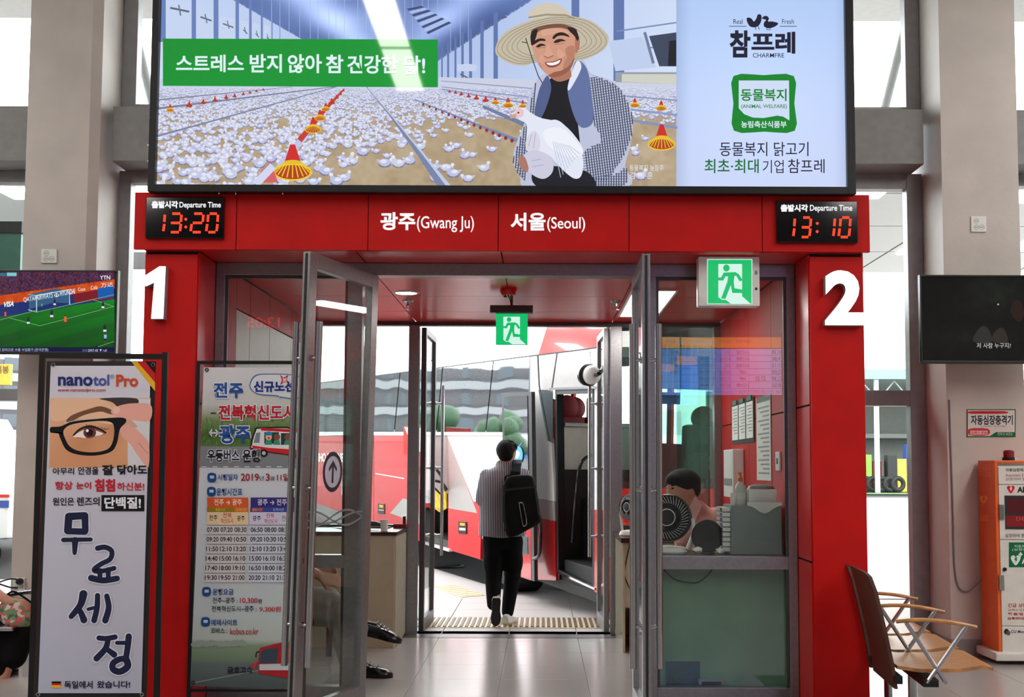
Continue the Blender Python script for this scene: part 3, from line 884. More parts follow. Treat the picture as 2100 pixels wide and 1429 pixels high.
o = door_leaf('outer_glass_door', 'outer glass door swung open in front of the bus doorway', (BR0 - 0.03, YB + 0.1), (BR0 - 0.06, YB + 0.8), zt=ZB - 0.005, hz=(0.62, 2.23), sw=0.06, mat='alu', so=0.07, pr_=0.016)

# ------------------------------------------------------------------ exit signs
def running_man(k, X, Y, s, G):
    """pictogram in photo px; s = size of the square"""
    def q(x, y): return (X + x * s, Y + y * s)
    W_ = (214, 244, 232)
    k.poly([q(0.24, 0.10), q(0.77, 0.10), q(0.77, 0.82), q(0.96, 0.985), q(0.44, 0.985), q(0.24, 0.84)], W_)
    k.ell(*q(0.42, 0.19), 0.072 * s, 0.078 * s, G)
    k.poly([q(0.36, 0.29), q(0.62, 0.28), q(0.70, 0.33), q(0.78, 0.46), q(0.715, 0.49), q(0.64, 0.365), q(0.60, 0.365), q(0.585, 0.50),
            q(0.60, 0.64), q(0.83, 0.68), q(0.86, 0.75), q(0.55, 0.745), q(0.52, 0.57), q(0.40, 0.875), q(0.30, 0.875), q(0.44, 0.50),
            q(0.46, 0.38), q(0.40, 0.375), q(0.35, 0.47), q(0.235, 0.465), q(0.24, 0.40), q(0.305, 0.40)], G)
    k.poly([q(0.32, 0.90), q(0.40, 0.895), q(0.52, 0.985), q(0.42, 0.985)], G)
GR = (12, 190, 106)
c = FY(YD - 0.3).at(1495, 575)
es = thing('exit_sign', 'large green running figure exit sign in a white wall box over the right sidelight', 'exit sign', tuple(c))
P = FY(YD - 0.29); pp = lambda x, y: FY(YD - 0.29).at(x, y)
a, b_ = pp(1432, 524), pp(1559, 628)
MB().box(a.x, b_.x, YD - 0.29, YD - 0.19, b_.z, min(a.z, ZC - 0.002), bev=0.012).build('housing', 'white_plastic', es, True)
k = Ink(P, 0.003); k.rect(1450, 531, 1543, 624, (190, 220, 205)); k.rect(1452, 533, 1541, 622, GR); running_man(k, 1451, 532, 92, GR)
k.build('lit_face', es, 'sign_lit')
k = Ink(P, 0.003); k.text('8', (1548, 555, 1553, 563), (60, 60, 60)); k.ell(1551, 592, 2.5, 3, (40, 40, 40)); k.build('indicator', es)
YE = 8.75
c = FY(YE).at(1048, 650)
es = thing('exit_sign', 'small green running figure exit sign hanging from the red passage ceiling', 'exit sign', tuple(c))
P = FY(YE)
a, b_ = P.at(1005, 626), P.at(1093, 642)
MB().box(a.x, b_.x, YE - 0.02, YE + 0.06, b_.z, a.z, bev=0.006).build('hanger_bar', 'alu_dark', es)
mm = P.at(1049, 640)
MB().cyl((mm.x, YE + 0.02, a.z), (mm.x, YE + 0.02, ZC), 0.01).build('hanging_rod', 'alu_dark', es)
a, b_ = P.at(1017, 642), P.at(1082, 707)
MB().box(a.x, b_.x, YE, YE + 0.03, b_.z, a.z, bev=0.002).build('panel_body', 'clear_plastic', es)
k = Ink(P, 0.001); k.rect(1017, 643, 1082, 707, GR); running_man(k, 1017, 643, 64, GR); k.build('lit_face', es, 'sign_lit')

# ceiling fittings in the passage
def ceil_pt(x, y): return Plane((0, 0, ZC), (0, 0, 1)).at(x, y)
c = ceil_pt(833, 600)
t = thing('downlight', 'round lit downlight in the red passage ceiling', 'downlight', tuple(c))
MB().lathe([(0.10, 0), (0.085, -0.008), (0.078, -0.002)], c, seg=32, close=False).build('trim_ring', 'alu', t, True)
MB().lathe([(0.078, -0.004), (0.0, -0.006)], c, seg=32, close=False).build('diffuser', 'lamp_panel', t)
def sprinkler(x, y, label):
    c = ceil_pt(x, y)
    t = thing('sprinkler_head', label, 'sprinkler', tuple(c))
    MB().lathe([(0.045, 0), (0.04, -0.012), (0.018, -0.018)], c, seg=20).build('escutcheon', 'steel', t, True)
    m = MB().cyl(c + Vector((0, 0, -0.015)), c + Vector((0, 0, -0.04)), 0.009, seg=8)
    for s in (-1, 1): m.tube([c + Vector((s * 0.008, 0, -0.03)), c + Vector((s * 0.018, 0, -0.048)), c + Vector((0, 0, -0.066))], 0.0028, 6)
    m.lathe([(0.024, -0.068), (0.024, -0.071), (0.0, -0.073)], c, seg=14)
    m.build('nozzle', 'steel', t, True)
sprinkler(837, 616, 'chrome sprinkler head just beyond the round downlight')
sprinkler(1263, 617, 'chrome sprinkler head by the square ceiling light panel')
c = ceil_pt(1043, 593)
t = thing('smoke_detector', 'dark red painted detector dome in front of the hanging exit sign', 'detector', tuple(c))
MB().lathe([(0.062, 0), (0.062, -0.02), (0.05, -0.045), (0.03, -0.05), (0.0, -0.05)], c, seg=24).build('detector_body', 'red_gloss', t, True)
m = MB()
for i in range(8):
    a = 2 * PI * i / 8; m.ell(c + Vector((0.03 * math.cos(a), 0.03 * math.sin(a), -0.052)), 0.007, seg=8, rings=6)
m.build('sensor_ring', 'black_plastic', t)
# square light panel in the ceiling, right
cs = [ceil_pt(1300, 594), ceil_pt(1385, 594), ceil_pt(1338, 646), ceil_pt(1278, 646)]
x0, x1 = cs[0].x, cs[1].x; y0, y1 = cs[0].y, cs[3].y
t = thing('ceiling_light_panel', 'square white light panel in the passage ceiling behind the right door', 'ceiling light', ((x0 + x1) / 2, (y0 + y1) / 2, ZC))
MB().box(x0 - 0.02, x1 + 0.02, y0 - 0.02, y1 + 0.02, ZC - 0.012, ZC, bev=0.002).build('frame', 'white_plastic', t)
MB().box(x0, x1, y0, y1, ZC - 0.014, ZC - 0.012).build('diffuser', 'lamp_panel', t)
# ------------------------------------------------------------------ big advertising screen
YS = 6.82
vw = thing('advertising_screen', 'huge black framed advertising screen above the red header showing a chicken farm', 'screen', tuple(FY(YS).at(1030, 397)))
sz0 = az(396, YS); sx0, sx1 = ax(303, YS, 390), ax(1755, YS, 390)
sz1 = sz0 + 2.05
bz = 0.05
fr = MB()
ix0, ix1, iz0 = ax(318, YS, 376), ax(1738, YS, 383), az(381, YS)
fr.box(sx0, ix0, YS - 0.01, YS + 0.06, sz0, sz1, bev=0.003).box(ix1, sx1, YS - 0.01, YS + 0.06, sz0, sz1, bev=0.003)
fr.box(ix0, ix1, YS - 0.01, YS + 0.06, sz0, iz0, bev=0.003).box(ix0, ix1, YS - 0.01, YS + 0.06, sz1 - 0.05, sz1, bev=0.003)
fr.build('bezel', 'black_metal', vw)
MB().box(sx0 + 0.02, sx1 - 0.02, YS + 0.05, YS + 0.16, sz0 + 0.03, sz1 - 0.02).build('cabinet', 'black_metal', vw)
P = FY(YS + 0.03)
rng = np.random.default_rng(3)
def smooth_noise(X, Y, s, seed=0):
    r = np.random.default_rng(seed); g_ = r.random((64, 64))
    u, v = (X / s) % 63, (Y / s) % 63
    i, j = u.astype(int), v.astype(int); fu, fv = u - i, v - j
    fu = fu * fu * (3 - 2 * fu); fv = fv * fv * (3 - 2 * fv)
    return g_[j, i] * (1 - fu) * (1 - fv) + g_[j, i + 1] * fu * (1 - fv) + g_[j + 1, i] * (1 - fu) * fv + g_[j + 1, i + 1] * fu * fv
def mixc(a, b, t): return np.array(a)[None, None] * (1 - t[..., None]) + np.array(b)[None, None] * t[..., None]
TOPY = -330
k = Ink(P, 0.0, 0.000004)
VX, VY = 800.0, 150.0      # vanishing spot of the barn
def farm(X, Y):
    n = smooth_noise(X, Y, 26, 1) * 0.6 + smooth_noise(X, Y, 9, 2) * 0.4
    fl_ = mixc((196, 178, 150), (164, 142, 112), n)
    ff = np.clip((Y - 178) / 70, 0, 1)
    fl_ = fl_ * ff[..., None] + np.array((186, 196, 226)) * (1 - ff[..., None])
    # hall ceiling: hazy blue with light rays
    ce = mixc((74, 98, 160), (120, 146, 206), smooth_noise(X * 0.4, Y, 40, 3))
    for (bx, w, br) in ((640, 0.22, 1.0), (950, 0.16, 0.8), (780, 0.06, 0.3)):
        d = np.abs((X - VX) - (bx - VX) * (VY - Y) / 150.0) / (20 + (VY - Y).clip(0) * 0.3)
        ce = ce + (np.exp(-d ** 2) * br * 105)[..., None]
    # side walls
    wl = mixc((176, 198, 236), (208, 222, 246), smooth_noise(X, Y * 0.3, 30, 4))
    # left wall: x < edge line, right wall: x > edge line
    le = X < VX - 60 - (VY - Y) * 1.75
    re_ = X > VX + 60 + (VY - Y) * 1.55
    up = np.where((le | re_)[..., None], wl, ce)
    t = np.clip((X - VX) / 900, -0.6, 0.9)
    up = up * (0.92 + 0.1 * np.abs(t))[..., None]
    return np.where((Y > 178)[..., None], fl_, up)
k.grid(312, TOPY, 1389, 388, 300, 200, farm)
k.grad([(740, 150), (312, -95), (312, 180), (740, 180)], [(176, 196, 236), (196, 212, 242), (206, 220, 246), (180, 198, 232)])
k.grad([(860, 150), (1389, -191), (1389, 180), (860, 180)], [(170, 190, 232), (196, 212, 244), (214, 226, 248), (186, 202, 236)])
# wall bays and columns on both sides
def bay(x0, x1, yt0, yt1, yb0, yb1, col): k.poly([(x0, yt0), (x1, yt1), (x1, yb1), (x0, yb0)], col)
cols_l = [(316, 340), (393, 402), (438, 448), (483, 490), (511, 516), (535, 539), (556, 559), (573, 575)]
for a, b_ in cols_l: bay(a, b_, -300, -300, 86, 86, (104, 128, 184))
for a, b_ in ((343, 390), (405, 436), (451, 481), (493, 509), (518, 533), (541, 554)):
    bay(a, b_, 8 + (a - 343) * 0.22, 8 + (b_ - 343) * 0.22, 86, 86, (196, 212, 240))
    k.line([(a + 6, 16 + (a - 343) * 0.3), (b_ - 2, 24 + (a - 343) * 0.3)], 4 - (a - 343) * 0.012, (92, 100, 122))
    k.line([((a + b_) / 2, 10 + (a - 343) * 0.3), ((a + b_) / 2 + 4, 32 + (a - 343) * 0.25)], 3 - (a - 343) * 0.008, (110, 118, 140))
for x0, w in ((905, 3), (917, 4), (932, 4), (946, 5), (962, 6), (985, 7), (1012, 9), (1172, 16), (1258, 22)):
    yt = 96 - (x0 - 900) * 0.62
    k.poly([(x0, yt), (x0 + w, yt - 2), (x0 + w, 168), (x0, 166)], (96, 118, 172))
    k.line([(x0 + w + 4, yt + 12), (x0 + w * 2.4 + 6, yt + 8)], 3, (90, 98, 124))
for y in (64, 108): k.line([(1265, y), (1389, y - 18)], 3, (120, 140, 186))
k.poly([(1248, 84), (1318, 76), (1346, 138), (1262, 146)], (190, 206, 236)); k.line([(1322, 66), (1340, 130)], 6, (110, 124, 158))
k.poly([(1331, 74), (1389, 66), (1389, 136), (1352, 136)], (60, 70, 92)); k.poly([(1372, 84), (1389, 82), (1389, 136), (1370, 136)], (24, 28, 40))
k.poly([(1262, 148), (1389, 148), (1389, 176), (1262, 172)], (150, 156, 170)); k.poly([(1275, 152), (1389, 152), (1389, 172), (1275, 168)], (206, 208, 196))
k.ell(958, 138, 20, 7, (206, 218, 240)); k.rect(938, 132, 976, 146, (196, 210, 236)); k.line([(944, 152), (960, 160)], 3, (90, 100, 128))
for i in range(22):   # hanging wires
    x = 560 + i * 19 + rnd.uniform(-6, 6); k.line([(x, -300), (x + rnd.uniform(-2, 2), rnd.uniform(70, 150))], 0.9, (170, 192, 232))
for i in range(9): k.poly([(834 + i * 5, 18 + i * 6), (864 + i * 7, 12 + i * 4), (870 + i * 7, 15 + i * 4), (838 + i * 5, 22 + i * 6)], (170, 190, 232) if i % 2 else (60, 76, 120))
k.rect(312, 162, 900, 182, (196, 206, 232)); k.poly([(900, 158), (1389, 172), (1389, 196), (900, 180)], (202, 208, 226))
# feed and water lines running to the far end
def pipe(x0, y0, x1, y1, w0, w1, col): k.line([(x0, y0), (x1, y1)], [w0, w1], col)
chick = []
r2 = random.Random(11)
def chicken(x, y, s, flip, pink=False):
    tint = r2.uniform(-14, 6); body = (198 + tint, 202 + tint, 226); sh = (128 + tint, 128 + tint, 158); hi = (226, 230, 246)
    f = -1 if flip else 1
    off = 0.0006 + (y - 170) * 1.2e-5
    pose = r2.random()
    hx, hy = (0.5, -0.62) if pose < 0.55 else ((0.66, -0.3) if pose < 0.85 else (0.2, -0.7))
    k.ell(x, y + s * 0.2, s * 0.66, s * 0.36, sh, n=8, off=off)
    k.poly([(x - f * s * 0.5, y - s * 0.3), (x - f * s * 0.9, y - s * 0.3), (x - f * s * 0.45, y + s * 0.2)], body, off + 1e-6)
    k.ell(x, y, s * 0.6, s * 0.40, body, n=9, off=off + 2e-6)
    k.ell(x - f * s * 0.12, y - s * 0.12, s * 0.36, s * 0.2, hi, n=8, off=off + 3e-6)
    k.poly([(x + f * s * (hx - 0.42), y - s * 0.22), (x + f * s * (hx + 0.1), y + s * 0.16), (x + f * s * (hx + 0.16), y + s * hy), (x + f * s * (hx - 0.12), y + s * hy)], body, off + 4e-6)
    k.ell(x + f * s * (hx + 0.03), y + s * hy, s * 0.21, s * 0.19, hi, n=7, off=off + 5e-6)
    if s > 9:
        k.poly([(x + f * s * (hx + 0.2), y + s * (hy - 0.05)), (x + f * s * (hx + 0.36), y + s * (hy + 0.04)), (x + f * s * (hx + 0.2), y + s * (hy + 0.1))], (226, 180, 150), off + 6e-6)
        k.poly([(x, y + s * 0.4), (x + s * 0.07, y + s * 0.4), (x + s * 0.1, y + s * 0.75), (x + s * 0.02, y + s * 0.75)], (190, 160, 120), off + 6e-6)
rows = 60
for i in range(rows):
    t = i / (rows - 1); y = 181 + (t ** 1.4) * 196; s = 2.6 + (y - 180) * 0.082
    step = s * (1.25 + 0.5 * t)
    x = 314 + r2.random() * step
    while x < 1386:
        # clear sand around the middle and right foreground
        dens = 0.92 - 0.42 * t
        if y > 240 and x > 640: dens = max(0.09, 0.9 - (x - 640) / 420 - (y - 240) / 220)
        if y > 300 and x > 700: dens *= 0.5
        if x > 900 and y < 235: dens = 0.9
        if x > 1300 and y > 265: dens *= 0.3
        if y > 330 and x > 600: dens *= 0.75
        if r2.random() < dens and y < 384: chicken(x + r2.uniform(-1, 1) * s * 0.4, y + r2.uniform(-0.5, 0.5) * s, s * r2.uniform(0.85, 1.15), r2.random() < 0.5)
        x += step * r2.uniform(0.8, 1.3)
k.off = 0.0034
pipe(312, 224, 700, 176, 4, 1.5, (112, 118, 150)); pipe(312, 282, 690, 178, 4, 1.5, (120, 130, 160)); pipe(312, 206, 600, 178, 3, 1, (120, 128, 160))
pipe(1389, 236, 905, 178, 5, 2, (140, 156, 196)); pipe(1389, 262, 905, 183, 6, 2, (132, 146, 186)); pipe(1389, 206, 905, 166, 3, 1.5, (132, 146, 186))
for x, y, s, f in ((668, 350, 20, 1), (744, 310, 19, 1), (789, 333, 20, 0), (817, 334, 20, 1), (840, 328, 19, 0), (718, 330, 21, 0), (915, 343, 19, 0), (953, 318, 16, 1), (935, 298, 15, 1), (862, 300, 16, 0), (826, 290, 17, 1)):
    chicken(x, y, s, f)
# centre rail
k.line([(752, 178), (800, 236), (862, 318), (912, 384)], [2, 4, 10, 22], (120, 132, 168)); k.line([(754, 180), (804, 238), (868, 316), (922, 384)], [1, 2, 4, 8], (190, 202, 230))
k.line([(850, 204), (1000, 264), (1080, 296)], [2, 5, 9], (120, 134, 176)); k.line([(990, 218), (1090, 262)], [6, 10], (112, 124, 160))
for i in range(16): k.ell(868 + i * 13, 214 + i * 5.3, 2.2 + i * 0.12, 3 + i * 0.12, (150, 40, 50), n=6)
# red feeders with yellow cages
def feeder(x, y, s):
    k.poly([(x - s * 0.5, y - s * 0.1), (x - s * 0.13, y - s * 1.25), (x + s * 0.13, y - s * 1.25), (x + s * 0.5, y - s * 0.1)], (206, 44, 40))
    k.ell(x, y + s * 0.18, s * 0.98, s * 0.42, (176, 60, 34), n=22)
    if s > 7:
        for i in range(11):
            a = PI * i / 10; k.line([(x - s * 0.42 * math.cos(a), y - s * 0.32), (x - s * 0.95 * math.cos(a), y + s * 0.12 + s * 0.38 * math.sin(a))], s * 0.065, (232, 196, 40))
        k.line([(x + s * 0.97 * math.cos(2 * PI * i / 22), y + s * 0.2 + s * 0.42 * math.sin(2 * PI * i / 22)) for i in range(22)], s * 0.09, (236, 202, 44), close=True)
        k.ell(x, y - s * 0.32, s * 0.45, s * 0.12, (228, 190, 40), n=16)
k.line([(708, 180), (660, 232), (610, 296), (556, 372)], [2, 6, 12, 22], (188, 196, 232)); k.line([(706, 182), (664, 228), (614, 288)], [3, 8, 12], (196, 60, 52))
for x, y, s in ((704, 186, 3), (698, 192, 4), (690, 200, 5), (680, 210, 7), (668, 222, 9), (656, 240, 12), (642, 262, 17), (600, 345, 39)): feeder(x, y, s)
k.poly([(535, 352), (556, 330), (570, 374), (524, 374)], (212, 96, 100)); k.line([(524, 378), (560, 340)], 16, (208, 214, 240))
for x, y, s in ((349, 224, 8), (388, 216, 7), (417, 210, 6), (441, 205, 5.5), (464, 200, 5), (481, 197, 4.5), (499, 193, 4), (513, 190, 3.6), (526, 187, 3.2), (540, 184, 3)): feeder(x, y, s)
for x, y, s in ((1042, 214, 11), (1016, 209, 8), (996, 205, 7), (977, 201, 6), (961, 197, 5), (946, 193, 4.5), (934, 190, 4), (922, 188, 3.5), (1072, 216, 8), (1302, 214, 10), (1356, 220, 11), (1357, 290, 28)): feeder(x, y, s)
# green slogan band
k.grad([(334, 79), (898, 81), (898, 179), (334, 176)], [(6, 142, 46), (4, 148, 50), (6, 150, 50), (8, 146, 48)])
k.build('farm_picture', vw, 'screen')
sign_text(vw, 'slogan', P, [('스트레스', (361, 112, 500, 148), (222, 240, 244), dict(bold=0.022)), ('받지', (512, 111, 578, 149), (222, 240, 244), dict(bold=0.022)),
    ('않아', (590, 111, 660, 150), (222, 240, 244), dict(bold=0.022)), ('참', (668, 112, 704, 150), (222, 240, 244), dict(bold=0.022)),
    ('건강한', (712, 113, 816, 151), (222, 240, 244), dict(bold=0.022)), ('닭!', (829, 114, 872, 153), (222, 240, 244), dict(bold=0.022))], 'screen', 0.0075)
# farmer holding a hen
k = Ink(P, 0.0075, 0.000006)
k.smooth([(1016, 108), (1030, 72), (1075, 46), (1140, 32), (1205, 40), (1242, 66), (1248, 84), (1236, 104), (1200, 122), (1178, 126), (1150, 110), (1110, 118), (1080, 134), (1045, 130)], (196, 186, 164))
for i in range(5):
    q = 1 - i * 0.09
    k.line([(1132 + (x - 1132) * q, 84 + (y - 84) * q) for x, y in closed([(1020, 106), (1036, 74), (1080, 50), (1140, 36), (1205, 44), (1242, 78), (1232, 102), (1190, 120), (1120, 124), (1060, 130)], 4)], 1.4, (150, 138, 116), close=True)
k.smooth([(1082, 34), (1096, 14), (1122, 6), (1150, 12), (1170, 30), (1176, 36), (1140, 31), (1106, 38)], (208, 200, 180))
k.line([(1084, 36), (1120, 30), (1160, 31), (1178, 38)], 4, (158, 146, 124))
k.smooth([(1098, 64), (1112, 54), (1150, 50), (1178, 58), (1186, 80), (1184, 104), (1172, 128), (1160, 138), (1130, 140), (1106, 118), (1094, 90)], (52, 36, 32))   # hair / shade
# shirt
k.smooth([(1100, 165), (1120, 150), (1190, 122), (1212, 150), (1262, 170), (1288, 210), (1298, 252), (1292, 300), (1282, 340), (1284, 384), (1090, 386), (1066, 360), (1052, 330), (1058, 296), (1076, 250), (1082, 206)], (188, 194, 218))
def inside(pts):
    def f(x, y):
        c = False; n = len(pts)
        for i in range(n):
            (x1, y1), (x2, y2) = pts[i], pts[i - 1]
            if (y1 > y) != (y2 > y) and x < (x2 - x1) * (y - y1) / (y2 - y1) + x1: c = not c
        return c
    return f
arm = closed([(1204, 156), (1262, 172), (1290, 214), (1298, 256), (1290, 300), (1262, 350), (1240, 372), (1188, 370), (1184, 330), (1206, 302), (1232, 288), (1216, 250), (1206, 210)], 4)
torso = closed([(1100, 165), (1090, 200), (1078, 250), (1062, 296), (1052, 330), (1062, 360), (1080, 366), (1086, 300), (1100, 240)], 4)
low = closed([(1214, 366), (1262, 356), (1284, 340), (1282, 384), (1214, 386)], 4)
for reg, dv in ((arm, 0.35), (torso, -0.25), (low, 0.0)):
    f = inside(reg); xs = [p[0] for p in reg]; ys = [p[1] for p in reg]
    x = min(xs)
    while x < max(xs):          # dark check lines
        seg = []
        y = min(ys)
        while y < max(ys):
            xx = x + dv * (y - min(ys)) * 0.35
            if f(xx, y): seg.append((xx, y))
            elif len(seg) > 2: k.line(seg, 2.1, (44, 50, 78)); seg = []
            else: seg = []
            y += 5
        if len(seg) > 2: k.line(seg, 2.1, (44, 50, 78))
        x += 5.2
    y = min(ys)
    while y < max(ys):
        seg = []; x = min(xs)
        while x < max(xs):
            yy = y - dv * (x - min(xs)) * 0.5
            if f(x, yy): seg.append((x, yy))
            elif len(seg) > 1: k.line(seg, 1.3, (70, 76, 104)); seg = []
            else: seg = []
            x += 5
        if len(seg) > 1: k.line(seg, 1.3, (70, 76, 104))
        y += 5.4
k.smooth([(1130, 160), (1168, 150), (1176, 200), (1186, 260), (1184, 320), (1120, 300), (1110, 240), (1120, 190)], (20, 20, 28))     # dark undershirt
k.smooth([(1106, 384), (1092, 350), (1120, 340), (1200, 350), (1216, 386)], (24, 26, 36))
k.smooth([(1182, 124), (1204, 142), (1214, 200), (1216, 250), (1194, 262), (1178, 240), (1164, 188), (1170, 160)], (96, 112, 160))      # towel
k.smooth([(1124, 156), (1130, 186), (1112, 238), (1096, 236), (1104, 190), (1114, 166)], (80, 94, 138))
k.smooth([(1184, 124), (1192, 140), (1170, 182), (1164, 180), (1172, 150)], (224, 228, 244))
# face
F1, F2 = (206, 152, 128), (176, 116, 94)
k.smooth([(1128, 140), (1162, 134), (1172, 156), (1156, 166), (1140, 166), (1126, 154)], F2)
k.smooth([(1088, 84), (1096, 62), (1130, 52), (1160, 54), (1178, 72), (1184, 96), (1178, 122), (1164, 144), (1142, 156), (1124, 154), (1106, 136), (1096, 112)], F1)
k.smooth([(1180, 76), (1188, 76), (1188, 98), (1180, 108)], F2)
k.smooth([(1124, 156), (1142, 158), (1166, 146), (1178, 122), (1172, 118), (1156, 142), (1136, 148)], (150, 92, 74))
k.smooth([(1090, 62), (1110, 53), (1150, 49), (1180, 58), (1180, 66), (1150, 57), (1112, 61), (1094, 72)], (120, 78, 62))
k.smooth([(1088, 72), (1094, 62), (1102, 60), (1100, 74), (1093, 92), (1089, 90)], (34, 24, 24)); k.smooth([(1164, 56), (1180, 60), (1187, 76), (1184, 84), (1178, 74), (1168, 64)], (34, 24, 24))
k.smooth([(1112, 62), (1140, 58), (1160, 62), (1164, 70), (1140, 68), (1114, 74)], (214, 164, 140))
k.smooth([(1093, 92), (1096, 84), (1106, 79), (1117, 80), (1118, 84), (1108, 84), (1099, 89)], (34, 22, 22))
k.smooth([(1133, 77), (1140, 69), (1152, 66), (1163, 70), (1168, 76), (1156, 73), (1144, 74), (1136, 80)], (34, 22, 22))
k.smooth([(1099, 96), (1106, 90), (1114, 90), (1119, 94), (1112, 94), (1105, 97)], (44, 28, 28)); k.smooth([(1135, 87), (1142, 81), (1152, 80), (1160, 84), (1151, 85), (1142, 88)], (44, 28, 28))
k.line([(1101, 99), (1110, 98), (1118, 97)], 1.0, (150, 96, 80)); k.line([(1137, 91), (1147, 90), (1157, 88)], 1.0, (150, 96, 80))
k.smooth([(1160, 100), (1176, 94), (1178, 116), (1166, 136), (1154, 140), (1162, 120)], (184, 126, 104)); k.line([(1108, 122), (1106, 132), (1112, 140)], 1.2, (160, 104, 86)); k.line([(1154, 112), (1160, 122), (1156, 132)], 1.2, (160, 104, 86))
k.smooth([(1124, 90), (1130, 100), (1134, 112), (1124, 118), (1116, 114), (1119, 104)], (216, 160, 136))
k.line([(1116, 115), (1124, 119), (1135, 114)], 1.8, (142, 86, 70))
k.smooth([(1110, 112), (1104, 124), (1112, 132), (1116, 122)], (218, 156, 134)); k.smooth([(1146, 100), (1158, 112), (1150, 120), (1142, 112)], (220, 160, 138))
k.smooth([(1118, 128), (1134, 126), (1152, 120), (1148, 132), (1136, 138), (1124, 137)], (150, 70, 66))
k.smooth([(1121, 129), (1135, 128), (1149, 123), (1145, 130), (1134, 134), (1125, 133)], (246, 244, 246))
k.line([(1078, 78), (1092, 122), (1104, 156), (1112, 170)], 1.8, (30, 26, 30))
k.line([(1070, 86), (1082, 88)], 1.6, (30, 26, 30))
# hen and gloves
H1, H2 = (226, 230, 244), (186, 194, 220)
k.smooth([(1150, 250), (1184, 290), (1196, 330), (1192, 360), (1178, 366), (1156, 350), (1130, 320), (1118, 286), (1126, 250)], H1)
k.smooth([(1052, 236), (1060, 224), (1074, 221), (1090, 232), (1110, 242), (1150, 252), (1180, 280), (1196, 312), (1170, 330), (1130, 322), (1094, 310), (1080, 290), (1080, 256), (1066, 246)], H1)
k.smooth([(1116, 268), (1150, 262), (1180, 288), (1196, 314), (1170, 322), (1140, 310), (1120, 292)], (238, 240, 250))
for i in range(9): k.line([(1134 + i * 4, 290 + i), (1150 + i * 5, 364 - i * 6)], 1.3, H2)
k.smooth([(1056, 228), (1064, 222), (1074, 226), (1072, 238), (1060, 242)], (234, 196, 200)); k.poly([(1044, 238), (1058, 232), (1060, 240), (1048, 243)], (206, 160, 140)); k.ell(1063, 231, 2, 2, (40, 30, 40), n=8)
k.smooth([(1078, 290), (1088, 272), (1100, 270), (1108, 290), (1104, 312), (1092, 318), (1080, 308)], (214, 212, 228))
k.smooth([(1074, 318), (1098, 308), (1130, 322), (1134, 350), (1118, 366), (1098, 362), (1078, 344)], (204, 202, 222))
k.smooth([(1064, 322), (1076, 322), (1084, 346), (1076, 352), (1064, 338)], (168, 120, 104))
for a in ((1090, 276, 1084, 300), (1098, 274, 1094, 304), (1090, 330, 1110, 326), (1092, 342, 1116, 338)): k.line([(a[0], a[1]), (a[2], a[3])], 1.1, (160, 158, 184))
k.build('farmer_picture', vw, 'screen')
sign_text(vw, 'caption', P, [('동물복지 농장주', (1291, 338, 1361, 350), (226, 232, 244), {}), ('김 재 훈', (1291, 352, 1339, 367), (226, 232, 244), {})], 'screen', 0.012)
# white panel of the advertisement
k = Ink(P, 0.0012)
def whitep(X, Y):
    t = np.clip((Y - 0) / 380, 0, 1); e = np.clip(1 - np.minimum(X - 1386, 1742 - X) / 30, 0, 1)
    return mixc((176, 202, 244), (200, 212, 246), t) - (e * 22)[..., None] + (np.exp(-((X - 1560) / 200) ** 2 - ((Y - 200) / 170) ** 2) * 12)[..., None]
k.grid(1387, TOPY, 1746, 390, 40, 60, whitep)
k.build('white_panel_picture', vw, 'screen')
NV = (22, 24, 48); GG = (8, 132, 40)
k = Ink(P, 0.0022)
k.text('Real', (1504, 39, 1523, 49), NV); k.text('Fresh', (1604, 39, 1628, 49), NV)
k.line([(1495, 54), (1531, 54)], 1.3, NV); k.line([(1599, 54), (1634, 54)], 1.3, NV)
# rooster and duck silhouettes
k.smooth([(1531, 40), (1534, 36), (1541, 38), (1546, 44), (1551, 38), (1554, 30), (1560, 30), (1562, 36), (1560, 46), (1554, 54), (1544, 56), (1536, 52)], NV)
k.line([(1549, 54), (1550, 61)], 1.4, NV); k.line([(1555, 54), (1557, 61)], 1.4, NV)
k.smooth([(1563, 38), (1567, 33), (1573, 33), (1577, 38), (1575, 44), (1584, 44), (1596, 48), (1588, 55), (1576, 58), (1567, 54), (1567, 46), (1571, 41)], NV)
k.line([(1573, 56), (1572, 61), (1580, 61), (1579, 56)], 1.4, NV)
k.text('참', (1496, 62, 1539, 118), NV, bold=0.035); k.text('프', (1541, 69, 1588, 102), NV, bold=0.035); k.text('레', (1590, 65, 1631, 110), NV, bold=0.035)
k.text('CHARMFRE', (1544, 109, 1608, 118), NV, bold=0.005)
k.build('brand_mark', vw, 'screen')
k = Ink(P, 0.0022)
k.smooth([(1504, 156), (1566, 154), (1628, 156), (1629, 212), (1630, 268), (1567, 270), (1505, 268), (1504, 212)], GG, 3)
k.rect(1505, 157, 1627, 268, GG)
k.poly([(1515, 165), (1618, 165), (1619, 247), (1606, 239), (1594, 237), (1566, 242), (1544, 241), (1526, 234), (1515, 222)], (206, 220, 246))
k.text('동물복지', (1519, 182, 1613, 207), GG, bold=0.02)
k.text('(ANIMAL WELFARE)', (1520, 214, 1614, 224), GG, bold=0.01)
k.text('농림축산식품부', (1520, 248, 1613, 262), (214, 232, 240), bold=0.02)
k.build('welfare_seal', vw, 'screen')
k = Ink(P, 0.0022)
k.text('동물복지 닭고기', (1476, 291, 1658, 320), NV, bold=0.004)
k.text('최초·최대', (1445, 326, 1556, 355), (10, 110, 50), bold=0.012)
k.text('기업', (1564, 328, 1607, 355), NV); k.text('참프레', (1616, 326, 1691, 355), NV, bold=0.004)
k.build('tagline', vw, 'screen')

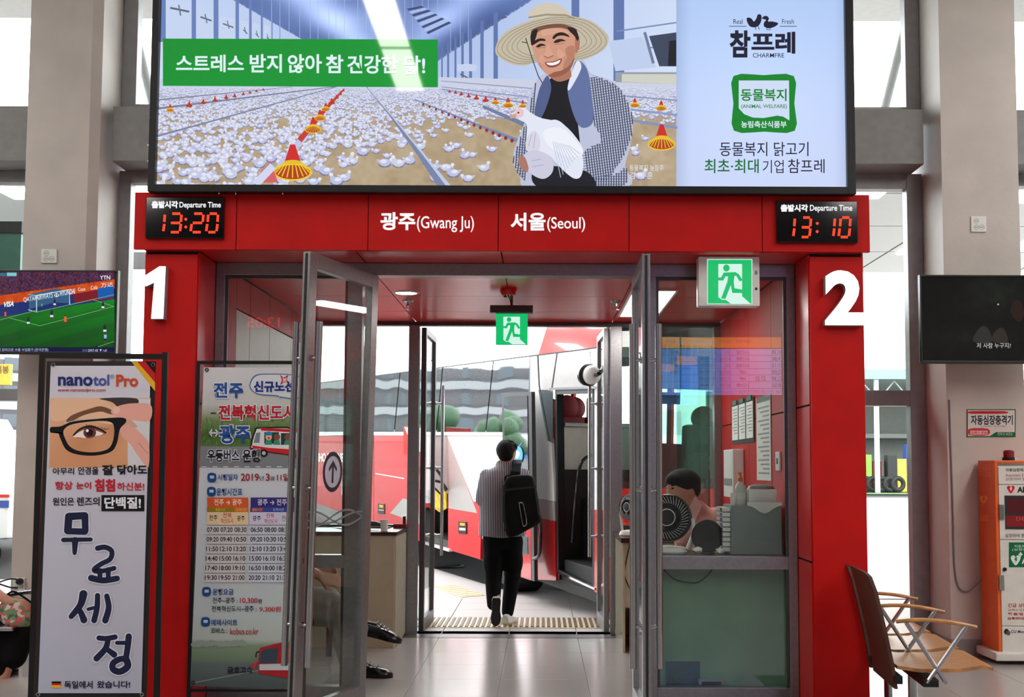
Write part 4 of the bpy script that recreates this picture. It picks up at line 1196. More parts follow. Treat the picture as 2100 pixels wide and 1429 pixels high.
# ------------------------------------------------------------------ left television: football
YT = 8.85
def tv(label, x0, y0, x1, y1, Y, name='television'):
    P = FY(Y); a, b_ = P.at(x0, y0), P.at(x1, y1)
    t = thing(name, label, 'television', ((a.x + b_.x) / 2, Y, b_.z))
    m = MB(); w = 0.012
    m.box(a.x, b_.x, Y, Y + 0.05, b_.z, b_.z + 0.02, bev=0.002).box(a.x, b_.x, Y, Y + 0.05, a.z - w, a.z, bev=0.002)
    m.box(a.x, a.x + w, Y, Y + 0.05, b_.z + 0.02, a.z - w, bev=0.002).box(b_.x - w, b_.x, Y, Y + 0.05, b_.z + 0.02, a.z - w, bev=0.002)
    m.build('bezel', 'black_plastic', t)
    MB().box(a.x + 0.005, b_.x - 0.005, Y + 0.02, Y + 0.06, b_.z + 0.005, a.z - 0.005).build('back_shell', 'black_plastic', t)
    MB().box((a.x + b_.x) / 2 - 0.2, (a.x + b_.x) / 2 + 0.2, Y + 0.06, YP, b_.z + 0.15, a.z - 0.15).build('wall_bracket', 'black_metal', t)
    return t
TVL = tv('left wall television showing a football match on a green pitch', -60, 553, 237, 727, YT)
k = Ink(FY(YT + 0.012), 0.0)
def pitch(X, Y):
    g_ = mixc((24, 104, 34), (20, 124, 30), ((X * 0.35 + Y * 1.2) % 46 > 23).astype(float) * 0.6 + smooth_noise(X, Y, 20, 5) * 0.4)
    v = np.clip((Y - 620) / 110, 0, 1); g_ = g_ * (1.05 - 0.5 * v[..., None])
    top = 650 - (X + 0) * 0.157
    st = mixc((92, 34, 40), (60, 46, 92), smooth_noise(X, Y, 3, 6)); st = st + (smooth_noise(X, Y, 2.2, 7)[..., None] - 0.5) * 50
    bo = mixc((210, 92, 20), (190, 60, 16), smooth_noise(X, Y, 8, 8))
    up1 = top - 44 + X * 0.015; up2 = top - 25 + X * 0.012
    r = np.where((Y > top)[..., None], g_, np.array((28, 46, 110)))
    r = np.where((Y < up2)[..., None], bo, r); r = np.where((Y < up1)[..., None], st, r)
    return r
k.grid(-58, 555, 235, 725, 220, 130, pitch)
k.poly([(150, 603), (200, 594), (232, 588), (232, 612), (200, 616), (154, 622)], (120, 24, 40))
k.poly([(200, 592), (233, 584), (233, 608), (202, 614)], (20, 90, 170))
k.poly([(58, 604), (112, 592), (142, 595), (142, 622), (112, 620), (60, 634)], (52, 92, 128))
k.text('VISA', (6, 619, 28, 630), (240, 244, 250), bold=0.03, skew=2, slope=-0.1)
k.text('QATAR', (48, 610, 76, 621), (214, 222, 240), bold=0.01, slope=-0.15); k.text('AIRWAYS', (74, 604, 108, 616), (214, 222, 240), bold=0.01, slope=-0.17)
k.text('HYUNDAI', (123, 596, 154, 607), (220, 226, 244), bold=0.02, slope=-0.16); k.ell(116, 605, 5, 4, (220, 226, 244)); k.text('H', (113, 602, 119, 607), (28, 46, 110), bold=0.03)
k.text('Coca', (160, 590, 175, 597), (244, 220, 224), bold=0.01, slope=-0.1); k.text('Cola', (186, 586, 200, 594), (244, 220, 224), bold=0.01, slope=-0.1)
k.text('万达', (207, 580, 232, 590), (226, 238, 248), slope=-0.1)
k.text('YTN', (205, 565, 226, 573), (236, 240, 248), bold=0.015)
k.rect(14, 559, 34, 566, (120, 200, 210)); k.rect(0, 560, 12, 566, (30, 120, 130))
W_ = (206, 226, 216)
k.line([(58, 635), (75, 640), (75, 606)], 1.8, W_); k.line([(75, 606), (142, 594), (143, 625)], 1.8, W_); k.line([(58, 604), (75, 606)], 1, W_)
k.line([(75, 640), (75, 606), (142, 594), (143, 625)], 1.8, W_)
for p in ([(0, 656), (75, 636)], [(20, 652), (82, 668), (234, 628)], [(75, 640), (190, 614), (232, 628)], [(143, 625), (234, 604)], [(186, 716), (234, 700)]): k.line(p, 1.0, (120, 180, 120))
for x, y, s, c1, c2 in ((11, 645, 14, (226, 84, 30), (226, 84, 30)), (58, 660, 18, (30, 34, 70), (230, 232, 238)), (106, 646, 20, (30, 34, 70), (230, 232, 238)), (112, 622, 16, (30, 34, 70), (230, 232, 238)), (134, 656, 18, (226, 100, 36), (226, 100, 36)), (211, 628, 18, (30, 34, 70), (230, 232, 238)), (215, 676, 20, (30, 34, 70), (230, 232, 238)), (216, 694, 20, (120, 190, 220), (30, 34, 60)), (199, 714, 14, (30, 34, 70), (230, 232, 238)), (86, 626, 8, (90, 200, 60), (90, 200, 60))):
    k.ell(x, y - s * 0.5, s * 0.09, s * 0.1, (60, 40, 34), n=8); k.poly([(x - s * 0.15, y - s * 0.4), (x + s * 0.15, y - s * 0.4), (x + s * 0.12, y), (x - s * 0.12, y)], c1)
    k.poly([(x - s * 0.15, y), (x + s * 0.15, y), (x + s * 0.17, y + s * 0.2), (x - s * 0.16, y + s * 0.2)], c2)
    k.line([(x - s * 0.08, y + s * 0.2), (x - s * 0.12, y + s * 0.5)], s * 0.08, (90, 60, 50)); k.line([(x + s * 0.09, y + s * 0.2), (x + s * 0.14, y + s * 0.48)], s * 0.08, (90, 60, 50))
k.rect(-58, 712, 235, 725, (16, 20, 60)); k.text('만절 장외으로 수출 수입물가 (한국은행)', (-10, 714, 99, 721), (190, 196, 226)); k.text('2097.40', (180, 716, 201, 721), (200, 206, 230)); k.text('▼ 1.63', (204, 716, 219, 721), (200, 206, 230)); k.text('코스피', (169, 716, 178, 721), (150, 156, 200))
k.build('match_picture', TVL, 'screen')

# right television: dark scene with a caption
TVR = tv('right wall television nearly black with one line of white Korean caption', 1886, 563, 2190, 746, YT)
k = Ink(FY(YT + 0.012), 0.0)
def dark(X, Y):
    b = 9 + 16 * np.exp(-((X - 2040) / 60) ** 2 - ((Y - 600) / 40) ** 2) + 10 * np.exp(-((X - 2000) / 90) ** 2 - ((Y - 690) / 14) ** 2)
    n = smooth_noise(X, Y, 11, 12)
    return np.stack([b * (0.7 + n * 0.5), b * (0.8 + n * 0.6), b * 0.8 + n * 6], -1)
k.grid(1887, 564, 2190, 742, 90, 60, dark)
k.smooth([(1996, 700), (2004, 678), (2018, 668), (2030, 680), (2032, 702)], (44, 42, 44)); k.smooth([(2036, 700), (2040, 680), (2056, 672), (2066, 690), (2064, 704)], (48, 40, 36))
k.smooth([(2072, 640), (2080, 618), (2094, 618), (2100, 644), (2090, 660)], (38, 24, 22)); k.ell(2047, 624, 2, 1.6, (200, 190, 150), n=8)
k.text('저 사람 누구지?', (2003, 703, 2073, 714), (206, 206, 206), bold=0.0)
k.build('scene_picture', TVR, 'screen')
# ------------------------------------------------------------------ banner stand with spectacles advert
YN = 6.5
P = FY(YN)
bt = thing('banner_stand', 'lens cleaner banner with an eye behind black spectacles on a black frame stand', 'banner stand', tuple(P.at(205, 1425) * 1) )
bt.location.z = 0.0; MW[bt.name] = Matrix.Translation(bt.location)
def fr_tube(pts, w=0.022, d=0.022):
    m = MB()
    for a, b_ in zip(pts, pts[1:]):
        m.cyl(a, b_, w / 2, seg=6)
    return m
def bar(x0, y0, x1, y1, w, Y, m, dpt=0.02):
    a, b_ = at(x0, y0, Y), at(x1, y1, Y); d = (b_ - a).normalized(); n = Vector((-d.z, 0, d.x)) * (w / 2)
    m.prism([a + n, b_ + n, b_ - n, a - n], (0, dpt, 0))
m = MB(); s = 2400 / YN
bar(86, 722, 60, 1500, 11 / s, YN + 0.03, m); bar(338, 722, 318, 1500, 11 / s, YN + 0.03, m); bar(82, 729, 343, 731, 11 / s, YN + 0.031, m)
m.build('stand_frame', 'black_metal', bt)
m = MB()
bar(100, 746, 74, 1424, 9 / s, YN + 0.012, m); bar(313, 746, 294, 1424, 9 / s, YN + 0.012, m); bar(96, 745, 318, 745, 9 / s, YN + 0.0121, m); bar(70, 1426, 298, 1426, 9 / s, YN + 0.0121, m)
m.build('banner_border', 'rubber', bt)
m = MB(); f0 = at(60, 1500, YN)
for q in (at(60, 1500, YN), at(318, 1500, YN)):
    m.box(q.x - 0.012, q.x + 0.012, YN - 0.2, YN + 0.25, 0, 0.02)
    m.box(q.x - 0.012, q.x + 0.012, YN + 0.02, YN + 0.045, 0.0, q.z + 0.05)
m.build('foot', 'black_metal', bt)
def bx(t, q): return (104 + (309 - 104) * t + (78 - 104) * q + ((290 - 309) - (78 - 104)) * t * q, 750 + (1421 - 750) * q)   # banner spot
def B(x, y):
    """upright drawing coordinates 0..210 by 0..672 -> leaning banner in the photo"""
    return bx(x / 210.0, y / 672.0)
def bp_list(pts): return [B(*p) for p in pts]
k = Ink(P, 0.0)
# photo coordinates are used directly; the sheet itself first
k.grad([bx(0, 0), bx(1, 0), bx(1, 1), bx(0, 1)], [(206, 202, 214), (206, 202, 214), (172, 172, 188), (176, 178, 196)])
k.grad([(104, 816), (309, 816), (305, 958), (100, 960)], [(224, 178, 146), (210, 168, 146), (196, 148, 118), (214, 156, 112)])
def skin(X, Y):
    n = smooth_noise(X, Y, 30, 20) * 0.5
    base = mixc((226, 178, 144), (206, 144, 104), np.clip((Y - 830) / 120, 0, 1) * 0.8 + n * 0.2)
    sh = np.exp(-((X - 170) / 40) ** 2 - ((Y - 905) / 30) ** 2) * 22
    sh2 = np.exp(-((X - 236) / 26) ** 2 - ((Y - 880) / 30) ** 2) * 26
    return base - (sh + sh2)[..., None] * np.array((0.6, 0.9, 1.0))
k.grid(103, 818, 262, 957, 60, 50, skin)
k.poly([(262, 818), (308, 818), (305, 957), (262, 957)], (206, 204, 208))
k.smooth([(205, 817), (232, 826), (252, 850), (262, 856), (276, 840), (280, 817)], (62, 50, 52))
k.smooth([(106, 862), (110, 818), (150, 818), (205, 818), (236, 845), (232, 870), (160, 858)], (228, 184, 152))
k.smooth([(136, 862), (150, 850), (184, 838), (206, 833), (228, 840), (236, 850), (222, 848), (204, 844), (170, 852), (144, 866)], (116, 76, 54))
# fingers
k.smooth([(228, 842), (244, 832), (272, 827), (309, 830), (307, 862), (276, 862), (248, 858), (232, 850)], (226, 164, 150))
k.smooth([(246, 878), (262, 870), (280, 880), (300, 900), (306, 915), (304, 957), (284, 936), (268, 912), (250, 894)], (222, 162, 148))
k.smooth([(258, 862), (270, 862), (282, 876), (268, 874)], (206, 160, 140)); k.line([(284, 908), (296, 922), (304, 930)], 1.3, (182, 116, 104))
k.smooth([(232, 836), (240, 833), (246, 840), (240, 848), (233, 846)], (236, 186, 172))
# eye
k.smooth([(147, 896), (160, 884), (178, 876), (198, 880), (216, 890), (200, 892), (178, 880), (160, 888)], (150, 96, 74))
k.smooth([(149, 897), (162, 886), (180, 880), (200, 884), (212, 890), (196, 894), (176, 898), (160, 896)], (240, 226, 224))
k.ell(184, 887, 13, 12, (96, 52, 46)); k.ell(184, 887, 7, 7, (30, 14, 16)); k.ell(179, 883, 3, 3, (250, 250, 250))
k.line([(p.x, p.y) for p in spline([(150, 893, 0), (164, 880, 0), (184, 874, 0), (204, 880, 0), (218, 888, 0)], 6)], [3 + 1.6 * math.sin(i / 24 * 3) for i in range(25)], (40, 22, 22))
for i in range(8): k.line([(176 + i * 5, 876 + i * 0.9), (178 + i * 6.4, 869 + i * 1.4)], 1.2, (50, 28, 26))
k.line([(149, 897), (160, 898), (176, 900), (198, 895)], 1.3, (190, 120, 100))
# spectacle frame
outer = closed([(104, 876), (124, 874), (150, 864), (196, 859), (240, 856), (257, 858), (258, 866), (246, 880), (240, 908), (228, 926), (196, 934), (160, 932), (136, 922), (124, 900), (118, 886), (104, 887)], 5)
inner = closed([(130, 884), (142, 872), (170, 866), (206, 863), (228, 866), (234, 878), (232, 902), (222, 920), (196, 927), (164, 925), (144, 916), (134, 900)], 5)
n = len(outer)
cx_, cy_ = 184, 895
import bisect
ang = sorted([(math.atan2(y - cy_, x - cx_), x, y) for x, y in inner])
def inner_at(a):
    i = bisect.bisect([q[0] for q in ang], a)
    q0 = ang[i - 1]; q1 = ang[i % len(ang)]
    d0, d1 = q0[0], q1[0]
    if d1 <= d0: d1 += 2 * PI
    aa = a if a >= d0 else a + 2 * PI
    t = (aa - d0) / (d1 - d0); return (q0[1] + (q1[1] - q0[1]) * t, q0[2] + (q1[2] - q0[2]) * t)
inn = [inner_at(math.atan2(y - cy_, x - cx_)) for x, y in outer]
k._add(outer + inn, [(i, (i + 1) % n, n + (i + 1) % n, n + i) for i in range(n)], rgb((16, 14, 20)))
k.line([(p.x, p.y) for p in spline([(132, 868, 0), (156, 862, 0), (200, 858, 0)], 5)], 1.2, (196, 200, 214))
# corner ribbon in three colours
k.poly([(270, 742), (282, 742), (318, 784), (318, 802)], (222, 168, 40)); k.poly([(282, 742), (298, 742), (318, 766), (318, 784)], (186, 28, 34)); k.poly([(298, 742), (318, 742), (318, 766)], (16, 14, 18))
k.build('printed_sheet', bt, 'matte_print')
k = Ink(P, 0.003)
k.text('nano', (119, 772, 190, 791), (24, 44, 108), bold=0.03, slope=0.005); k.text('tol', (191, 768, 224, 791), (70, 84, 156), bold=0.025)
k.text('®', (226, 768, 234, 777), (60, 70, 130)); k.text('Pro', (238, 768, 283, 793), (196, 74, 34), bold=0.035)
k.text('www.nanotolpro.com', (117, 796, 215, 805), (176, 44, 44), bold=0.012, skew=2)
k.build('brand_lettering', bt, 'matte_print')
k = Ink(P, 0.003); BK = (26, 24, 30); RD = (186, 26, 44)
k.text('아무리', (108, 959, 152, 973), BK, bold=0.02); k.text('안경을', (160, 957, 202, 973), BK, bold=0.02); k.text('잘', (209, 953, 233, 974), BK, bold=0.035); k.text('닦아도', (240, 953, 302, 973), BK, bold=0.035)
k.build('slogan_line', bt, 'matte_print'); k = Ink(P, 0.0045 if bt is not bt else 0.003)
k.text('항상', (113, 987, 149, 1004), RD, bold=0.03); k.text('눈이', (156, 988, 187, 1003), RD, bold=0.03); k.text('침침', (194, 982, 236, 1008), RD, bold=0.045); k.text('하신분!', (240, 989, 296, 1006), RD, bold=0.025)
k.build('slogan_line', bt, 'matte_print'); k = Ink(P, 0.0045 if bt is not bt else 0.003)
k.text('원인은', (108, 1020, 152, 1036), BK, bold=0.02); k.text('렌즈의', (158, 1019, 204, 1037), BK, bold=0.02)
k.rect(208, 1015, 296, 1048, (16, 16, 22)); k.text('단백질!', (214, 1019, 289, 1043), (230, 230, 236), bold=0.03)
k.build('slogan_lettering', bt, 'matte_print')
# four brush-drawn syllables (free wash), built of rounded strokes
k = Ink(P, 0.003); NB = (28, 32, 62)
def strokes(lst, col, extra=0):
    for pts, ws in lst:
        q = spline([(a, b_, 0) for a, b_ in pts], 6); n = len(q)
        w = [(ws[0] + (ws[1] - ws[0]) * i / (n - 1)) * 1.2 + extra for i in range(n)]
        k.line([(v.x, v.y) for v in q], w, col)
        k.ell(q[0].x, q[0].y, w[0] / 2, w[0] / 2, col, n=14); k.ell(q[-1].x, q[-1].y, w[-1] / 2, w[-1] / 2, col, n=14)
ST = [([(141, 1060), (139, 1088)], (13, 13)), ([(141, 1059), (174, 1057)], (13, 12)), ([(174, 1057), (175, 1088)], (12, 11)), ([(139, 1089), (174, 1090)], (11, 11)),
      ([(130, 1107), (186, 1106)], (8, 7)), ([(154, 1108), (153, 1134)], (12, 7)),
      ([(200, 1124), (216, 1122), (229, 1130), (226, 1146), (208, 1156), (194, 1166), (196, 1171), (214, 1170), (234, 1165)], (9, 8)),
      ([(205, 1170), (205, 1184)], (9, 8)), ([(222, 1168), (222, 1184)], (9, 8)), ([(187, 1185), (212, 1190), (240, 1186)], (11, 10)),
      ([(171, 1218), (165, 1240), (146, 1264)], (14, 9)), ([(160, 1246), (166, 1256), (172, 1271)], (8, 12)), ([(181, 1249), (193, 1246)], (6, 6)), ([(200, 1221), (199, 1246), (193, 1272)], (9, 10)), ([(219, 1222), (223, 1246), (216, 1272)], (9, 11)),
      ([(203, 1308), (218, 1309), (236, 1306)], (9, 9)), ([(222, 1310), (216, 1330), (198, 1350)], (9, 11)), ([(218, 1330), (234, 1342)], (8, 11)), ([(240, 1318), (256, 1318)], (7, 7)), ([(264, 1305), (262, 1326), (258, 1350)], (11, 10)),
      ([(258, 1350), (262, 1366), (246, 1377), (232, 1372), (232, 1360), (244, 1352), (257, 1350)], (12, 10))]
strokes(ST, (216, 216, 228), 4.5); strokes(ST, NB)
k.build('brush_lettering', bt, 'matte_print')
k = Ink(P, 0.003)
k.rect(106, 1397, 125, 1401, (20, 18, 20)); k.rect(106, 1401, 125, 1405, (190, 30, 34)); k.rect(106, 1405, 125, 1410, (226, 180, 40))
k.text('독일에서', (132, 1396, 190, 1412), (30, 30, 60), bold=0.025); k.text('왔습니다!', (199, 1396, 267, 1411), (30, 30, 60), bold=0.025)
k.build('footer_lettering', bt, 'matte_print')
m = MB()
for x, y in ((109, 748), (314, 748), (78, 1424), (291, 1424)):
    c = at(x, y, YN - 0.003); m.torus(c, 0.009, 0.003, (0, 1, 0), 16, 6)
m.build('grommet', 'steel', bt, True)

# ------------------------------------------------------------------ timetable banner behind the left door
YM = 6.9
P = FY(YM)
b2 = thing('banner_stand', 'bus timetable banner with printed departure times on a black frame, left of the open door', 'banner stand', (at(500, 1400, YM).x, YM, 0))
m = MB(); s = 2400 / YM
bar(407, 740, 384, 1500, 7 / s, YM + 0.02, m); bar(640, 741, 620, 1500, 6 / s, YM + 0.02, m); bar(404, 743, 642, 743, 7 / s, YM + 0.0205, m); bar(386, 1416, 620, 1416, 5 / s, YM + 0.0205, m)
q = at(384, 1500, YM)
for u in (q.x, at(620, 1500, YM).x):
    m.box(u - 0.01, u + 0.01, YM - 0.3, YM + 0.04, 0, 0.02).box(u - 0.01, u + 0.01, YM + 0.02, YM + 0.04, 0, q.z + 0.05)
m.build('stand_frame', 'black_metal', b2)
k = Ink(P, 0.0)
TL, TR, BR_, BL_ = (418, 753), (632, 754), (604, 1408), (390, 1404)
def tp(u, v):
    a = (TL[0] + (TR[0] - TL[0]) * u, TL[1] + (TR[1] - TL[1]) * u); b_ = (BL_[0] + (BR_[0] - BL_[0]) * u, BL_[1] + (BR_[1] - BL_[1]) * u)
    return (a[0] + (b_[0] - a[0]) * v, a[1] + (b_[1] - a[1]) * v)
def tq(y): return (y - 753) / 652.0
stops = [(753, (206, 202, 206)), (830, (196, 194, 190)), (862, (120, 140, 90)), (890, (70, 104, 50)), (914, (84, 116, 60)), (916, (132, 134, 138)), (958, (126, 128, 132)), (960, (206, 208, 216)), (1250, (186, 194, 196)), (1310, (176, 184, 176)), (1322, (128, 146, 120)), (1350, (110, 128, 104)), (1362, (96, 106, 106)), (1408, (74, 84, 84))]
for (ya, ca), (yb_, cb) in zip(stops, stops[1:]):
    k.grad([tp(0, tq(ya)), tp(1, tq(ya)), tp(1, tq(yb_)), tp(0, tq(yb_))], [ca, ca, cb, cb], off=0.0)
k.off = 0.0006
r3 = random.Random(5)
for i in range(260):    # blades of grass
    x, y = r3.uniform(413, 618), r3.uniform(862, 912); h = r3.uniform(4, 10)
    c = r3.choice(((60, 96, 40), (104, 146, 70), (84, 124, 52), (140, 170, 100)))
    k.line([(x, y), (x + r3.uniform(-4, 4), y - h)], [1.4, 0.4], c)
for i in range(9): k.line([(414 + i * 22, 958 - 1), (424 + i * 22, 958 - 1)], 1.8, (214, 214, 216))
for i in range(14): k.ell(398 + i * 8 + r3.uniform(-3, 3), 1320 + r3.uniform(-3, 2), r3.uniform(5, 10), r3.uniform(4, 8), (140, 152, 142))
k.line([(396, 1400), (520, 1376), (600, 1366)], 1.5, (150, 156, 156))
# speech bubble
k.smooth([(512, 786), (522, 770), (545, 766), (600, 768), (626, 780), (630, 800), (616, 816), (596, 818), (576, 815), (568, 824), (570, 813), (530, 809), (514, 798)], (60, 110, 160))
k.smooth([(514, 787), (524, 772), (546, 768), (600, 770), (624, 782), (628, 800), (614, 814), (596, 816), (574, 813), (570, 820), (571, 811), (530, 807), (516, 797)], (212, 210, 214))
k.poly([(574, 768), (582, 774), (592, 768), (588, 778), (594, 786), (584, 783), (574, 790), (578, 779)], (190, 40, 50)); k.poly([(579, 772), (583, 777), (588, 773), (586, 779), (588, 783), (583, 781), (579, 785), (581, 779)], (214, 206, 210))
# little bus drawing
k.smooth([(514, 912), (522, 882), (534, 876), (612, 880), (618, 930), (600, 934), (520, 922)], (38, 30, 30), 3)
k.smooth([(517, 912), (525, 884), (536, 879), (610, 883), (615, 928), (600, 931), (522, 919)], (222, 220, 220), 3)
k.poly([(534, 877), (612, 881), (612, 887), (536, 883)], (196, 30, 40)); k.poly([(516, 913), (550, 918), (610, 922), (614, 930), (600, 933), (520, 921)], (206, 34, 44))
k.poly([(525, 888), (534, 886), (532, 908), (520, 908)], (120, 130, 140)); k.rect(542, 886, 572, 910, (40, 60, 60)); k.rect(576, 888, 606, 912, (40, 60, 60))
for x, c in ((551, (230, 180, 150)), (568, (120, 80, 60)), (590, (120, 80, 60))): k.ell(x, 896, 6.5, 7, c); k.ell(x, 898, 2, 2.4, (190, 40, 50)); k.poly([(x - 8, 912), (x - 5, 902), (x + 5, 902), (x + 7, 912)], (60, 140, 110))
k.smooth([(543, 892), (548, 885), (556, 886), (558, 892)], (40, 130, 180))
k.ell(541, 929, 8, 8, (28, 28, 30)); k.ell(541, 929, 4, 4, (190, 190, 190)); k.ell(600, 934, 8, 8, (28, 28, 30)); k.ell(600, 934, 4, 4, (190, 190, 190))
# coach photo in the lower corner
k.smooth([(532, 1334), (542, 1326), (606, 1318), (608, 1386), (540, 1382), (530, 1376)], (168, 34, 40), 3); k.poly([(535, 1336), (545, 1330), (570, 1328), (568, 1360), (532, 1360)], (58, 70, 84)); k.poly([(532, 1362), (606, 1360), (606, 1374), (532, 1374)], (196, 198, 202))
k.line([(p.x, p.y) for p in spline([(533, 1336, 0), (526, 1338, 0), (525, 1348, 0)], 5)], 2.5, (30, 30, 36))
k.build('printed_sheet', b2, 'matte_print')
k = Ink(P, 0.0045); BU_ = (34, 78, 150); RD = (186, 30, 46); IN = (30, 30, 40)
HL = (222, 222, 230)
def outlined(s, box, col, bold=0.035, out=0.085):
    k.text(s, box, HL, bold=out); x0, y0, x1, y1 = box; e = 1.6
    k.text(s, (x0 + e, y0 + e, x1 - e, y1 - e), col, bold=bold)
outlined('전주', (436, 782, 501, 818), BU_); k.text('신규노선', (520, 781, 604, 804), (30, 50, 130), bold=0.045)
k.build('headline_lettering', b2, 'matte_print'); k = Ink(P, 0.0045 if b2 is not bt else 0.003)
outlined('전북혁신도시', (446, 828, 606, 863), RD); k.line([(432, 847), (443, 847)], 2.4, IN)
k.build('headline_lettering', b2, 'matte_print'); k = Ink(P, 0.0045 if b2 is not bt else 0.003)
outlined('광주', (448, 870, 515, 911), BU_); k.text('↔', (428, 879, 449, 896), HL, bold=0.03)
k.build('headline_lettering', b2, 'matte_print'); k = Ink(P, 0.0045 if b2 is not bt else 0.003)
k.text('우등버스', (424, 920, 492, 948), HL, bold=0.09); k.text('우등버스', (425, 921, 491, 947), IN, bold=0.03)
k.text('운행', (496, 920, 534, 949), HL, bold=0.09); k.text('운행', (497, 921, 533, 948), IN, bold=0.03)
k.build('headline_lettering', b2, 'matte_print')
k = Ink(P, 0.0045)
IC = (30, 74, 130)
for (x, y) in ((427, 971), (426, 1000), (416, 1205), (414, 1267)):
    k.smooth([(x, y), (x + 15, y), (x + 15, y + 16), (x, y + 16)], IC, 3); k.rect(x + 3.5, y + 4, x + 12, y + 10, (190, 204, 224))
k.text('시행일자', (446, 972, 488, 985), IC, bold=0.02); k.text('2019', (494, 971, 531, 986), (150, 30, 44), bold=0.02); k.text('년', (532, 976, 541, 985), IN); k.text('3', (545, 971, 553, 986), (150, 30, 44), bold=0.02); k.text('월', (554, 976, 563, 985), IN); k.text('11일', (568, 971, 592, 986), (150, 30, 44), bold=0.02)
k.build('notice_line', b2, 'matte_print'); k = Ink(P, 0.0045 if b2 is not bt else 0.003)
k.text('운행시간표', (444, 1001, 497, 1016), IC, bold=0.02)
# timetable
k.build('notice_line', b2, 'matte_print'); k = Ink(P, 0.0045 if b2 is not bt else 0.003)
k.rect(425, 1020, 509, 1040, (216, 88, 40)); k.rect(424.5, 1040, 481, 1050, (150, 120, 30)); k.rect(481, 1040, 509, 1050, (206, 116, 40)); k.rect(424, 1050, 509, 1076, (228, 200, 160))
k.rect(514, 1020, 604, 1040, (58, 44, 120)); k.rect(513, 1040, 541, 1050, (120, 50, 110)); k.rect(541, 1040, 604, 1050, (50, 70, 150)); k.rect(512, 1050, 602, 1076, (206, 200, 222))
k.text('전주 → 광주', (439, 1023, 496, 1036), (240, 228, 214), bold=0.015); k.text('광주 → 전주', (528, 1023, 588, 1036), (226, 222, 240), bold=0.015)
k.text('출발시간', (442, 1042, 462, 1048), (226, 200, 60)); k.text('도착시간', (485, 1042, 505, 1048), (240, 190, 120)); k.text('출발시간', (517, 1042, 538, 1048), (230, 200, 70)); k.text('도착시간', (560, 1042, 582, 1048), (210, 214, 230))
k.text('전주', (429, 1056, 446, 1067), IN, bold=0.015); k.text('전북', (457, 1051, 475, 1062), RD, bold=0.01); k.text('혁신도시', (453, 1063, 478, 1073), RD, bold=0.01); k.text('광주', (486, 1057, 502, 1068), IN, bold=0.015)
k.text('광주', (518, 1057, 535, 1068), IN, bold=0.015); k.text('전북', (546, 1052, 562, 1062), RD, bold=0.01); k.text('혁신도시', (542, 1064, 568, 1073), RD, bold=0.01); k.text('전주', (578, 1057, 594, 1068), IN)
T1 = (('07:00', '07:20', '08:30', '06:50', '08:00', '08:20'), ('09:20', '09:40', '10:50', '09:20', '10:30', '10:50'), ('11:50', '12:10', '13:20', '12:10', '13:20', '13:40'), ('14:40', '15:00', '16:10', '15:00', '16:10', '16:30'), ('17:40', '18:00', '19:10', '16:50', '18:00', '18:20'), ('19:30', '19:50', '21:00', '20:20', '21:10', '21:30'))
for r, row in enumerate(T1):
    y = 1081 + r * 19.65; sft = -r * 0.85
    k.rect(424 + sft, y - 3, 507 + sft, y + 14.5, (204, 196, 196)); k.rect(512 + sft, y - 3, 600 + sft, y + 14.5, (200, 200, 212))
    for c, x in enumerate((424.5, 452.5, 481, 514, 542.5, 571)): k.text(row[c], (x + sft, y, x + 24.5 + sft, y + 10), (30, 32, 50), bold=0.022)
k.build('timetable_grid', b2, 'matte_print'); k = Ink(P, 0.0045 if b2 is not bt else 0.003)
k.text('운행요금', (436, 1207, 479, 1220), IC, bold=0.02)
k.text('전주~광주 :', (436, 1225, 487, 1237), IN, bold=0.012); k.text('10,300', (492, 1226, 528, 1238), RD, bold=0.012); k.text('원', (529, 1228, 537, 1237), IN, bold=0.012)
k.text('전북혁신도시~광주 :', (434, 1242, 526, 1254), IN, bold=0.012); k.text('9,300원', (532, 1243, 576, 1255), RD, bold=0.012)
k.build('fare_lettering', b2, 'matte_print'); k = Ink(P, 0.0045 if b2 is not bt else 0.003)
k.text('예매사이트', (433, 1270, 487, 1283), IC, bold=0.02); k.text('코버스 :', (432, 1287, 466, 1299), IN, bold=0.012); k.text('kobus.co.kr', (472, 1288, 530, 1301), (176, 60, 66), bold=0.012)
k.build('notice_line', b2, 'matte_print'); k = Ink(P, 0.0045 if b2 is not bt else 0.003)
k.text('금호고속', (466, 1367, 518, 1381), IN, bold=0.035); k.poly([(514, 1362), (528, 1357), (522, 1374), (519, 1366)], (206, 40, 60))
k.build('timetable_lettering', b2, 'matte_print')
m = MB()
for x, y in ((424, 758), (629, 757), (396, 1400), (602, 1404)): m.torus(at(x, y, YM - 0.003), 0.009, 0.003, (0, 1, 0), 16, 6)
m.build('grommet', 'bus_dark', b2, True)

# ------------------------------------------------------------------ things on the pillars
def socket(x0, y0, x1, y1, label):
    P = FY(YP); a, b_ = P.at(x0, y0), P.at(x1, y1)
    t = thing('wall_socket', label, 'socket', ((a.x + b_.x) / 2, YP, b_.z))
    MB().box(a.x, b_.x, YP - 0.012, YP, b_.z, a.z, bev=0.003).build('face_plate', 'white_plastic', t)
    w = b_.x - a.x; h = a.z - b_.z
    for u, v in ((0.34, 0.7), (0.34, 0.3), (0.7, 0.3)):
        c = Vector((a.x + w * u, YP - 0.0125, b_.z + h * v))
        m = MB().lathe([(0.0, 0.006), (w * 0.125, 0.006), (w * 0.14, 0), (w * 0.165, 0), (w * 0.165, 0.003)], c + Vector((0, 0.0, 0)), axis=(0, 1, 0), seg=18)
        m.build('outlet', 'grey_plastic', t, True)
        MB().cyl(c + Vector((-0.006, -0.001, 0)), c + Vector((-0.006, 0.001, 0)), 0.004, seg=8).cyl(c + Vector((0.006, -0.001, 0)), c + Vector((0.006, 0.001, 0)), 0.004, seg=8).build('pin_hole', 'rubber', t)
    return t
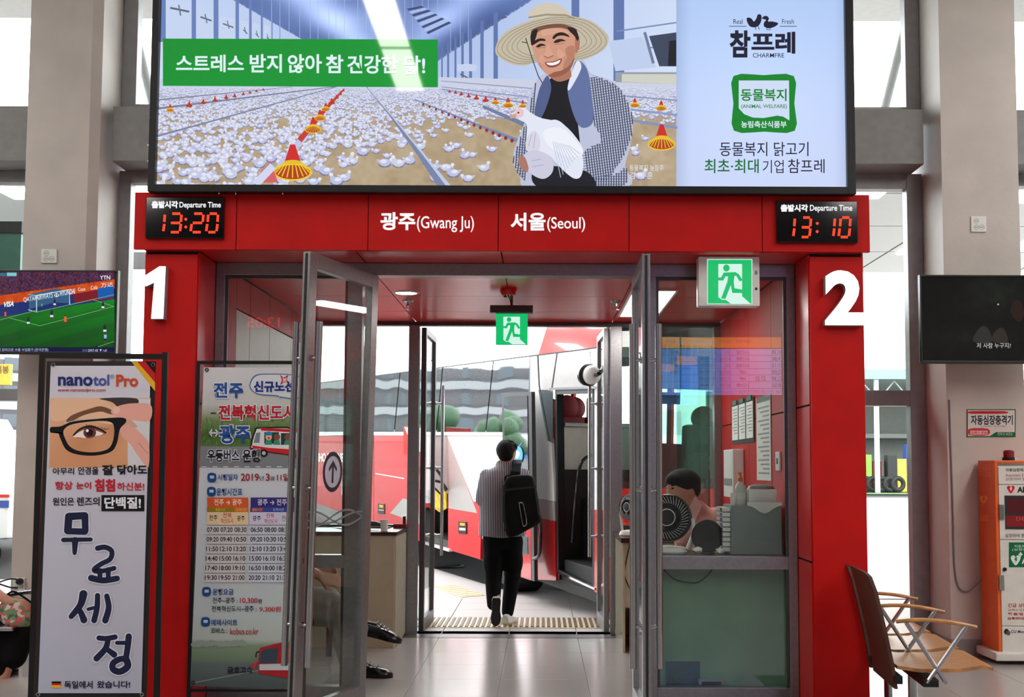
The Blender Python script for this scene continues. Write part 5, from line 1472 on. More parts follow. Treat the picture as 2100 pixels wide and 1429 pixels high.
socket(86, 511, 117, 540, 'three gang wall socket high on the pillar above the football television')
socket(1990, 444, 2022, 476, 'three gang wall socket high on the pillar above the dark television')
t = socket(28, 1184, 52, 1212, 'wall socket low on the pillar with a black plug and cord in it')
c = at(42, 1192, YP - 0.03)
MB().lathe([(0.026, 0), (0.028, -0.02), (0.018, -0.045), (0.0, -0.047)], c, axis=(0, 1, 0), seg=16).build('plug', 'black_plastic', t, True)
m = MB().tube(spline([c, at(30, 1187, YP - 0.06), at(12, 1189, YP - 0.06), at(-12, 1198, YP - 0.05)], 6), 0.006)
m.tube(spline([at(36, 1205, YP - 0.02), at(20, 1204, YP - 0.03), at(-2, 1197, YP - 0.03), at(-14, 1194, YP - 0.03)], 6), 0.006)
m.build('cord', 'rubber', t, True)

# AED wall sign and cabinet
P = FY(YP)
a, b_ = P.at(1983, 839), P.at(2083, 896)
t = thing('wall_sign', 'white and green defibrillator notice on the pillar under the dark television', 'sign', ((a.x + b_.x) / 2, YP, b_.z))
MB().box(a.x, b_.x, YP - 0.006, YP, b_.z, a.z).build('board', 'white_plastic', t)
k = Ink(FY(YP - 0.006), 0.0006)
GN = (20, 104, 66)
k.rect(1983, 839, 2083, 896, GN); k.rect(1985, 841, 2081, 894, (214, 212, 208)); k.poly([(2030, 894), (2042, 886), (2081, 886), (2081, 894)], GN)
k.smooth([(1990, 843), (2060, 843), (2060, 848), (1990, 848)], (200, 40, 50), 3); k.text('자동심장충격기', (1991, 851, 2077, 871), (30, 50, 60), bold=0.03)
k.text('누구에게나 · 최고이네요', (2010, 872, 2062, 876), (70, 70, 70)); k.text('전주시 보건소', (2046, 887, 2077, 893), (220, 232, 226)); k.smooth([(1988, 879), (2026, 879), (2026, 892), (1988, 892)], (200, 60, 66), 3)
k.rect(1990, 883, 2025, 891, (230, 190, 190)); k.text('심폐소생술', (1991, 884, 2024, 890), (190, 50, 60), bold=0.02)
k.build('notice_print', t, 'matte_print')
YA = 8.88
A0 = ax(2042, YA, 1000); zt_ = az(952, YA, 2042)
t = thing('defibrillator_cabinet', 'orange and white standing defibrillator cabinet with a red heart mark by the right pillar', 'cabinet', (A0 + 0.25, YA, 0))
CW = 0.52
MB().box(A0 + 0.02, A0 + CW - 0.02, YA + 0.02, YP - 0.02, 0.1, zt_ - 0.01, bev=0.004).build('carcass', 'offwhite', t)
MB().box(A0 - 0.004, A0 + 0.02, YA + 0.004, YP - 0.03, 0.09, zt_ + 0.01, bev=0.004).build('side_panel', 'orange', t)
MB().box(A0 + CW - 0.02, A0 + CW + 0.004, YA + 0.004, YP - 0.03, 0.09, zt_ + 0.01, bev=0.004).build('side_panel', 'orange', t)
MB().box(A0 - 0.004, A0 + CW, YA + 0.004, YP - 0.03, zt_ + 0.01, zt_ + 0.03, bev=0.004).build('top_panel', 'orange', t)
MB().box(A0 - 0.05, A0 + CW + 0.05, YA - 0.06, YP - 0.03, 0.03, 0.09, bev=0.01).build('plinth', 'offwhite', t)
zz = [az(y, YA, 2060) for y in (1341, 1284, 1107, 994, 957)]
for nm, z0, z1 in (('lower_panel', zz[0], zz[1]), ('lower_door', zz[1] + 0.004, zz[2]), ('upper_door', zz[2] + 0.004, zz[3]), ('header_board', zz[3] + 0.004, zz[4])):
    MB().box(A0 + 0.022, A0 + CW - 0.022, YA, YA + 0.02, z0, z1, bev=0.003).build(nm, 'offwhite', t)
P = FY(YA)
a, b_ = P.at(2060, 1016), P.at(2130, 1085)
MB().box(a.x, b_.x, YA - 0.004, YA + 0.002, b_.z, a.z).build('viewing_window', 'bus_dark', t)
k = Ink(P, 0.001)
def heart(x, y, s, c, bolt):
    k.smooth([(x, y - 0.5 * s), (x + 0.3 * s, y - 0.85 * s), (x + 0.8 * s, y - 0.7 * s), (x + 0.85 * s, y - 0.1 * s), (x, y + s), (x - 0.85 * s, y - 0.1 * s), (x - 0.8 * s, y - 0.7 * s), (x - 0.3 * s, y - 0.85 * s)], c, 4)
    k.poly([(x - 0.05 * s, y - 0.5 * s), (x + 0.3 * s, y - 0.5 * s), (x + 0.15 * s, y - 0.1 * s), (x + 0.35 * s, y - 0.1 * s), (x - 0.1 * s, y + 0.55 * s), (x, y + 0.05 * s), (x - 0.25 * s, y + 0.05 * s)], bolt)
heart(2073, 1003, 8.5, (196, 30, 46), (230, 226, 220)); k.text('AED', (2086, 998, 2116, 1010), (30, 30, 34), bold=0.04)
k.text('자동심장제세동기', (2062, 960, 2120, 967), (50, 50, 54), bold=0.02); k.text('Automatic External', (2062, 971, 2120, 977), (180, 50, 60)); k.text('심장마비 발생시', (2062, 979, 2120, 985), (80, 60, 60))
k.build('header_print', t, 'matte_print'); k = Ink(P, 0.001)
k.text('심장마비 환자', (2061, 1094, 2110, 1102), (50, 50, 54), bold=0.01)
k.build('cabinet_lettering', t, 'matte_print'); k = Ink(P, 0.001)
k.rect(2069, 1112, 2135, 1163, (20, 104, 66)); k.text('자동제세동기', (2080, 1117, 2125, 1123), (210, 230, 220)); k.text('(심장충격기)', (2076, 1124, 2128, 1130), (210, 230, 220)); heart(2083, 1148, 11, (222, 234, 228), (20, 104, 66)); k.text('AED', (2095, 1143, 2130, 1156), (222, 234, 228), bold=0.03); k.text('+', (2089, 1132, 2097, 1141), (222, 234, 228), bold=0.06)
k.build('cabinet_sticker', t, 'matte_print'); k = Ink(P, 0.001)
k.text('긴급 상황시', (2067, 1237, 2115, 1245), (176, 40, 50), bold=0.02); k.text('심폐소생술 실시', (2067, 1248, 2120, 1253), (176, 60, 66)); k.text('緊急情況下', (2067, 1256, 2120, 1262), (176, 40, 50), bold=0.02); k.text('自動除細動器', (2067, 1265, 2120, 1271), (176, 40, 50), bold=0.02)
k.build('instruction_lettering', t, 'matte_print'); k = Ink(P, 0.001)
k.ell(2064, 1295, 5, 6, (40, 40, 44)); k.ell(2068, 1298, 4, 5, (90, 90, 94)); k.text('CU Medical', (2073, 1292, 2112, 1298), (50, 50, 54), bold=0.015)
k.build('maker_mark', t, 'matte_print'); k = Ink(P, 0.0045)
k.rect(2066, 1022, 2130, 1052, (84, 26, 34)); k.rect(2064, 1057, 2130, 1080, (130, 30, 36)); k.text('DEFI', (2084, 1060, 2112, 1067), (200, 90, 80))
k.build('cabinet_print', t, 'matte_print')
for y0, y1 in ((1034, 1066), (1178, 1210)):
    a, b_ = P.at(2048, y0), P.at(2059, y1)
    MB().box(a.x, b_.x, YA - 0.012, YA + 0.003, b_.z, a.z, bev=0.003).build('handle', 'steel', t)
for x, y in ((2060, 1167),):
    c = P.at(x, y); MB().cyl(c + Vector((0, 0.004, 0)), c + Vector((0, -0.012, 0)), 0.014, seg=16).build('lock', 'black_metal', t, True)
k = Ink(Plane((A0 - 0.005, 0, 0), (-1, 0, 0)), 0.001)
heart(2017, 1024, 9, (240, 170, 110), (226, 98, 26)); k.build('side_mark', t, 'matte_print'); k = Ink(Plane((A0 - 0.005, 0, 0), (-1, 0, 0)), 0.001)
k.text('AED', (2010, 1056, 2026, 1068), (240, 160, 100), bold=0.03)
for i in range(5): k.line([(2008, 958 + i * 4), (2032, 961 + i * 4)], 1.2, (240, 150, 90))
k.build('side_print', t, 'matte_print')
c = at(2069, 940, YA + 0.15)
bcn = MB().cyl((c.x, YA + 0.15, zt_ + 0.03), (c.x, YA + 0.15, zt_ + 0.055), 0.05, seg=20).build('beacon_base', 'black_plastic', t, True)
MB().lathe([(0.04, 0), (0.04, 0.045), (0.03, 0.055), (0, 0.057)], (c.x, YA + 0.15, zt_ + 0.055), seg=20).build('beacon_lens', 'seat_red', t, True)
m = MB().tube(spline([(PRX[0] + 0.02, YP - 0.01, 2.0), (PRX[0] + 0.03, YP - 0.012, 1.2), (PRX[0] + 0.04, YP - 0.012, 0.62), (PRX[0] + 0.12, YP - 0.02, 0.5), (A0, YP - 0.05, 0.6)], 8), 0.006)
tag(m.build('power_cable', 'grey_plastic', None, True), 'thin grey cable drooping down the right pillar to the defibrillator cabinet', 'cable')

# ------------------------------------------------------------------ waiting seats, right
def seat_unit(loc, rz, label, first=True):
    t = thing('waiting_seat', label, 'seat', loc, (0, 0, rz), group='wooden waiting seats beside the gate')
    w = dict(world=False)
    # local: +x is where the sitter faces, y along the row
    m = MB()
    prof = [(-0.02, 0.30), (-0.035, 0.42), (-0.075, 0.62), (-0.115, 0.80), (-0.14, 0.88), (-0.155, 0.90)]
    th = 0.018
    ys = [(-0.27, 0), (-0.27, 1), (0.27, 1), (0.27, 0)]
    out = []
    P_ = [Vector((x, 0, z)) for x, z in prof]
    n = len(P_)
    grid = []
    for i, p in enumerate(P_):
        wdt = 0.285 if i < n - 2 else (0.265 if i == n - 2 else 0.22)
        grid.append([m.bm.verts.new((p.x + sx, y, p.z)) for sx in (0, -th) for y in (-wdt, -wdt / 3, wdt / 3, wdt)])
    for a_, b__ in zip(grid, grid[1:]):
        for j in range(3):
            m.bm.faces.new((a_[j], a_[j + 1], b__[j + 1], b__[j])); m.bm.faces.new((a_[4 + j], b__[4 + j], b__[5 + j], a_[5 + j]))
        m.bm.faces.new((a_[0], b__[0], b__[4], a_[4])); m.bm.faces.new((a_[3], a_[7], b__[7], b__[3]))
    for G_ in (grid[0], grid[-1]):
        for j in range(3): m.bm.faces.new((G_[j], G_[j + 1], G_[5 + j], G_[4 + j]))
    m.build('backrest', 'leather_brown', t, True, **w)
    m = MB(); prof = [(-0.02, 0.42), (0.1, 0.405), (0.3, 0.41), (0.42, 0.43), (0.47, 0.42)]
    grid = [[m.bm.verts.new((x, y, z + dz)) for dz in (0, -0.018) for y in (-0.28, 0.28)] for x, z in prof]
    for a_, b__ in zip(grid, grid[1:]):
        m.bm.faces.new((a_[0], a_[1], b__[1], b__[0])); m.bm.faces.new((a_[2], b__[2], b__[3], a_[3])); m.bm.faces.new((a_[0], b__[0], b__[2], a_[2])); m.bm.faces.new((a_[1], a_[3], b__[3], b__[1]))
    for G_ in (grid[0], grid[-1]): m.bm.faces.new((G_[0], G_[1], G_[3], G_[2]))
    m.build('seat_board', 'wood', t, True, **w)
    for s in (-1,):
        y = -0.32
        m = MB().tube(spline([(-0.03, y, 0.655), (0.1, y, 0.665), (0.25, y, 0.655), (0.38, y, 0.63)], 6), [0.011] * 19, 8)
        arm = m.build('armrest', 'wood', t, True, **w)
        m = MB().tube([(0.02, y, 0.65), (0.22, y, 0.34)], 0.012).tube([(0.33, y, 0.64), (0.12, y, 0.34)], 0.012)
        b_ = m.build('arm_strut', 'steel', t, True, world=False)
    m = MB().box(-0.04, 0.0, -0.31, 0.31, 0.33, 0.37).box(0.1, 0.18, -0.33, 0.33, 0.32, 0.36, bev=0.005)
    m.build('beam', 'black_metal', t, **w)
    if first:
        m = MB().cyl((0.14, 0.1, 0.05), (0.14, 0.1, 0.33), 0.025, seg=12).box(-0.15, 0.42, 0.07, 0.13, 0.0, 0.05, bev=0.01)
        m.build('leg', 'steel', t, True, **w)
    return t
RZ = math.radians(-5)
b0 = Vector((1.925, 6.52, 0)); dr_ = Vector((math.sin(-RZ), math.cos(RZ), 0))
seat_unit(tuple(b0), RZ, 'brown backed waiting seat nearest the red column, wooden armrest in front')
seat_unit(tuple(b0 + dr_ * 0.66), RZ, 'second brown backed waiting seat, partly behind the first armrest', True)
seat_unit(tuple(b0 + dr_ * 1.32), RZ, 'third waiting seat of the row, farthest along toward the window', False)
# ------------------------------------------------------------------ counters
yl = gy(1330)
cxr = ax(808, yl, 1200)
t = thing('counter', 'beige counter with dark worktop on the left of the passage', 'counter', ((XL + cxr) / 2, yl, 0))
MB().box(XL + 0.02, cxr, yl, YB - 0.02, 0.0, 0.90, bev=0.003).build('counter_body', 'beige_laminate', t)
MB().box(cxr, cxr + 0.012, yl + 0.01, YB - 0.03, 0.02, 0.89).build('side_sheet', 'beige_gloss', t)
MB().box(XL + 0.02, cxr + 0.02, yl - 0.02, YB - 0.02, 0.9, 0.93, bev=0.004).build('worktop', 'dark_wood', t)
ztop = 0.93
yr = gy(1338)
cxl = ax(1277, yr, 1200)
t = thing('counter', 'pale counter with dark red worktop on the right of the passage', 'counter', ((XR + cxl) / 2, yr, 0))
MB().box(cxl, cxl + 0.02, yr, YB - 0.02, 0.0, 0.86, bev=0.003).box(cxl + 0.02, XR - 0.02, yr + 0.01, yr + 0.03, 0.35, 0.86).build('counter_body', 'beige_gloss', t)
MB().box(cxl - 0.015, XR - 0.02, yr - 0.03, YB - 0.02, 0.86, 0.9, bev=0.004).build('worktop', 'dark_wood', t)
# booth desk right behind the right sidelight
zd = az(1139, YD + 0.15, 1480) + 0.0
dk = thing('booth_desk', 'desk with a grey-green front behind the right sidelight, holding fans and a drawer unit', 'desk', (1.1, YD + 0.4, 0))
MB().box(ax(1346, YD, 900) - 0.02, XR - 0.01, YD + 0.12, YD + 0.62, zd - 0.03, zd, bev=0.003).build('desktop', 'black_plastic', dk)
MB().box(ax(1346, YD, 900) - 0.02, XR - 0.01, YD + 0.14, YD + 0.16, 0.02, zd - 0.03).build('front_panel', 'tinted_panel', dk)
a, b_ = at(1366, 1356, YD + 0.13), at(1436, 1440, YD + 0.13)
MB().box(a.x, b_.x, YD + 0.13, YD + 0.14, max(0.03, b_.z), a.z).build('taped_sheet', 'glass_green', dk)
m = MB().tube(spline([at(1362, 1168, YD + 0.12), at(1385, 1188, YD + 0.12), at(1425, 1195, YD + 0.12), at(1445, 1185, YD + 0.12), at(1460, 1168, YD + 0.12)], 6), 0.004)
m.build('cable', 'rubber', dk, True)
# small grey device on the floor behind the pane
t = thing('floor_device', 'dark boxy device behind the lower pane of the right sidelight', 'device', (at(1458, 1420, YD + 0.12).x, YD + 0.10, 0.1))
a, b_ = at(1432, 1392, YD + 0.11), at(1484, 1440, YD + 0.11)
MB().box(a.x, b_.x, YD + 0.1, YD + 0.128, 0.1, a.z, bev=0.004).build('casing', 'grey_plastic', t)
MB().box(a.x + 0.02, b_.x - 0.015, YD + 0.098, YD + 0.1, a.z - 0.035, a.z - 0.015).box(a.x + 0.05, b_.x - 0.015, YD + 0.098, YD + 0.1, a.z - 0.1, a.z - 0.065).build('slot', 'rubber', t)

# fans
def fan(name, label, c, R, axis, zbase, ring='black_plastic', stand='white_plastic', guard=True):
    """round desk fan; c centre of the guard, axis the way it blows"""
    c = Vector(c); ax_ = Vector(axis).normalized()
    t = thing(name, label, 'fan', (c.x, c.y, zbase))
    m = MB().torus(c, R * 0.9, R * 0.1, ax_, 40, 8)
    for s in (-1, 1): m.torus(c + ax_ * s * R * 0.22, R * 0.93, R * 0.03, ax_, 40, 6)
    m.build('outer_ring', ring, t, True)
    q = ax_.to_track_quat('Z', 'Y').to_matrix()
    m = MB()
    for i in range(40):
        a = 2 * PI * i / 40
        p0 = c + q @ Vector((R * 0.6 * math.cos(a), R * 0.6 * math.sin(a), R * 0.25)); p1 = c + q @ Vector((R * 0.9 * math.cos(a + 0.2), R * 0.9 * math.sin(a + 0.2), R * 0.2))
        m.cyl(p0, p1, R * 0.012, seg=5, cap=False)
    m.torus(c + ax_ * R * 0.3, R * 0.34, R * 0.02, ax_, 24, 6)
    m.build('guard', 'white_plastic' if stand == 'white_plastic' else ring, t, True)
    MB().lathe([(0, R * 0.32), (R * 0.33, R * 0.3), (R * 0.34, R * 0.24), (0, R * 0.2)], c, ax_, seg=24).build('hub', ring, t, True)
    m = MB()
    for i in range(5):
        a = 2 * PI * i / 5
        pts = [q @ Vector((r * math.cos(a + d), r * math.sin(a + d), z)) + c for r, d, z in ((R * 0.15, 0, 0.02 * R), (R * 0.8, -0.1, -R * 0.06), (R * 0.82, 0.75, R * 0.08), (R * 0.2, 0.6, R * 0.05))]
        m.quad(*pts)
    m.build('blades', ring, t)
    MB().lathe([(0, -R * 0.16), (R * 0.84, -R * 0.14), (R * 0.88, -R * 0.05), (R * 0.84, -R * 0.1), (0, -R * 0.12)], c, ax_, seg=28).torus(c + ax_ * R * 0.27, R * 0.58, R * 0.03, ax_, 28, 6).build('rear_cover', ring, t, True)
    m = MB(); side = Vector((-ax_.y, ax_.x, 0)).normalized()
    for s in (-1, 1):
        m.tube(spline([c + side * s * R * 1.02, c + side * s * R * 1.06 + Vector((0, 0, -R * 0.6)), Vector((c.x, c.y, 0)) + side * s * R * 0.8 + Vector((0, 0, zbase + 0.03))], 5), R * 0.09)
    m.lathe([(R * 0.75, 0.0), (R * 0.8, 0.012), (R * 0.7, 0.04), (R * 0.2, 0.05), (0, 0.05)], (c.x, c.y, zbase), seg=28)
    m.build('stand', stand, t, True)
    return t
fan('desk_fan', 'black desk fan with white stand on the booth desk by the door handle', at(1370, 1062, YD + 0.34), 49 * (YD + 0.34) / 2400, (-0.25, -0.9, 0.12), zd)
# round black panel fan seen from behind
c = at(1450, 1099, YD + 0.3)
t = thing('round_mirror', 'small round black disc standing on the booth desk beside the fan', 'mirror', (c.x, c.y, zd))
r_ = 33 * (YD + 0.3) / 2400
m = MB().lathe([(0, -0.012), (r_ * 0.97, -0.012), (r_, -0.004), (r_, 0.012), (r_ * 0.95, 0.018), (0, 0.018)], c, (0.12, -1, 0.1), seg=40)
m.build('disc', 'black_plastic', t, True)
MB().cyl((c.x, c.y + 0.02, zd + 0.012), (c.x, c.y + 0.02, c.z - r_ * 0.6), 0.012).lathe([(0.05, 0), (0.045, 0.012), (0, 0.014)], (c.x, c.y + 0.02, zd), seg=20).build('stand', 'black_plastic', t, True)
yf = 9.6
fan('desk_fan', 'black desk fan with white stand on the right passage counter', at(1291, 1040, yf), 27 * yf / 2400, (-0.75, -0.55, 0.05), 0.9)

# drawer organiser
YO = YD + 0.22
a, b_ = at(1499, 1036, YO), at(1604, 1140, YO)
t = thing('drawer_organiser', 'grey desktop drawer unit with white labelled drawers on the booth desk', 'drawer unit', ((a.x + b_.x) / 2, YO + 0.15, zd))
dx_ = at(1474, 1090, YO + 0.3).x
MB().box(a.x, b_.x, YO, YO + 0.34, zd, a.z, bev=0.006).build('casing', 'box_steel', t)
nz_ = 9
for i in range(nz_):
    z0 = zd + 0.02 + (a.z - zd - 0.03) * i / nz_; z1 = z0 + (a.z - zd - 0.03) / nz_ - 0.006
    dr1 = MB().box(a.x - 0.05, a.x - 0.001, YO + 0.02, YO + 0.3, z0, z1, bev=0.002).build('drawer', 'white_plastic', t)
    lb = MB().box(a.x - 0.052, a.x - 0.05, YO + 0.05, YO + 0.13, z0 + 0.004, z1 - 0.004).build('label_tab', 'blue_paint' if i % 2 else 'black_plastic', None); lb.parent = dr1
    lb.data.transform(MW[t.name].inverted())
zo = a.z
# lotion bottle
c = at(1519, 1036, YO + 0.12); c.z = zo
s = YO / 2400
t = thing('pump_bottle', 'clear pump bottle with an orange nozzle on the drawer unit', 'bottle', tuple(c))
MB().lathe([(0, 0), (11 * s, 0), (12 * s, 0.01), (12 * s, 30 * s), (11 * s, 38 * s), (5 * s, 47 * s), (4 * s, 50 * s), (0, 50 * s)], c, seg=24).build('bottle_body', 'clear_plastic', t, True)
MB().lathe([(5 * s, 48 * s), (5 * s, 56 * s), (3 * s, 58 * s), (2 * s, 58 * s), (2 * s, 66 * s), (0, 67 * s)], c, seg=16).box(c.x - 5 * s, c.x + 2 * s, c.y - 2 * s, c.y + 2 * s, c.z + 63 * s, c.z + 67 * s, bev=0.001).build('pump', 'orange', t, True)
MB().lathe([(11.6 * s, 10 * s), (12.2 * s, 12 * s), (12.2 * s, 24 * s), (11.6 * s, 26 * s)], c, seg=24, close=False).build('label_band', 'offwhite', t, True)
c = at(1503, 1036, YO + 0.08); c.z = zo
t = thing('hand_cream_tube', 'small white tube standing beside the pump bottle', 'tube', tuple(c))
MB().prism([c + Vector((-4 * s, 0, 0)), c + Vector((4 * s, 0, 0)), c + Vector((5 * s, 0, 24 * s)), c + Vector((-5 * s, 0, 24 * s))], (0, 0.015, 0)).build('tube_body', 'paper', t)
# wrapped box
a, b_ = at(1532, 1003, YO + 0.05), at(1600, 1036, YO + 0.05)
t = thing('tissue_box', 'pale box under a crumpled white cloth on the drawer unit', 'box', ((a.x + b_.x) / 2, YO + 0.15, zo))
MB().box(a.x + 0.01, b_.x - 0.02, YO + 0.04, YO + 0.24, zo, a.z, bev=0.012).build('box_body', 'paper', t, True)
m = MB().lathe([(0.09, 0), (0.08, 0.02), (0.05, 0.03), (0.0, 0.032)], ((a.x + b_.x) / 2, YO + 0.14, a.z), seg=14); m.build('cloth_top', 'grey_plastic', t, True)
m = MB(); xs_ = np.linspace(a.x - 0.01, b_.x, 9)
pts = [(x, YO + 0.0 - 0.004, zo + 0.002 - (0.055 * math.exp(-((i - 4) / 2.2) ** 2))) for i, x in enumerate(xs_)]
m.prism([(xs_[0], YO - 0.004, zo + 0.02)] + pts + [(xs_[-1], YO - 0.004, zo + 0.02)], (0, 0.003, 0))
m.build('hanging_cloth', 'paper', t)
# crumpled papers
for x, y, sc in ((1430, 1130, 1.0), (1477, 1128, 0.9)):
    c = at(x, y + 6, YD + 0.2); c.z = zd
    b = bmesh.new(); bmesh.ops.create_icosphere(b, subdivisions=2, radius=0.035 * sc)
    for v in b.verts: v.co *= 1 + rnd.uniform(-0.25, 0.2); v.co.z = v.co.z * 0.7 + 0.028 * sc; v.co += c
    me = bpy.data.meshes.new('wad'); b.to_mesh(me); b.free()
    tag(link('crumpled_paper', me, 'paper'), 'crumpled white paper left of the round black disc' if x < 1450 else 'crumpled white paper right of the round black disc', 'paper', 'crumpled papers on the booth desk')

# notices on the right red wall
WPL = Plane((XR - 0.001, 0, 0), (-1, 0, 0))
def wall_rect(x0, x1, y0, y1):
    a = WPL.at(x0, (y0 + y1) / 2); b_ = WPL.at(x1, (y0 + y1) / 2)
    return b_.y, a.y, WPL.at((x0 + x1) / 2, y1).z, WPL.at((x0 + x1) / 2, y0).z
y0, y1, z0, z1 = wall_rect(1503, 1548, 820, 908)
t = thing('clip_board_rack', 'rack of three green-edged notice sheets on the red booth wall', 'notice board', (XR, (y0 + y1) / 2, z0))
MB().box(XR - 0.008, XR - 0.002, y0, y1, z0, z1).build('backing', 'bus_dark', t)
for i in range(3):
    q0 = y0 + (y1 - y0) * (i + 0.08) / 3; q1 = y0 + (y1 - y0) * (i + 0.92) / 3
    sh = MB().box(XR - 0.012, XR - 0.008, q0, q1, z0 + 0.03, z1 - 0.03).build('notice_sheet', 'paper', t)
    ln = MB()
    for j in range(9):
        zz_ = z1 - 0.06 - j * (z1 - z0 - 0.12) / 9; ln.box(XR - 0.0125, XR - 0.012, q0 + 0.02, q1 - 0.02 - 0.04 * (j % 3), zz_ - 0.004, zz_ + 0.004)
    l2 = ln.build('text_lines', 'grey_plastic', None); l2.parent = sh; l2.data.transform(MW[t.name].inverted())
    MB().box(XR - 0.016, XR - 0.008, q0 + 0.05, q1 - 0.05, z1 - 0.02, z1 + 0.015).build('clip', 'teal_panel', t)
y0, y1, z0, z1 = wall_rect(1553, 1582, 812, 1000)
t = thing('paper_notice', 'long pale paper notice taped on the red booth wall behind the pump bottle', 'notice', (XR, (y0 + y1) / 2, z0))
z0 = WPL.at(1568, 985).z
MB().box(XR - 0.006, XR - 0.002, y0, y1, z0, z1).build('sheet', 'offwhite', t)
m = MB()
for j in range(16): 
    zz_ = z1 - 0.08 - j * (z1 - z0 - 0.1) / 16; m.box(XR - 0.0065, XR - 0.006, y0 + 0.05, y1 - 0.06 - 0.09 * (j % 3), zz_ - 0.006, zz_ + 0.006)
m.build('text_lines', 'grey_plastic', t)
MB().box(XR - 0.0068, XR - 0.006, y0 + 0.02, y1 - 0.02, z1 - 0.04, z1).build('heading_band', 'granite_dark', t)
y0, y1, z0, z1 = wall_rect(1502, 1526, 922, 968)
t = thing('paper_cup_dispenser', 'white box on the red booth wall under the notice rack', 'dispenser', (XR, (y0 + y1) / 2, z0))
MB().box(XR - 0.09, XR - 0.002, y0, y1 - 0.1, z0 - 0.2, z1, bev=0.008).build('casing', 'white_plastic', t)
MB().box(XR - 0.095, XR - 0.09, y0 + 0.05, y1 - 0.15, z0 - 0.1, z0 - 0.05).build('slot', 'grey_plastic', t)
y0, y1, z0, z1 = wall_rect(1594, 1602, 926, 965)
t = thing('light_switch', 'narrow pale switch plate on the red booth wall near the jamb', 'switch', (XR, (y0 + y1) / 2, z0))
MB().box(XR - 0.014, XR - 0.002, y0, y1, z0, z1, bev=0.002).build('plate', 'white_plastic', t)
MB().box(XR - 0.02, XR - 0.014, y0 + 0.05, y1 - 0.05, (z0 + z1) / 2 - 0.02, (z0 + z1) / 2 + 0.02).build('rocker', 'grey_plastic', t)
# glass partition of the booth
gx = 0.98
t = thing('booth_partition', 'clear glass partition with pale green edge inside the booth, right of the seated man', 'partition', (gx + 0.2, 9.2, 0.9))
gxp = ax(1453, yr, 900); 
MB().box(gxp - 0.25, gxp, yr + 0.02, yr + 0.03, 0.9, 2.35).build('pane', 'glass_green', t)
MB().box(gxp, gxp + 0.012, yr + 0.015, yr + 0.035, 0.9, 2.35).build('glass_edge', 'glass_edge', t)

# cup, papers, odds and ends on the left counter
c = at(788, 1086, yl + 0.1); c.z = ztop
s = yl / 2400
t = thing('paper_cup', 'small white paper cup on the corner of the left counter', 'cup', tuple(c))
MB().lathe([(0.0, 0), (6.8 * s, 0), (9 * s, 22 * s), (9.6 * s, 22.4 * s), (9.4 * s, 23 * s), (8.6 * s, 22 * s), (6.5 * s, 1.5 * s), (0, 1.5 * s)], c, seg=28).build('cup_body', 'paper', t, True)
MB().lathe([(7.25 * s, 6 * s), (7.9 * s, 13 * s)], c, seg=24, close=False).build('cup_print', 'pillar_paint', t, True)
t = thing('document_stack', 'loose white papers spread on the left counter behind the paper cup', 'papers', (-1.45, yl + 0.3, ztop))
for i in range(4):
    M = Matrix.Translation((-1.36 - 0.08 * i, yl + 0.28 + 0.09 * i, ztop + 0.001 + 0.0015 * i)) @ Matrix.Rotation(0.3 * i - 0.4, 4, 'Z')
    MB().box(-0.15, 0.15, -0.105, 0.105, 0, 0.0012, M=M).build('sheet', 'paper', t)
t = thing('stapler', 'black stapler and pen tray lying on papers on the left counter', 'stapler', (-1.3, yl + 0.5, ztop))
p = at(776, 1074, yl + 0.45); M = Matrix.Translation((p.x, yl + 0.45, ztop + 0.006)) @ Matrix.Rotation(-0.35, 4, 'Z')
MB().box(-0.11, 0.11, -0.03, 0.03, 0, 0.012, bev=0.003, M=M).build('tray_base', 'black_plastic', t)
MB().prism([M @ Vector(v) for v in ((-0.1, -0.02, 0.014), (0.08, -0.02, 0.014), (0.09, -0.02, 0.03), (-0.02, -0.02, 0.055), (-0.11, -0.02, 0.06))], M.to_3x3() @ Vector((0, 0.035, 0))).build('stapler_arm', 'bus_dark', t)
p = at(822, 1068, yl + 0.6)
t = thing('pencil_cup', 'dark red pencil box near the counter jamb on the left', 'box', (p.x, yl + 0.6, ztop))
MB().box(p.x - 0.06, p.x + 0.05, yl + 0.56, yl + 0.64, ztop, ztop + 0.035, bev=0.003).build('box_body', 'seat_red', t)
MB().cyl((p.x + 0.03, yl + 0.6, ztop + 0.035), (p.x + 0.03, yl + 0.6, ztop + 0.1), 0.014, seg=12).build('small_bottle', 'black_plastic', t, True)
# cables under the right counter
m = MB().tube(spline([at(1280, 1106, 9.35), at(1292, 1110, 9.35), at(1284, 1150, 9.35), at(1281, 1180, 9.35), at(1292, 1206, 9.35), at(1300, 1210, 9.35)], 6), 0.005)
tag(m.build('hanging_cable', 'rubber', None, True), 'black cable hanging under the right passage counter', 'cable')

# green curtain folds and a seated man in the booth are next; first his chair
def seat_fill(): pass
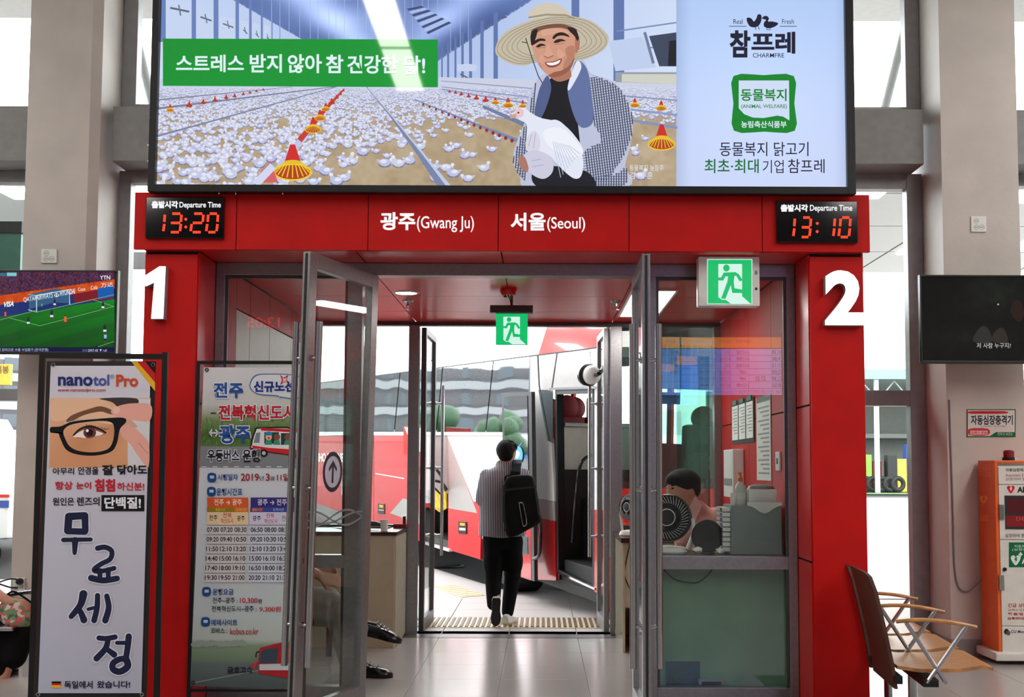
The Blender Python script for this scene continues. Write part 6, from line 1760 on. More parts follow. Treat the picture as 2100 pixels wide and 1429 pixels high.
# ------------------------------------------------------------------ people
def capsules(items):
    m = MB()
    for it in items:
        if it[0] == 'c': m.cap(it[1], it[2], it[3], it[4], 16)
        else: m.ell(it[1], it[2], it[3] if len(it) > 3 else None, 20, 14)
    return m
def head(m, c, r, fwd, tilt=0.0):
    """skull, jaw, nose, ears around c; fwd = horizontal facing direction"""
    f = Vector(fwd).normalized(); sd = Vector((f.y, -f.x, 0)).normalized(); up = sd.cross(f) if sd.cross(f).z > 0 else f.cross(sd)
    c = Vector(c)
    ang = math.atan2(f.y, f.x)
    m.ell(c, (r * 0.95, r * 0.78, r * 1.02), (0, 0, ang), 20, 14)
    m.ell(c + f * r * 0.22 - up * r * 0.52, (r * 0.62, r * 0.56, r * 0.62), (0, 0, ang), 16, 12)
    m.cap(c + f * r * 0.86 + up * r * 0.0, c + f * r * 1.05 - up * r * 0.3, r * 0.09, r * 0.15, 8)
    for s in (-1, 1): m.ell(c + sd * s * r * 0.8 - up * r * 0.1 - f * r * 0.05, (r * 0.17, r * 0.07, r * 0.25), (0, 0, ang), 10, 8)
    return m
def hand_caps(w, d, n, s=1.0, curl=0.4):
    """palm and five fingers from wrist w towards d, palm normal n"""
    d = Vector(d).normalized(); n = Vector(n).normalized(); sd = d.cross(n).normalized(); w = Vector(w); L = []
    for i, (o, l) in enumerate(((-0.032, 0.068), (-0.011, 0.078), (0.011, 0.074), (0.031, 0.058))):
        b = w + d * 0.085 * s + sd * o * s
        L.append(('c', w + d * 0.02 * s + sd * o * 0.7 * s, b, 0.014 * s, 0.0115 * s))
        k1 = b + (d * math.cos(curl) + n * math.sin(curl)) * l * 0.5 * s; k2 = k1 + (d * math.cos(curl * 2.2) + n * math.sin(curl * 2.2)) * l * 0.5 * s
        L += [('c', b, k1, 0.0095 * s, 0.009 * s), ('c', k1, k2, 0.009 * s, 0.0075 * s)]
    t0 = w + d * 0.03 * s - sd * 0.03 * s; t1 = t0 - sd * 0.03 * s + d * 0.03 * s + n * 0.01; t2 = t1 + d * 0.03 * s + n * 0.01
    L += [('c', t0, t1, 0.012 * s, 0.011 * s), ('c', t1, t2, 0.010 * s, 0.009 * s)]
    return L

# --- man walking out, seen from behind
YMn = 10.88
def m_(x, y, dy=0.0): return at(x, y, YMn + dy)
foot0 = m_(1035, 1280)
wm = thing('person', 'man in striped shirt and black trousers walking out to the bus', 'person', (foot0.x, YMn, 0))
def bod(items, name, mat, parent, vox=0.011, sm=4, mat_=None):
    me = remesh(capsules(items) if isinstance(items, list) else items, vox, sm, name); return link(name, me, mat, parent)
hc = m_(1039, 927, 0.0)
px = YMn / 2400
it = [('c', m_(1037, 960), m_(1038, 945, 0.01), 0.055, 0.056),
      ('e', m_(1034, 1000), (0.17, 0.10, 0.16)), ('e', m_(1033, 1050), (0.145, 0.10, 0.2)), ('e', m_(1032, 1100), (0.16, 0.115, 0.14)),
      ('c', m_(1000, 975), m_(990, 1028, -0.02), 0.05, 0.042), ('c', m_(990, 1028, -0.02), m_(1010, 1030, 0.24), 0.042, 0.03),
      ('c', m_(1072, 973), m_(1082, 1028, -0.02), 0.05, 0.042), ('c', m_(1082, 1028, -0.02), m_(1062, 1024, 0.24), 0.042, 0.03),
      ('c', m_(1016, 1108), m_(1014, 1182, 0.0), 0.085, 0.055), ('c', m_(1014, 1182), m_(1014, 1236, -0.06), 0.05, 0.036),
      ('c', m_(1052, 1108), m_(1050, 1182, 0.12), 0.085, 0.055), ('c', m_(1050, 1182, 0.12), m_(1038, 1256, 0.12), 0.05, 0.036)]
it += hand_caps(m_(1010, 1030, 0.24), (0.5, 0.6, 0.1), (0, 0, -1)) + hand_caps(m_(1062, 1024, 0.24), (-0.5, 0.6, 0.1), (0, 0, -1))
mm_ = capsules(it); head(mm_, hc, 23.5 * px, (0.5, 0.87, -0.3))
bod(mm_, 'body', 'skin', wm, 0.009, 2)
# hair
mm_ = MB(); r = 22.5 * px
mm_.ell(hc + Vector((-0.006, -0.006, 0.016)), (r * 0.9, r * 1.0, r * 0.98), None, 20, 14)
mm_.ell(hc + Vector((0.02, 0.05, 0.05)), (r * 0.8, r * 0.75, r * 0.6), None, 16, 12)
mm_.ell(hc + Vector((-0.008, -0.045, -0.02)), (r * 0.72, r * 0.5, r * 0.62), None, 16, 12)
mm_.ell(hc + Vector((-0.008, -0.04, -0.035)), (r * 0.66, r * 0.5, r * 0.55), None, 16, 12)
for i in range(90):
    a = rnd.uniform(0, 2 * PI); e = rnd.uniform(0.0, 1.3); d = Vector((math.cos(a) * math.cos(e), math.sin(a) * math.cos(e), math.sin(e)))
    mm_.cap(hc + Vector((0, 0, 0.02)) + d * r * 0.75, hc + Vector((0.004, 0, 0.02)) + d * r * 1.0, 0.011, 0.005, 6)
bod(mm_, 'hair', 'hair', wm, 0.007, 1)
# shirt: loose, untucked
mm_ = MB()
rings = [(948, 1040, 13, 0.07), (957, 1038, 24, 0.09), (966, 1037, 41, 0.12), (980, 1035, 51, 0.145), (1000, 1034, 52, 0.15), (1030, 1033, 50, 0.15), (1060, 1031, 47, 0.15), (1085, 1030, 48, 0.155), (1099, 1030, 48, 0.155)]
b = mm_.bm; R_ = []
for (y, x, w, d) in rings:
    c = m_(x, y, 0.01); ring = []
    for i in range(28):
        a = 2 * PI * i / 28; ca, sa = math.cos(a), math.sin(a)
        e = 0.8
        ring.append(b.verts.new(c + Vector((w * px * math.copysign(abs(ca) ** e, ca), d * math.copysign(abs(sa) ** e, sa), 0.012 * math.sin(5 * a) * (y > 1050)))))
    R_.append(ring)
for a_, b__ in zip(R_, R_[1:]):
    for i in range(28): b.faces.new((a_[i], a_[(i + 1) % 28], b__[(i + 1) % 28], b__[i]))
b.faces.new(R_[0]); b.faces.new(R_[-1])
mm_.cap(m_(998, 976, 0), m_(988, 1024, -0.02), 0.068, 0.062); mm_.cap(m_(988, 1024, -0.02), m_(1004, 1030, 0.16), 0.06, 0.05)
mm_.cap(m_(1073, 974, 0), m_(1083, 1022, -0.02), 0.068, 0.062); mm_.cap(m_(1083, 1022, -0.02), m_(1068, 1026, 0.16), 0.06, 0.05)
mm_.cap(m_(1026, 953, 0), m_(1052, 953, 0), 0.045, 0.045)
sh = remesh(mm_, 0.011, 5, 'shirt')
o = link('shirt', sh, 'stripe_shirt', wm)
# trousers
it = [('e', m_(1030, 1104, 0.01), (0.185, 0.13, 0.12)), ('c', m_(1012, 1110), m_(1012, 1180, 0.0), 0.105, 0.083), ('c', m_(1012, 1180), m_(1012, 1238, -0.07), 0.082, 0.062),
      ('c', m_(1050, 1110), m_(1051, 1180, 0.1), 0.105, 0.08), ('c', m_(1051, 1180, 0.1), m_(1041, 1254, 0.12), 0.078, 0.058),
      ('e', m_(1012, 1150), (0.1, 0.1, 0.16)), ('e', m_(1052, 1150, 0.05), (0.095, 0.1, 0.16))]
bod(it, 'trousers', 'black_cloth', wm, 0.012, 4)
# shoes: the left one lifted, its sole towards us
def shoe(name, M, white='white_plastic', sole='rubber', L=0.27, W_=0.095):
    """local: x to the toe, z up; sole at z=0"""
    out = [(0, 0.33), (0.1, 0.42), (0.25, 0.4), (0.45, 0.38), (0.7, 0.5), (0.88, 0.42), (0.97, 0.2), (1.0, 0.0)]
    pts = [(x * L, w * W_) for x, w in out] + [(x * L, -w * W_) for x, w in reversed(out[:-1])]
    pts = [(p[0], p[1]) for p in pts]
    up = MB(); n = len(pts)
    lay = [(0.022, 1.0, 0), (0.045, 0.97, 0), (0.07, 0.86, -0.01), (0.092, 0.62, -0.03), (0.1, 0.3, -0.04)]
    rr = []
    for z, sc, sx in lay:
        rr.append([up.bm.verts.new(M @ Vector(((p[0] - L * 0.4) * (sc if p[0] > L * 0.4 else (sc * 0.3 + 0.7)) + L * 0.4 + sx, p[1] * sc, z * (1.0 if p[0] < L * 0.6 else 0.75)))) for p in pts])
    for a_, b__ in zip(rr, rr[1:]):
        for i in range(n): up.bm.faces.new((a_[i], a_[(i + 1) % n], b__[(i + 1) % n], b__[i]))
    up.bm.faces.new(rr[-1])
    s1 = MB().prism([M @ Vector((p[0], p[1] * 1.04, 0.004)) for p in pts], M.to_3x3() @ Vector((0, 0, 0.022)))
    s0 = MB().prism([M @ Vector((p[0] * 0.99 + 0.001, p[1] * 0.98, 0.0)) for p in pts], M.to_3x3() @ Vector((0, 0, 0.004)))
    return up, s1, s0
def frame(o, xd, zd_):
    x = Vector(xd).normalized(); z = Vector(zd_); z = (z - x * z.dot(x)).normalized(); y = z.cross(x)
    return Matrix(((x.x, y.x, z.x, o[0]), (x.y, y.y, z.y, o[1]), (x.z, y.z, z.z, o[2]), (0, 0, 0, 1)))
heel = m_(1018, 1226, -0.16)
up, s1, s0 = shoe('l', frame(heel, (-0.03, 0.2, -1.0), (0, 1, 0.2)))
p_ = up.build('shoe', 'offwhite', wm, True); q_ = s1.build('midsole', 'white_plastic', wm); q_.parent = p_; q_ = s0.build('sole', 'rubber', wm); q_.parent = p_
c = m_(1032, 1276, 0.0); c.z = 0
c = Vector((m_(1036, 1270).x, YMn + 0.03, 0.001))
up, s1, s0 = shoe('r', frame(c, (0.32, 1, 0), (0, 0, 1)))
p_ = up.build('shoe', 'offwhite', wm, True); q_ = s1.build('midsole', 'tactile_cream', wm); q_.parent = p_; q_ = s0.build('sole', 'tactile_cream', wm); q_.parent = p_
# backpack
bk = thing('backpack', 'black square backpack with a grey zip line hanging from the walking man\'s right shoulder', 'backpack', tuple(m_(1070, 1090, -0.3)))
def bkp(x, y, dy): return at(x, y, YMn - 0.16 + dy)
outl = [(1036, 985), (1046, 976), (1070, 973), (1088, 974), (1096, 984), (1102, 1010), (1108, 1052), (1110, 1070), (1080, 1088), (1056, 1100), (1038, 1097), (1030, 1050), (1031, 1004)]
mm_ = MB(); o2 = closed(outl, 3); n = len(o2)
lay = [(-0.16, 0.86), (-0.14, 0.97), (-0.07, 1.0), (0.03, 1.0), (0.07, 0.96)]
cx0, cy0 = 1070, 1036; rr = []
for dy, sc in lay: rr.append([mm_.bm.verts.new(bkp(cx0 + (x - cx0) * sc, cy0 + (y - cy0) * sc, dy)) for x, y in o2])
for a_, b__ in zip(rr, rr[1:]):
    for i in range(n): mm_.bm.faces.new((a_[i], a_[(i + 1) % n], b__[(i + 1) % n], b__[i]))
mm_.bm.faces.new(rr[0]); mm_.bm.faces.new(rr[-1])
mm_.build('pack_body', 'pack_cloth', bk, True)
m = MB(); bpl = FY(YMn - 0.16 - 0.155)
pts = closed([(1065, 1034), (1069, 1031), (1073, 1034), (1080, 1070), (1076, 1078), (1072, 1074)], 4)
m.tube([at(x, y, YMn - 0.33) for x, y in pts] + [at(*pts[0], YMn - 0.33)], 0.0055, 6)
m.build('zip_line', 'steel', bk, True)
m = MB()
def ribbon(m, pts, w, th=0.008):
    P_ = [Vector(p) for p in pts]
    for a_, b__ in zip(P_, P_[1:]):
        d = (b__ - a_).normalized(); n_ = Vector((1, 0, 0)); n_ = (n_ - d * n_.dot(d)).normalized() * w / 2; z_ = d.cross(n_).normalized() * th
        m.prism([a_ + n_, b__ + n_, b__ - n_, a_ - n_], z_)
ribbon(m, [m_(1062, 944, 0.02), m_(1060, 952, -0.13), m_(1057, 968, -0.21), m_(1054, 990, -0.26)], 0.085)
m.build('shoulder_strap', 'pack_cloth', bk)
m = MB().tube(spline([m_(1036, 990, -0.24), m_(1037, 978, -0.26), m_(1044, 975, -0.26), m_(1050, 982, -0.25)], 5), 0.007)
m.build('top_handle', 'pack_cloth', bk, True)
ribbon(MB(), [m_(1040, 1000, 0), m_(1040, 1001, 0)], 0.01)
m = MB(); m.prism([bkp(x, y, -0.165) for x, y in ((1034, 1003), (1100, 996), (1101, 1000), (1034, 1007))], (0, 0.01, 0)); m.build('flap_seam', 'rubber', bk)

# --- man in the booth, pink shirt
YK = 8.25
def b_at(x, y, dy=0.0): return at(x, y, YK + dy)
bm_t = thing('person', 'man in a pink polo shirt sitting in the booth behind the fan', 'person', (b_at(1440, 1100).x, YK, 0.0))
hc = b_at(1398, 1002); px = YK / 2400
it = [('c', b_at(1412, 1020), b_at(1424, 1050), 0.058, 0.062), ('e', b_at(1440, 1100), (0.19, 0.13, 0.2)), ('e', b_at(1440, 1180), (0.17, 0.15, 0.22)), ('e', b_at(1440, 1240), (0.18, 0.18, 0.12)),
      ('c', b_at(1472, 1068), b_at(1478, 1130), 0.055, 0.045), ('c', b_at(1478, 1130), b_at(1440, 1142, -0.2), 0.042, 0.03),
      ('c', b_at(1410, 1070), b_at(1395, 1130, -0.1), 0.055, 0.045), ('c', b_at(1395, 1130, -0.1), b_at(1400, 1142, -0.24), 0.042, 0.03),
      ('c', b_at(1425, 1250), b_at(1380, 1260, -0.35), 0.085, 0.06), ('c', b_at(1380, 1260, -0.35), b_at(1378, 1378, -0.35), 0.055, 0.04), ('c', b_at(1460, 1250), b_at(1440, 1262, -0.38), 0.085, 0.06), ('c', b_at(1440, 1262, -0.38), b_at(1440, 1378, -0.38), 0.055, 0.04)]
it += hand_caps(b_at(1440, 1142, -0.2), (-0.6, -0.7, 0), (0, 0, -1)) + hand_caps(b_at(1400, 1142, -0.24), (0.2, -0.9, 0), (0, 0, -1))
mm_ = capsules(it); head(mm_, hc, 36 * px, (-0.86, -0.5, -0.3))
bod(mm_, 'body', 'skin', bm_t, 0.01, 2)
mm_ = MB(); r = 37 * px; f = Vector((-0.86, -0.5, 0)).normalized()
mm_.ell(hc - f * 0.012 + Vector((0, 0, 0.048)), (r * 1.0, r * 0.96, r * 0.74), None, 20, 14); mm_.ell(hc + f * 0.05 + Vector((0, 0, 0.062)), (r * 0.6, r * 0.7, r * 0.42), None, 16, 12); mm_.ell(hc - f * 0.065 - Vector((0, 0, 0.0)), (r * 0.66, r * 0.72, r * 0.66), None, 16, 12)
for i in range(40):
    a = rnd.uniform(0, 2 * PI); e = rnd.uniform(0.3, 1.3); d = Vector((math.cos(a) * math.cos(e), math.sin(a) * math.cos(e), math.sin(e)))
    mm_.cap(hc + d * r * 0.8 + Vector((0, 0, 0.01)), hc + d * r * 1.05, 0.012, 0.006, 6)
bod(mm_, 'hair', 'hair', bm_t, 0.009, 2)
it = [('e', b_at(1436, 1086), (0.2, 0.135, 0.16)), ('e', b_at(1440, 1140), (0.195, 0.15, 0.25)), ('e', b_at(1440, 1230), (0.2, 0.17, 0.16)), ('c', b_at(1468, 1062), b_at(1480, 1100), 0.078, 0.075), ('c', b_at(1412, 1064), b_at(1402, 1104, -0.06), 0.078, 0.075), ('c', b_at(1428, 1046), b_at(1434, 1056), 0.075, 0.09)]
bod(it, 'polo_shirt', 'pink_shirt', bm_t, 0.011, 4)
sd_ = Vector((0.5, -0.86, 0))
for q in (-1, 1):
    e_ = hc + f * 36 * px * 0.84 + sd_ * q * 0.034 + Vector((0, 0, 0.004))
    MB().ell(e_, (0.012, 0.014, 0.007), (0, 0, math.atan2(f.y, f.x))).build('eye', 'black_plastic', bm_t, True)
    MB().ell(e_ + Vector((0, 0, 0.02)), (0.01, 0.019, 0.005), (0, 0, math.atan2(f.y, f.x))).build('eyebrow', 'hair', bm_t, True)
m = MB(); m.prism([b_at(x, y, -0.14) for x, y in ((1426, 1018), (1440, 1036), (1424, 1072), (1420, 1066), (1414, 1040))], (0, 0.02, 0)); m.build('collar', 'pink_shirt', bm_t)
t = thing('office_stool', 'stool under the man in the booth', 'stool', (b_at(1442, 1250).x, YK + 0.02, 0))
c = b_at(1442, 1290)
MB().lathe([(0.19, 0), (0.2, 0.03), (0.18, 0.06), (0, 0.065)], (c.x, YK + 0.02, 0.37), seg=24).build('seat', 'black_cloth', t, True)
m = MB().cyl((c.x, YK + 0.02, 0.05), (c.x, YK + 0.02, 0.37), 0.025, seg=10)
for i in range(5):
    a = 2 * PI * i / 5; m.cyl((c.x, YK + 0.02, 0.07), (c.x + 0.22 * math.cos(a), YK + 0.02 + 0.22 * math.sin(a), 0.02), 0.016, seg=8)
m.build('base', 'black_metal', t, True)

# --- person sitting behind the open left door, only arms, knees and black shoes in view
YQ = 8.35
def s_at(x, y, dy=0.0): return at(x + (22 if x <= 600 else 0), y, YQ + dy)
sp = thing('person', 'seated person behind the open left door, crossed legs in grey trousers and black shoes', 'person', (s_at(590, 1300).x, YQ, 0.0))
hip = s_at(560, 1262)
it = [('e', s_at(560, 1240), (0.17, 0.17, 0.16)), ('e', s_at(556, 1160), (0.16, 0.14, 0.22)), ('e', s_at(560, 1090), (0.19, 0.13, 0.16)), ('c', s_at(562, 1050), s_at(566, 1030), 0.055, 0.055),
      ('c', s_at(575, 1080, -0.12), s_at(592, 1160, -0.16), 0.05, 0.042), ('c', s_at(592, 1160, -0.16), s_at(655, 1180, -0.16), 0.045, 0.032),
      ('c', s_at(575, 1080, 0.12), s_at(600, 1150, 0.12), 0.05, 0.042), ('c', s_at(600, 1150, 0.12), s_at(655, 1170, -0.05), 0.045, 0.032)]
it += hand_caps(s_at(655, 1182, -0.16), (1, 0.1, -0.25), (0, 0.9, -0.3), 1.1, 0.5) + hand_caps(s_at(652, 1168, -0.05), (1, -0.1, -0.1), (0, -0.9, -0.3), 1.1, 0.5)
mm_ = capsules(it); head(mm_, s_at(572, 995), 0.115, (1, -0.1, 0))
bod(mm_, 'body', 'skin', sp, 0.009, 2)
mm_ = MB(); hc = s_at(570, 988); mm_.ell(hc + Vector((-0.02, 0, 0.03)), (0.115, 0.1, 0.095), None); mm_.ell(hc + Vector((-0.05, 0, -0.02)), (0.08, 0.085, 0.09), None); bod(mm_, 'hair', 'hair', sp, 0.011, 3)
it = [('e', s_at(560, 1230), (0.19, 0.18, 0.16)), ('e', s_at(557, 1150), (0.18, 0.155, 0.25)), ('e', s_at(562, 1085), (0.2, 0.15, 0.15)), ('c', s_at(575, 1080, -0.12), s_at(592, 1158, -0.17), 0.07, 0.06), ('c', s_at(592, 1160, -0.17), s_at(622, 1172, -0.16), 0.058, 0.048), ('c', s_at(575, 1080, 0.12), s_at(600, 1150, 0.12), 0.07, 0.06)]
bod(it, 'shirt', 'white_shirt', sp, 0.012, 4)
it = [('c', s_at(565, 1250, 0.05), s_at(672, 1226, 0.0), 0.11, 0.085), ('c', s_at(672, 1228, 0.0), s_at(752, 1290, -0.02), 0.08, 0.055),
      ('c', s_at(565, 1252, -0.12), s_at(690, 1262, -0.08), 0.11, 0.08), ('c', s_at(690, 1262, -0.08), s_at(712, 1360, -0.08), 0.08, 0.055), ('e', s_at(640, 1232, -0.05), (0.22, 0.16, 0.1))]
bod(it, 'trousers', 'grey_trousers', sp, 0.012, 4)
for (x, y, dy, xd, zdv) in ((742, 1300, -0.02, (1, -0.1, -0.22), (0.15, 0, 1)), (722, 1385, -0.1, (1, -0.12, 0.0), (0, 0, 1))):
    c = s_at(x, y, dy)
    if y > 1350: c.z = 0.001
    up, s1, s0 = shoe('b', frame(c, xd, zdv), L=0.29, W_=0.11)
    p_ = up.build('shoe', 'shoe_black', sp, True); q_ = s1.build('heel_welt', 'shoe_black', sp); q_.parent = p_; q_ = s0.build('sole', 'rubber', sp); q_.parent = p_
    F_ = frame(c, xd, zdv); m = MB()
    for i in range(4): m.tube([F_ @ Vector((0.09 + i * 0.028, -0.03, 0.1 - i * 0.008)), F_ @ Vector((0.095 + i * 0.028, 0, 0.112 - i * 0.009)), F_ @ Vector((0.09 + i * 0.028, 0.03, 0.1 - i * 0.008))], 0.004, 6)
    q_ = m.build('lace', 'grey_plastic', sp, True); q_.parent = p_
t = thing('bench', 'low dark bench along the left wall of the passage under the seated person', 'bench', (XL + 0.3, 8.5, 0))
MB().box(XL + 0.02, XL + 0.48, 7.7, 9.25, 0.36, 0.42, bev=0.01).build('bench_seat', 'black_cloth', t)
for y in (7.8, 9.1):
    MB().box(XL + 0.05, XL + 0.09, y, y + 0.04, 0, 0.36).build('leg', 'black_metal', t); MB().box(XL + 0.4, XL + 0.44, y, y + 0.04, 0, 0.36).build('leg', 'black_metal', t)

# --- person at the far left edge, black clothes, floral bag on the lap
YG = 8.3
def g_at(x, y, dy=0.0): return at(x, y, YG + dy)
gpn = thing('person', 'seated person in black clothes at the edge by the white banner, under a floral bag', 'person', (g_at(-30, 1300).x, YG, 0))
it = [('e', g_at(-60, 1290), (0.17, 0.17, 0.15)), ('e', g_at(-62, 1210), (0.16, 0.14, 0.22)), ('e', g_at(-60, 1140), (0.19, 0.13, 0.15)), ('c', g_at(-60, 1100), g_at(-58, 1080), 0.05, 0.05),
      ('c', g_at(-60, 1130, -0.12), g_at(-30, 1200, -0.16), 0.045, 0.04), ('c', g_at(-30, 1200, -0.16), g_at(20, 1235, -0.16), 0.04, 0.03),
      ('c', g_at(-20, 1305, -0.1), g_at(30, 1310, -0.12), 0.08, 0.06), ('c', g_at(30, 1310, -0.12), g_at(4, 1395, -0.16), 0.055, 0.042), ('c', g_at(4, 1395, -0.16), g_at(2, 1425, -0.18), 0.042, 0.035)]
it += hand_caps(g_at(20, 1235, -0.16), (1, 0, -0.2), (0, 0.8, -0.4), 1.0, 0.5)
mm_ = capsules(it); head(mm_, g_at(-50, 1035), 0.115, (1, -0.1, 0)); bod(mm_, 'body', 'skin', gpn, 0.01, 2)
mm_ = MB(); hc = g_at(-53, 1028); mm_.ell(hc + Vector((-0.02, 0, 0.03)), (0.12, 0.11, 0.1), None); mm_.ell(hc + Vector((-0.06, 0, -0.06)), (0.08, 0.1, 0.14), None); bod(mm_, 'hair', 'hair', gpn, 0.011, 3)
it = [('e', g_at(-60, 1290), (0.2, 0.19, 0.17)), ('e', g_at(-60, 1200), (0.18, 0.155, 0.26)), ('e', g_at(-58, 1135), (0.2, 0.15, 0.14)), ('c', g_at(-60, 1130, -0.12), g_at(-30, 1196, -0.16), 0.065, 0.06),
      ('c', g_at(-20, 1300, -0.08), g_at(42, 1296, -0.1), 0.12, 0.1), ('c', g_at(-20, 1305, 0.08), g_at(50, 1300, 0.06), 0.12, 0.09), ('c', g_at(40, 1300, -0.1), g_at(28, 1345, -0.12), 0.1, 0.09), ('c', g_at(0, 1310, -0.1), g_at(0, 1370, -0.14), 0.11, 0.08), ('c', g_at(44, 1300, 0.02), g_at(40, 1330, 0.02), 0.08, 0.06)]
bod(it, 'black_dress', 'black_cloth', gpn, 0.012, 4)
c = g_at(30, 1254, -0.12)
mm_ = MB(); mm_.ell(c, (0.115, 0.08, 0.105), (0, 0.15, 0)); mm_.ell(c + Vector((0.03, 0, -0.05)), (0.115, 0.085, 0.075), None)
fb = thing('floral_bag', 'green and pink floral cloth bag on the lap of the person in black', 'bag', tuple(c))
bod(mm_, 'bag_body', 'floral', fb, 0.009, 3)
MB().tube(spline([c + Vector((-0.06, -0.02, 0.1)), c + Vector((0.0, -0.03, 0.14)), c + Vector((0.1, -0.02, 0.08)), c + Vector((0.17, 0, 0.02))], 6), 0.007).build('bag_strap', 'black_cloth', fb, True)
t = thing('waiting_seat', 'metal waiting seat behind the white banner under the person in black', 'seat', (g_at(-20, 1330).x, YG, 0), group=None)
q = g_at(-30, 1340)
MB().box(q.x - 0.25, q.x + 0.3, YG - 0.26, YG + 0.26, 0.33, 0.36, bev=0.01).build('seat_board', 'steel', t)
MB().box(q.x - 0.27, q.x - 0.25, YG - 0.26, YG + 0.26, 0.36, 0.85, bev=0.006).build('backrest', 'steel', t)
m = MB().tube(spline([g_at(10, 1222, 0.3), g_at(60, 1214, 0.3), g_at(78, 1222, 0.3), g_at(76, 1300, 0.3)], 6), 0.018, 10); m.build('armrest', 'steel', t, True)
MB().cyl((q.x, YG, 0), (q.x, YG, 0.33), 0.03, seg=12).box(q.x - 0.25, q.x + 0.25, YG - 0.03, YG + 0.03, 0, 0.04).build('leg', 'steel', t, True)
# ------------------------------------------------------------------ the red and white coach outside
bus = bpy.data.objects.new('coach', None); COL.objects.link(bus)
bus.location = BUSM.to_translation(); bus.rotation_euler = BUSM.to_euler(); MW[bus.name] = BUSM.copy()
tag(bus, 'red and white coach parked outside the doors with its front door and luggage bay open', 'bus')
UF = bl(1239, 960)[0]; UR = UF - 11.8
def bpan(name, pts, d0, d1, mat, parent=None, local=False):
    """panel on the near side: photo outline, from depth d0 (outside, negative) to d1"""
    q = [(p if local else bl(*p, d0)) for p in pts]
    m = MB().prism([(u, d0, v) for u, v in q], (0, d1 - d0, 0))
    o = m.build(name, mat, bus, world=False)
    if parent is not None: o.parent = parent
    return o
vseam = bl(1102, 728)[1]; vbelt = bl(1022, 889)[1]
def vline(u, pa, pb):
    (ua, va), (ub, vb) = bl(*pa), bl(*pb); return va + (vb - va) * (u - ua) / (ub - ua)
HT = 3.08; WB = 2.45
# roof and far side shell
m = MB(); prof = [(0.0, vseam), (0.03, vseam + 0.15), (0.12, HT - 0.16), (0.35, HT - 0.03), (1.2, HT + 0.02), (2.1, HT - 0.03), (2.33, HT - 0.16), (2.45, vseam + 0.1), (2.45, 2.55)]
us = np.linspace(UR, UF - 0.25, 14)
rr = [[m.bm.verts.new((u, y, z)) for y, z in prof] for u in us] + [[m.bm.verts.new((UF, y * 0.96 + 0.05, z - 0.16 if z > vseam else z)) for y, z in prof]]
for a_, b_ in zip(rr, rr[1:]):
    for i in range(len(prof) - 1): m.bm.faces.new((a_[i], a_[i + 1], b_[i + 1], b_[i]))
m.build('roof', 'bus_white', bus, True, world=False)
fs_ = MB().box(UR, UF, WB - 0.04, WB, -0.02, 1.5)
for i in range(8): fs_.box(UF - 0.12 - i * 1.6, UF - i * 1.6, WB - 0.04, WB, 1.5, 2.56)
fs_.build('far_side', 'bus_red', bus, world=False)
MB().box(UR, UR + 0.06, 0, WB, -0.02, HT - 0.1).build('rear_wall', 'bus_red', bus, world=False)
MB().box(UR, UF, 0.06, WB, 0.0, 0.06).build('underframe', 'bus_dark', bus, world=False)
# near side: windows between the seam and the belt
tops = [(590, 792), (722, 775.5), (820.6, 763), (908, 752), (1012, 739.4), (1087, 730)]
bots = [(560, 886), (706, 886), (808.5, 886), (895, 886), (996, 887), (1083, 888)]
for i in range(5):
    (a, c) = tops[i], tops[i + 1]; (b_, d) = bots[i], bots[i + 1]
    g_ = 1.0
    bpan('side_window', [(a[0] + g_, a[1]), (c[0] - g_, c[1]), (d[0] - g_, d[1]), (b_[0] + g_, b_[1])], -0.004, 0.02, 'bus_glass')
bpan('window_backing', [(560, 886), (590, 792), (1087, 730), (1083, 888)], 0.025, 0.05, 'bus_dark')
vb0 = bl(1022, 887)[1]; vb1 = bl(1022, 894)[1]
bpan('belt_strip', [(540, 885), (1085, 886), (1085, 893), (540, 892)], -0.01, 0.03, 'bus_white')
# lower body panels
def body(name, pts, mat, d0=0.0): return bpan(name, pts, d0, d0 + 0.03, mat)
body('body_panel', [(520, 893), (766, 892), (766, 1074), (700, 1050), (520, 985)], 'bus_red')
body('body_panel', [(767, 892), (858, 892), (862, 1110), (767, 1075)], 'bus_red')
body('body_panel', [(859, 892), (918, 893), (919, 1012), (860, 1000)], 'bus_grey')
body('body_panel', [(919, 893), (1084, 893), (1088, 1050), (1088, 1190), (1060, 1180), (1056, 1100), (1040, 1052), (1016, 1040), (994, 1060), (986, 1100), (985, 1147), (919, 1127)], 'bus_red')
# painted flashes
body('paint_flash', [(917, 893.5), (1083, 893.5), (1087, 1034), (1010, 1032), (971, 1028)], 'bus_white', -0.004).data.name = 'flash'
body('paint_flash', [(918, 894), (978, 1052), (920, 1042)], 'bus_grey', -0.003)
body('paint_flash', [(826, 1022), (858, 1030), (860, 1075), (800, 1052)], 'bus_grey', -0.003)
body('paint_line', [(770, 970), (857, 985), (857, 987), (770, 972)], 'bus_white', -0.003)
k = Ink(BPL, 0.004)
k.text('KUMHO BUSLINE', (636, 929, 704, 947), (240, 236, 232), bold=0.03)
k.build('lettering', bus, 'print')
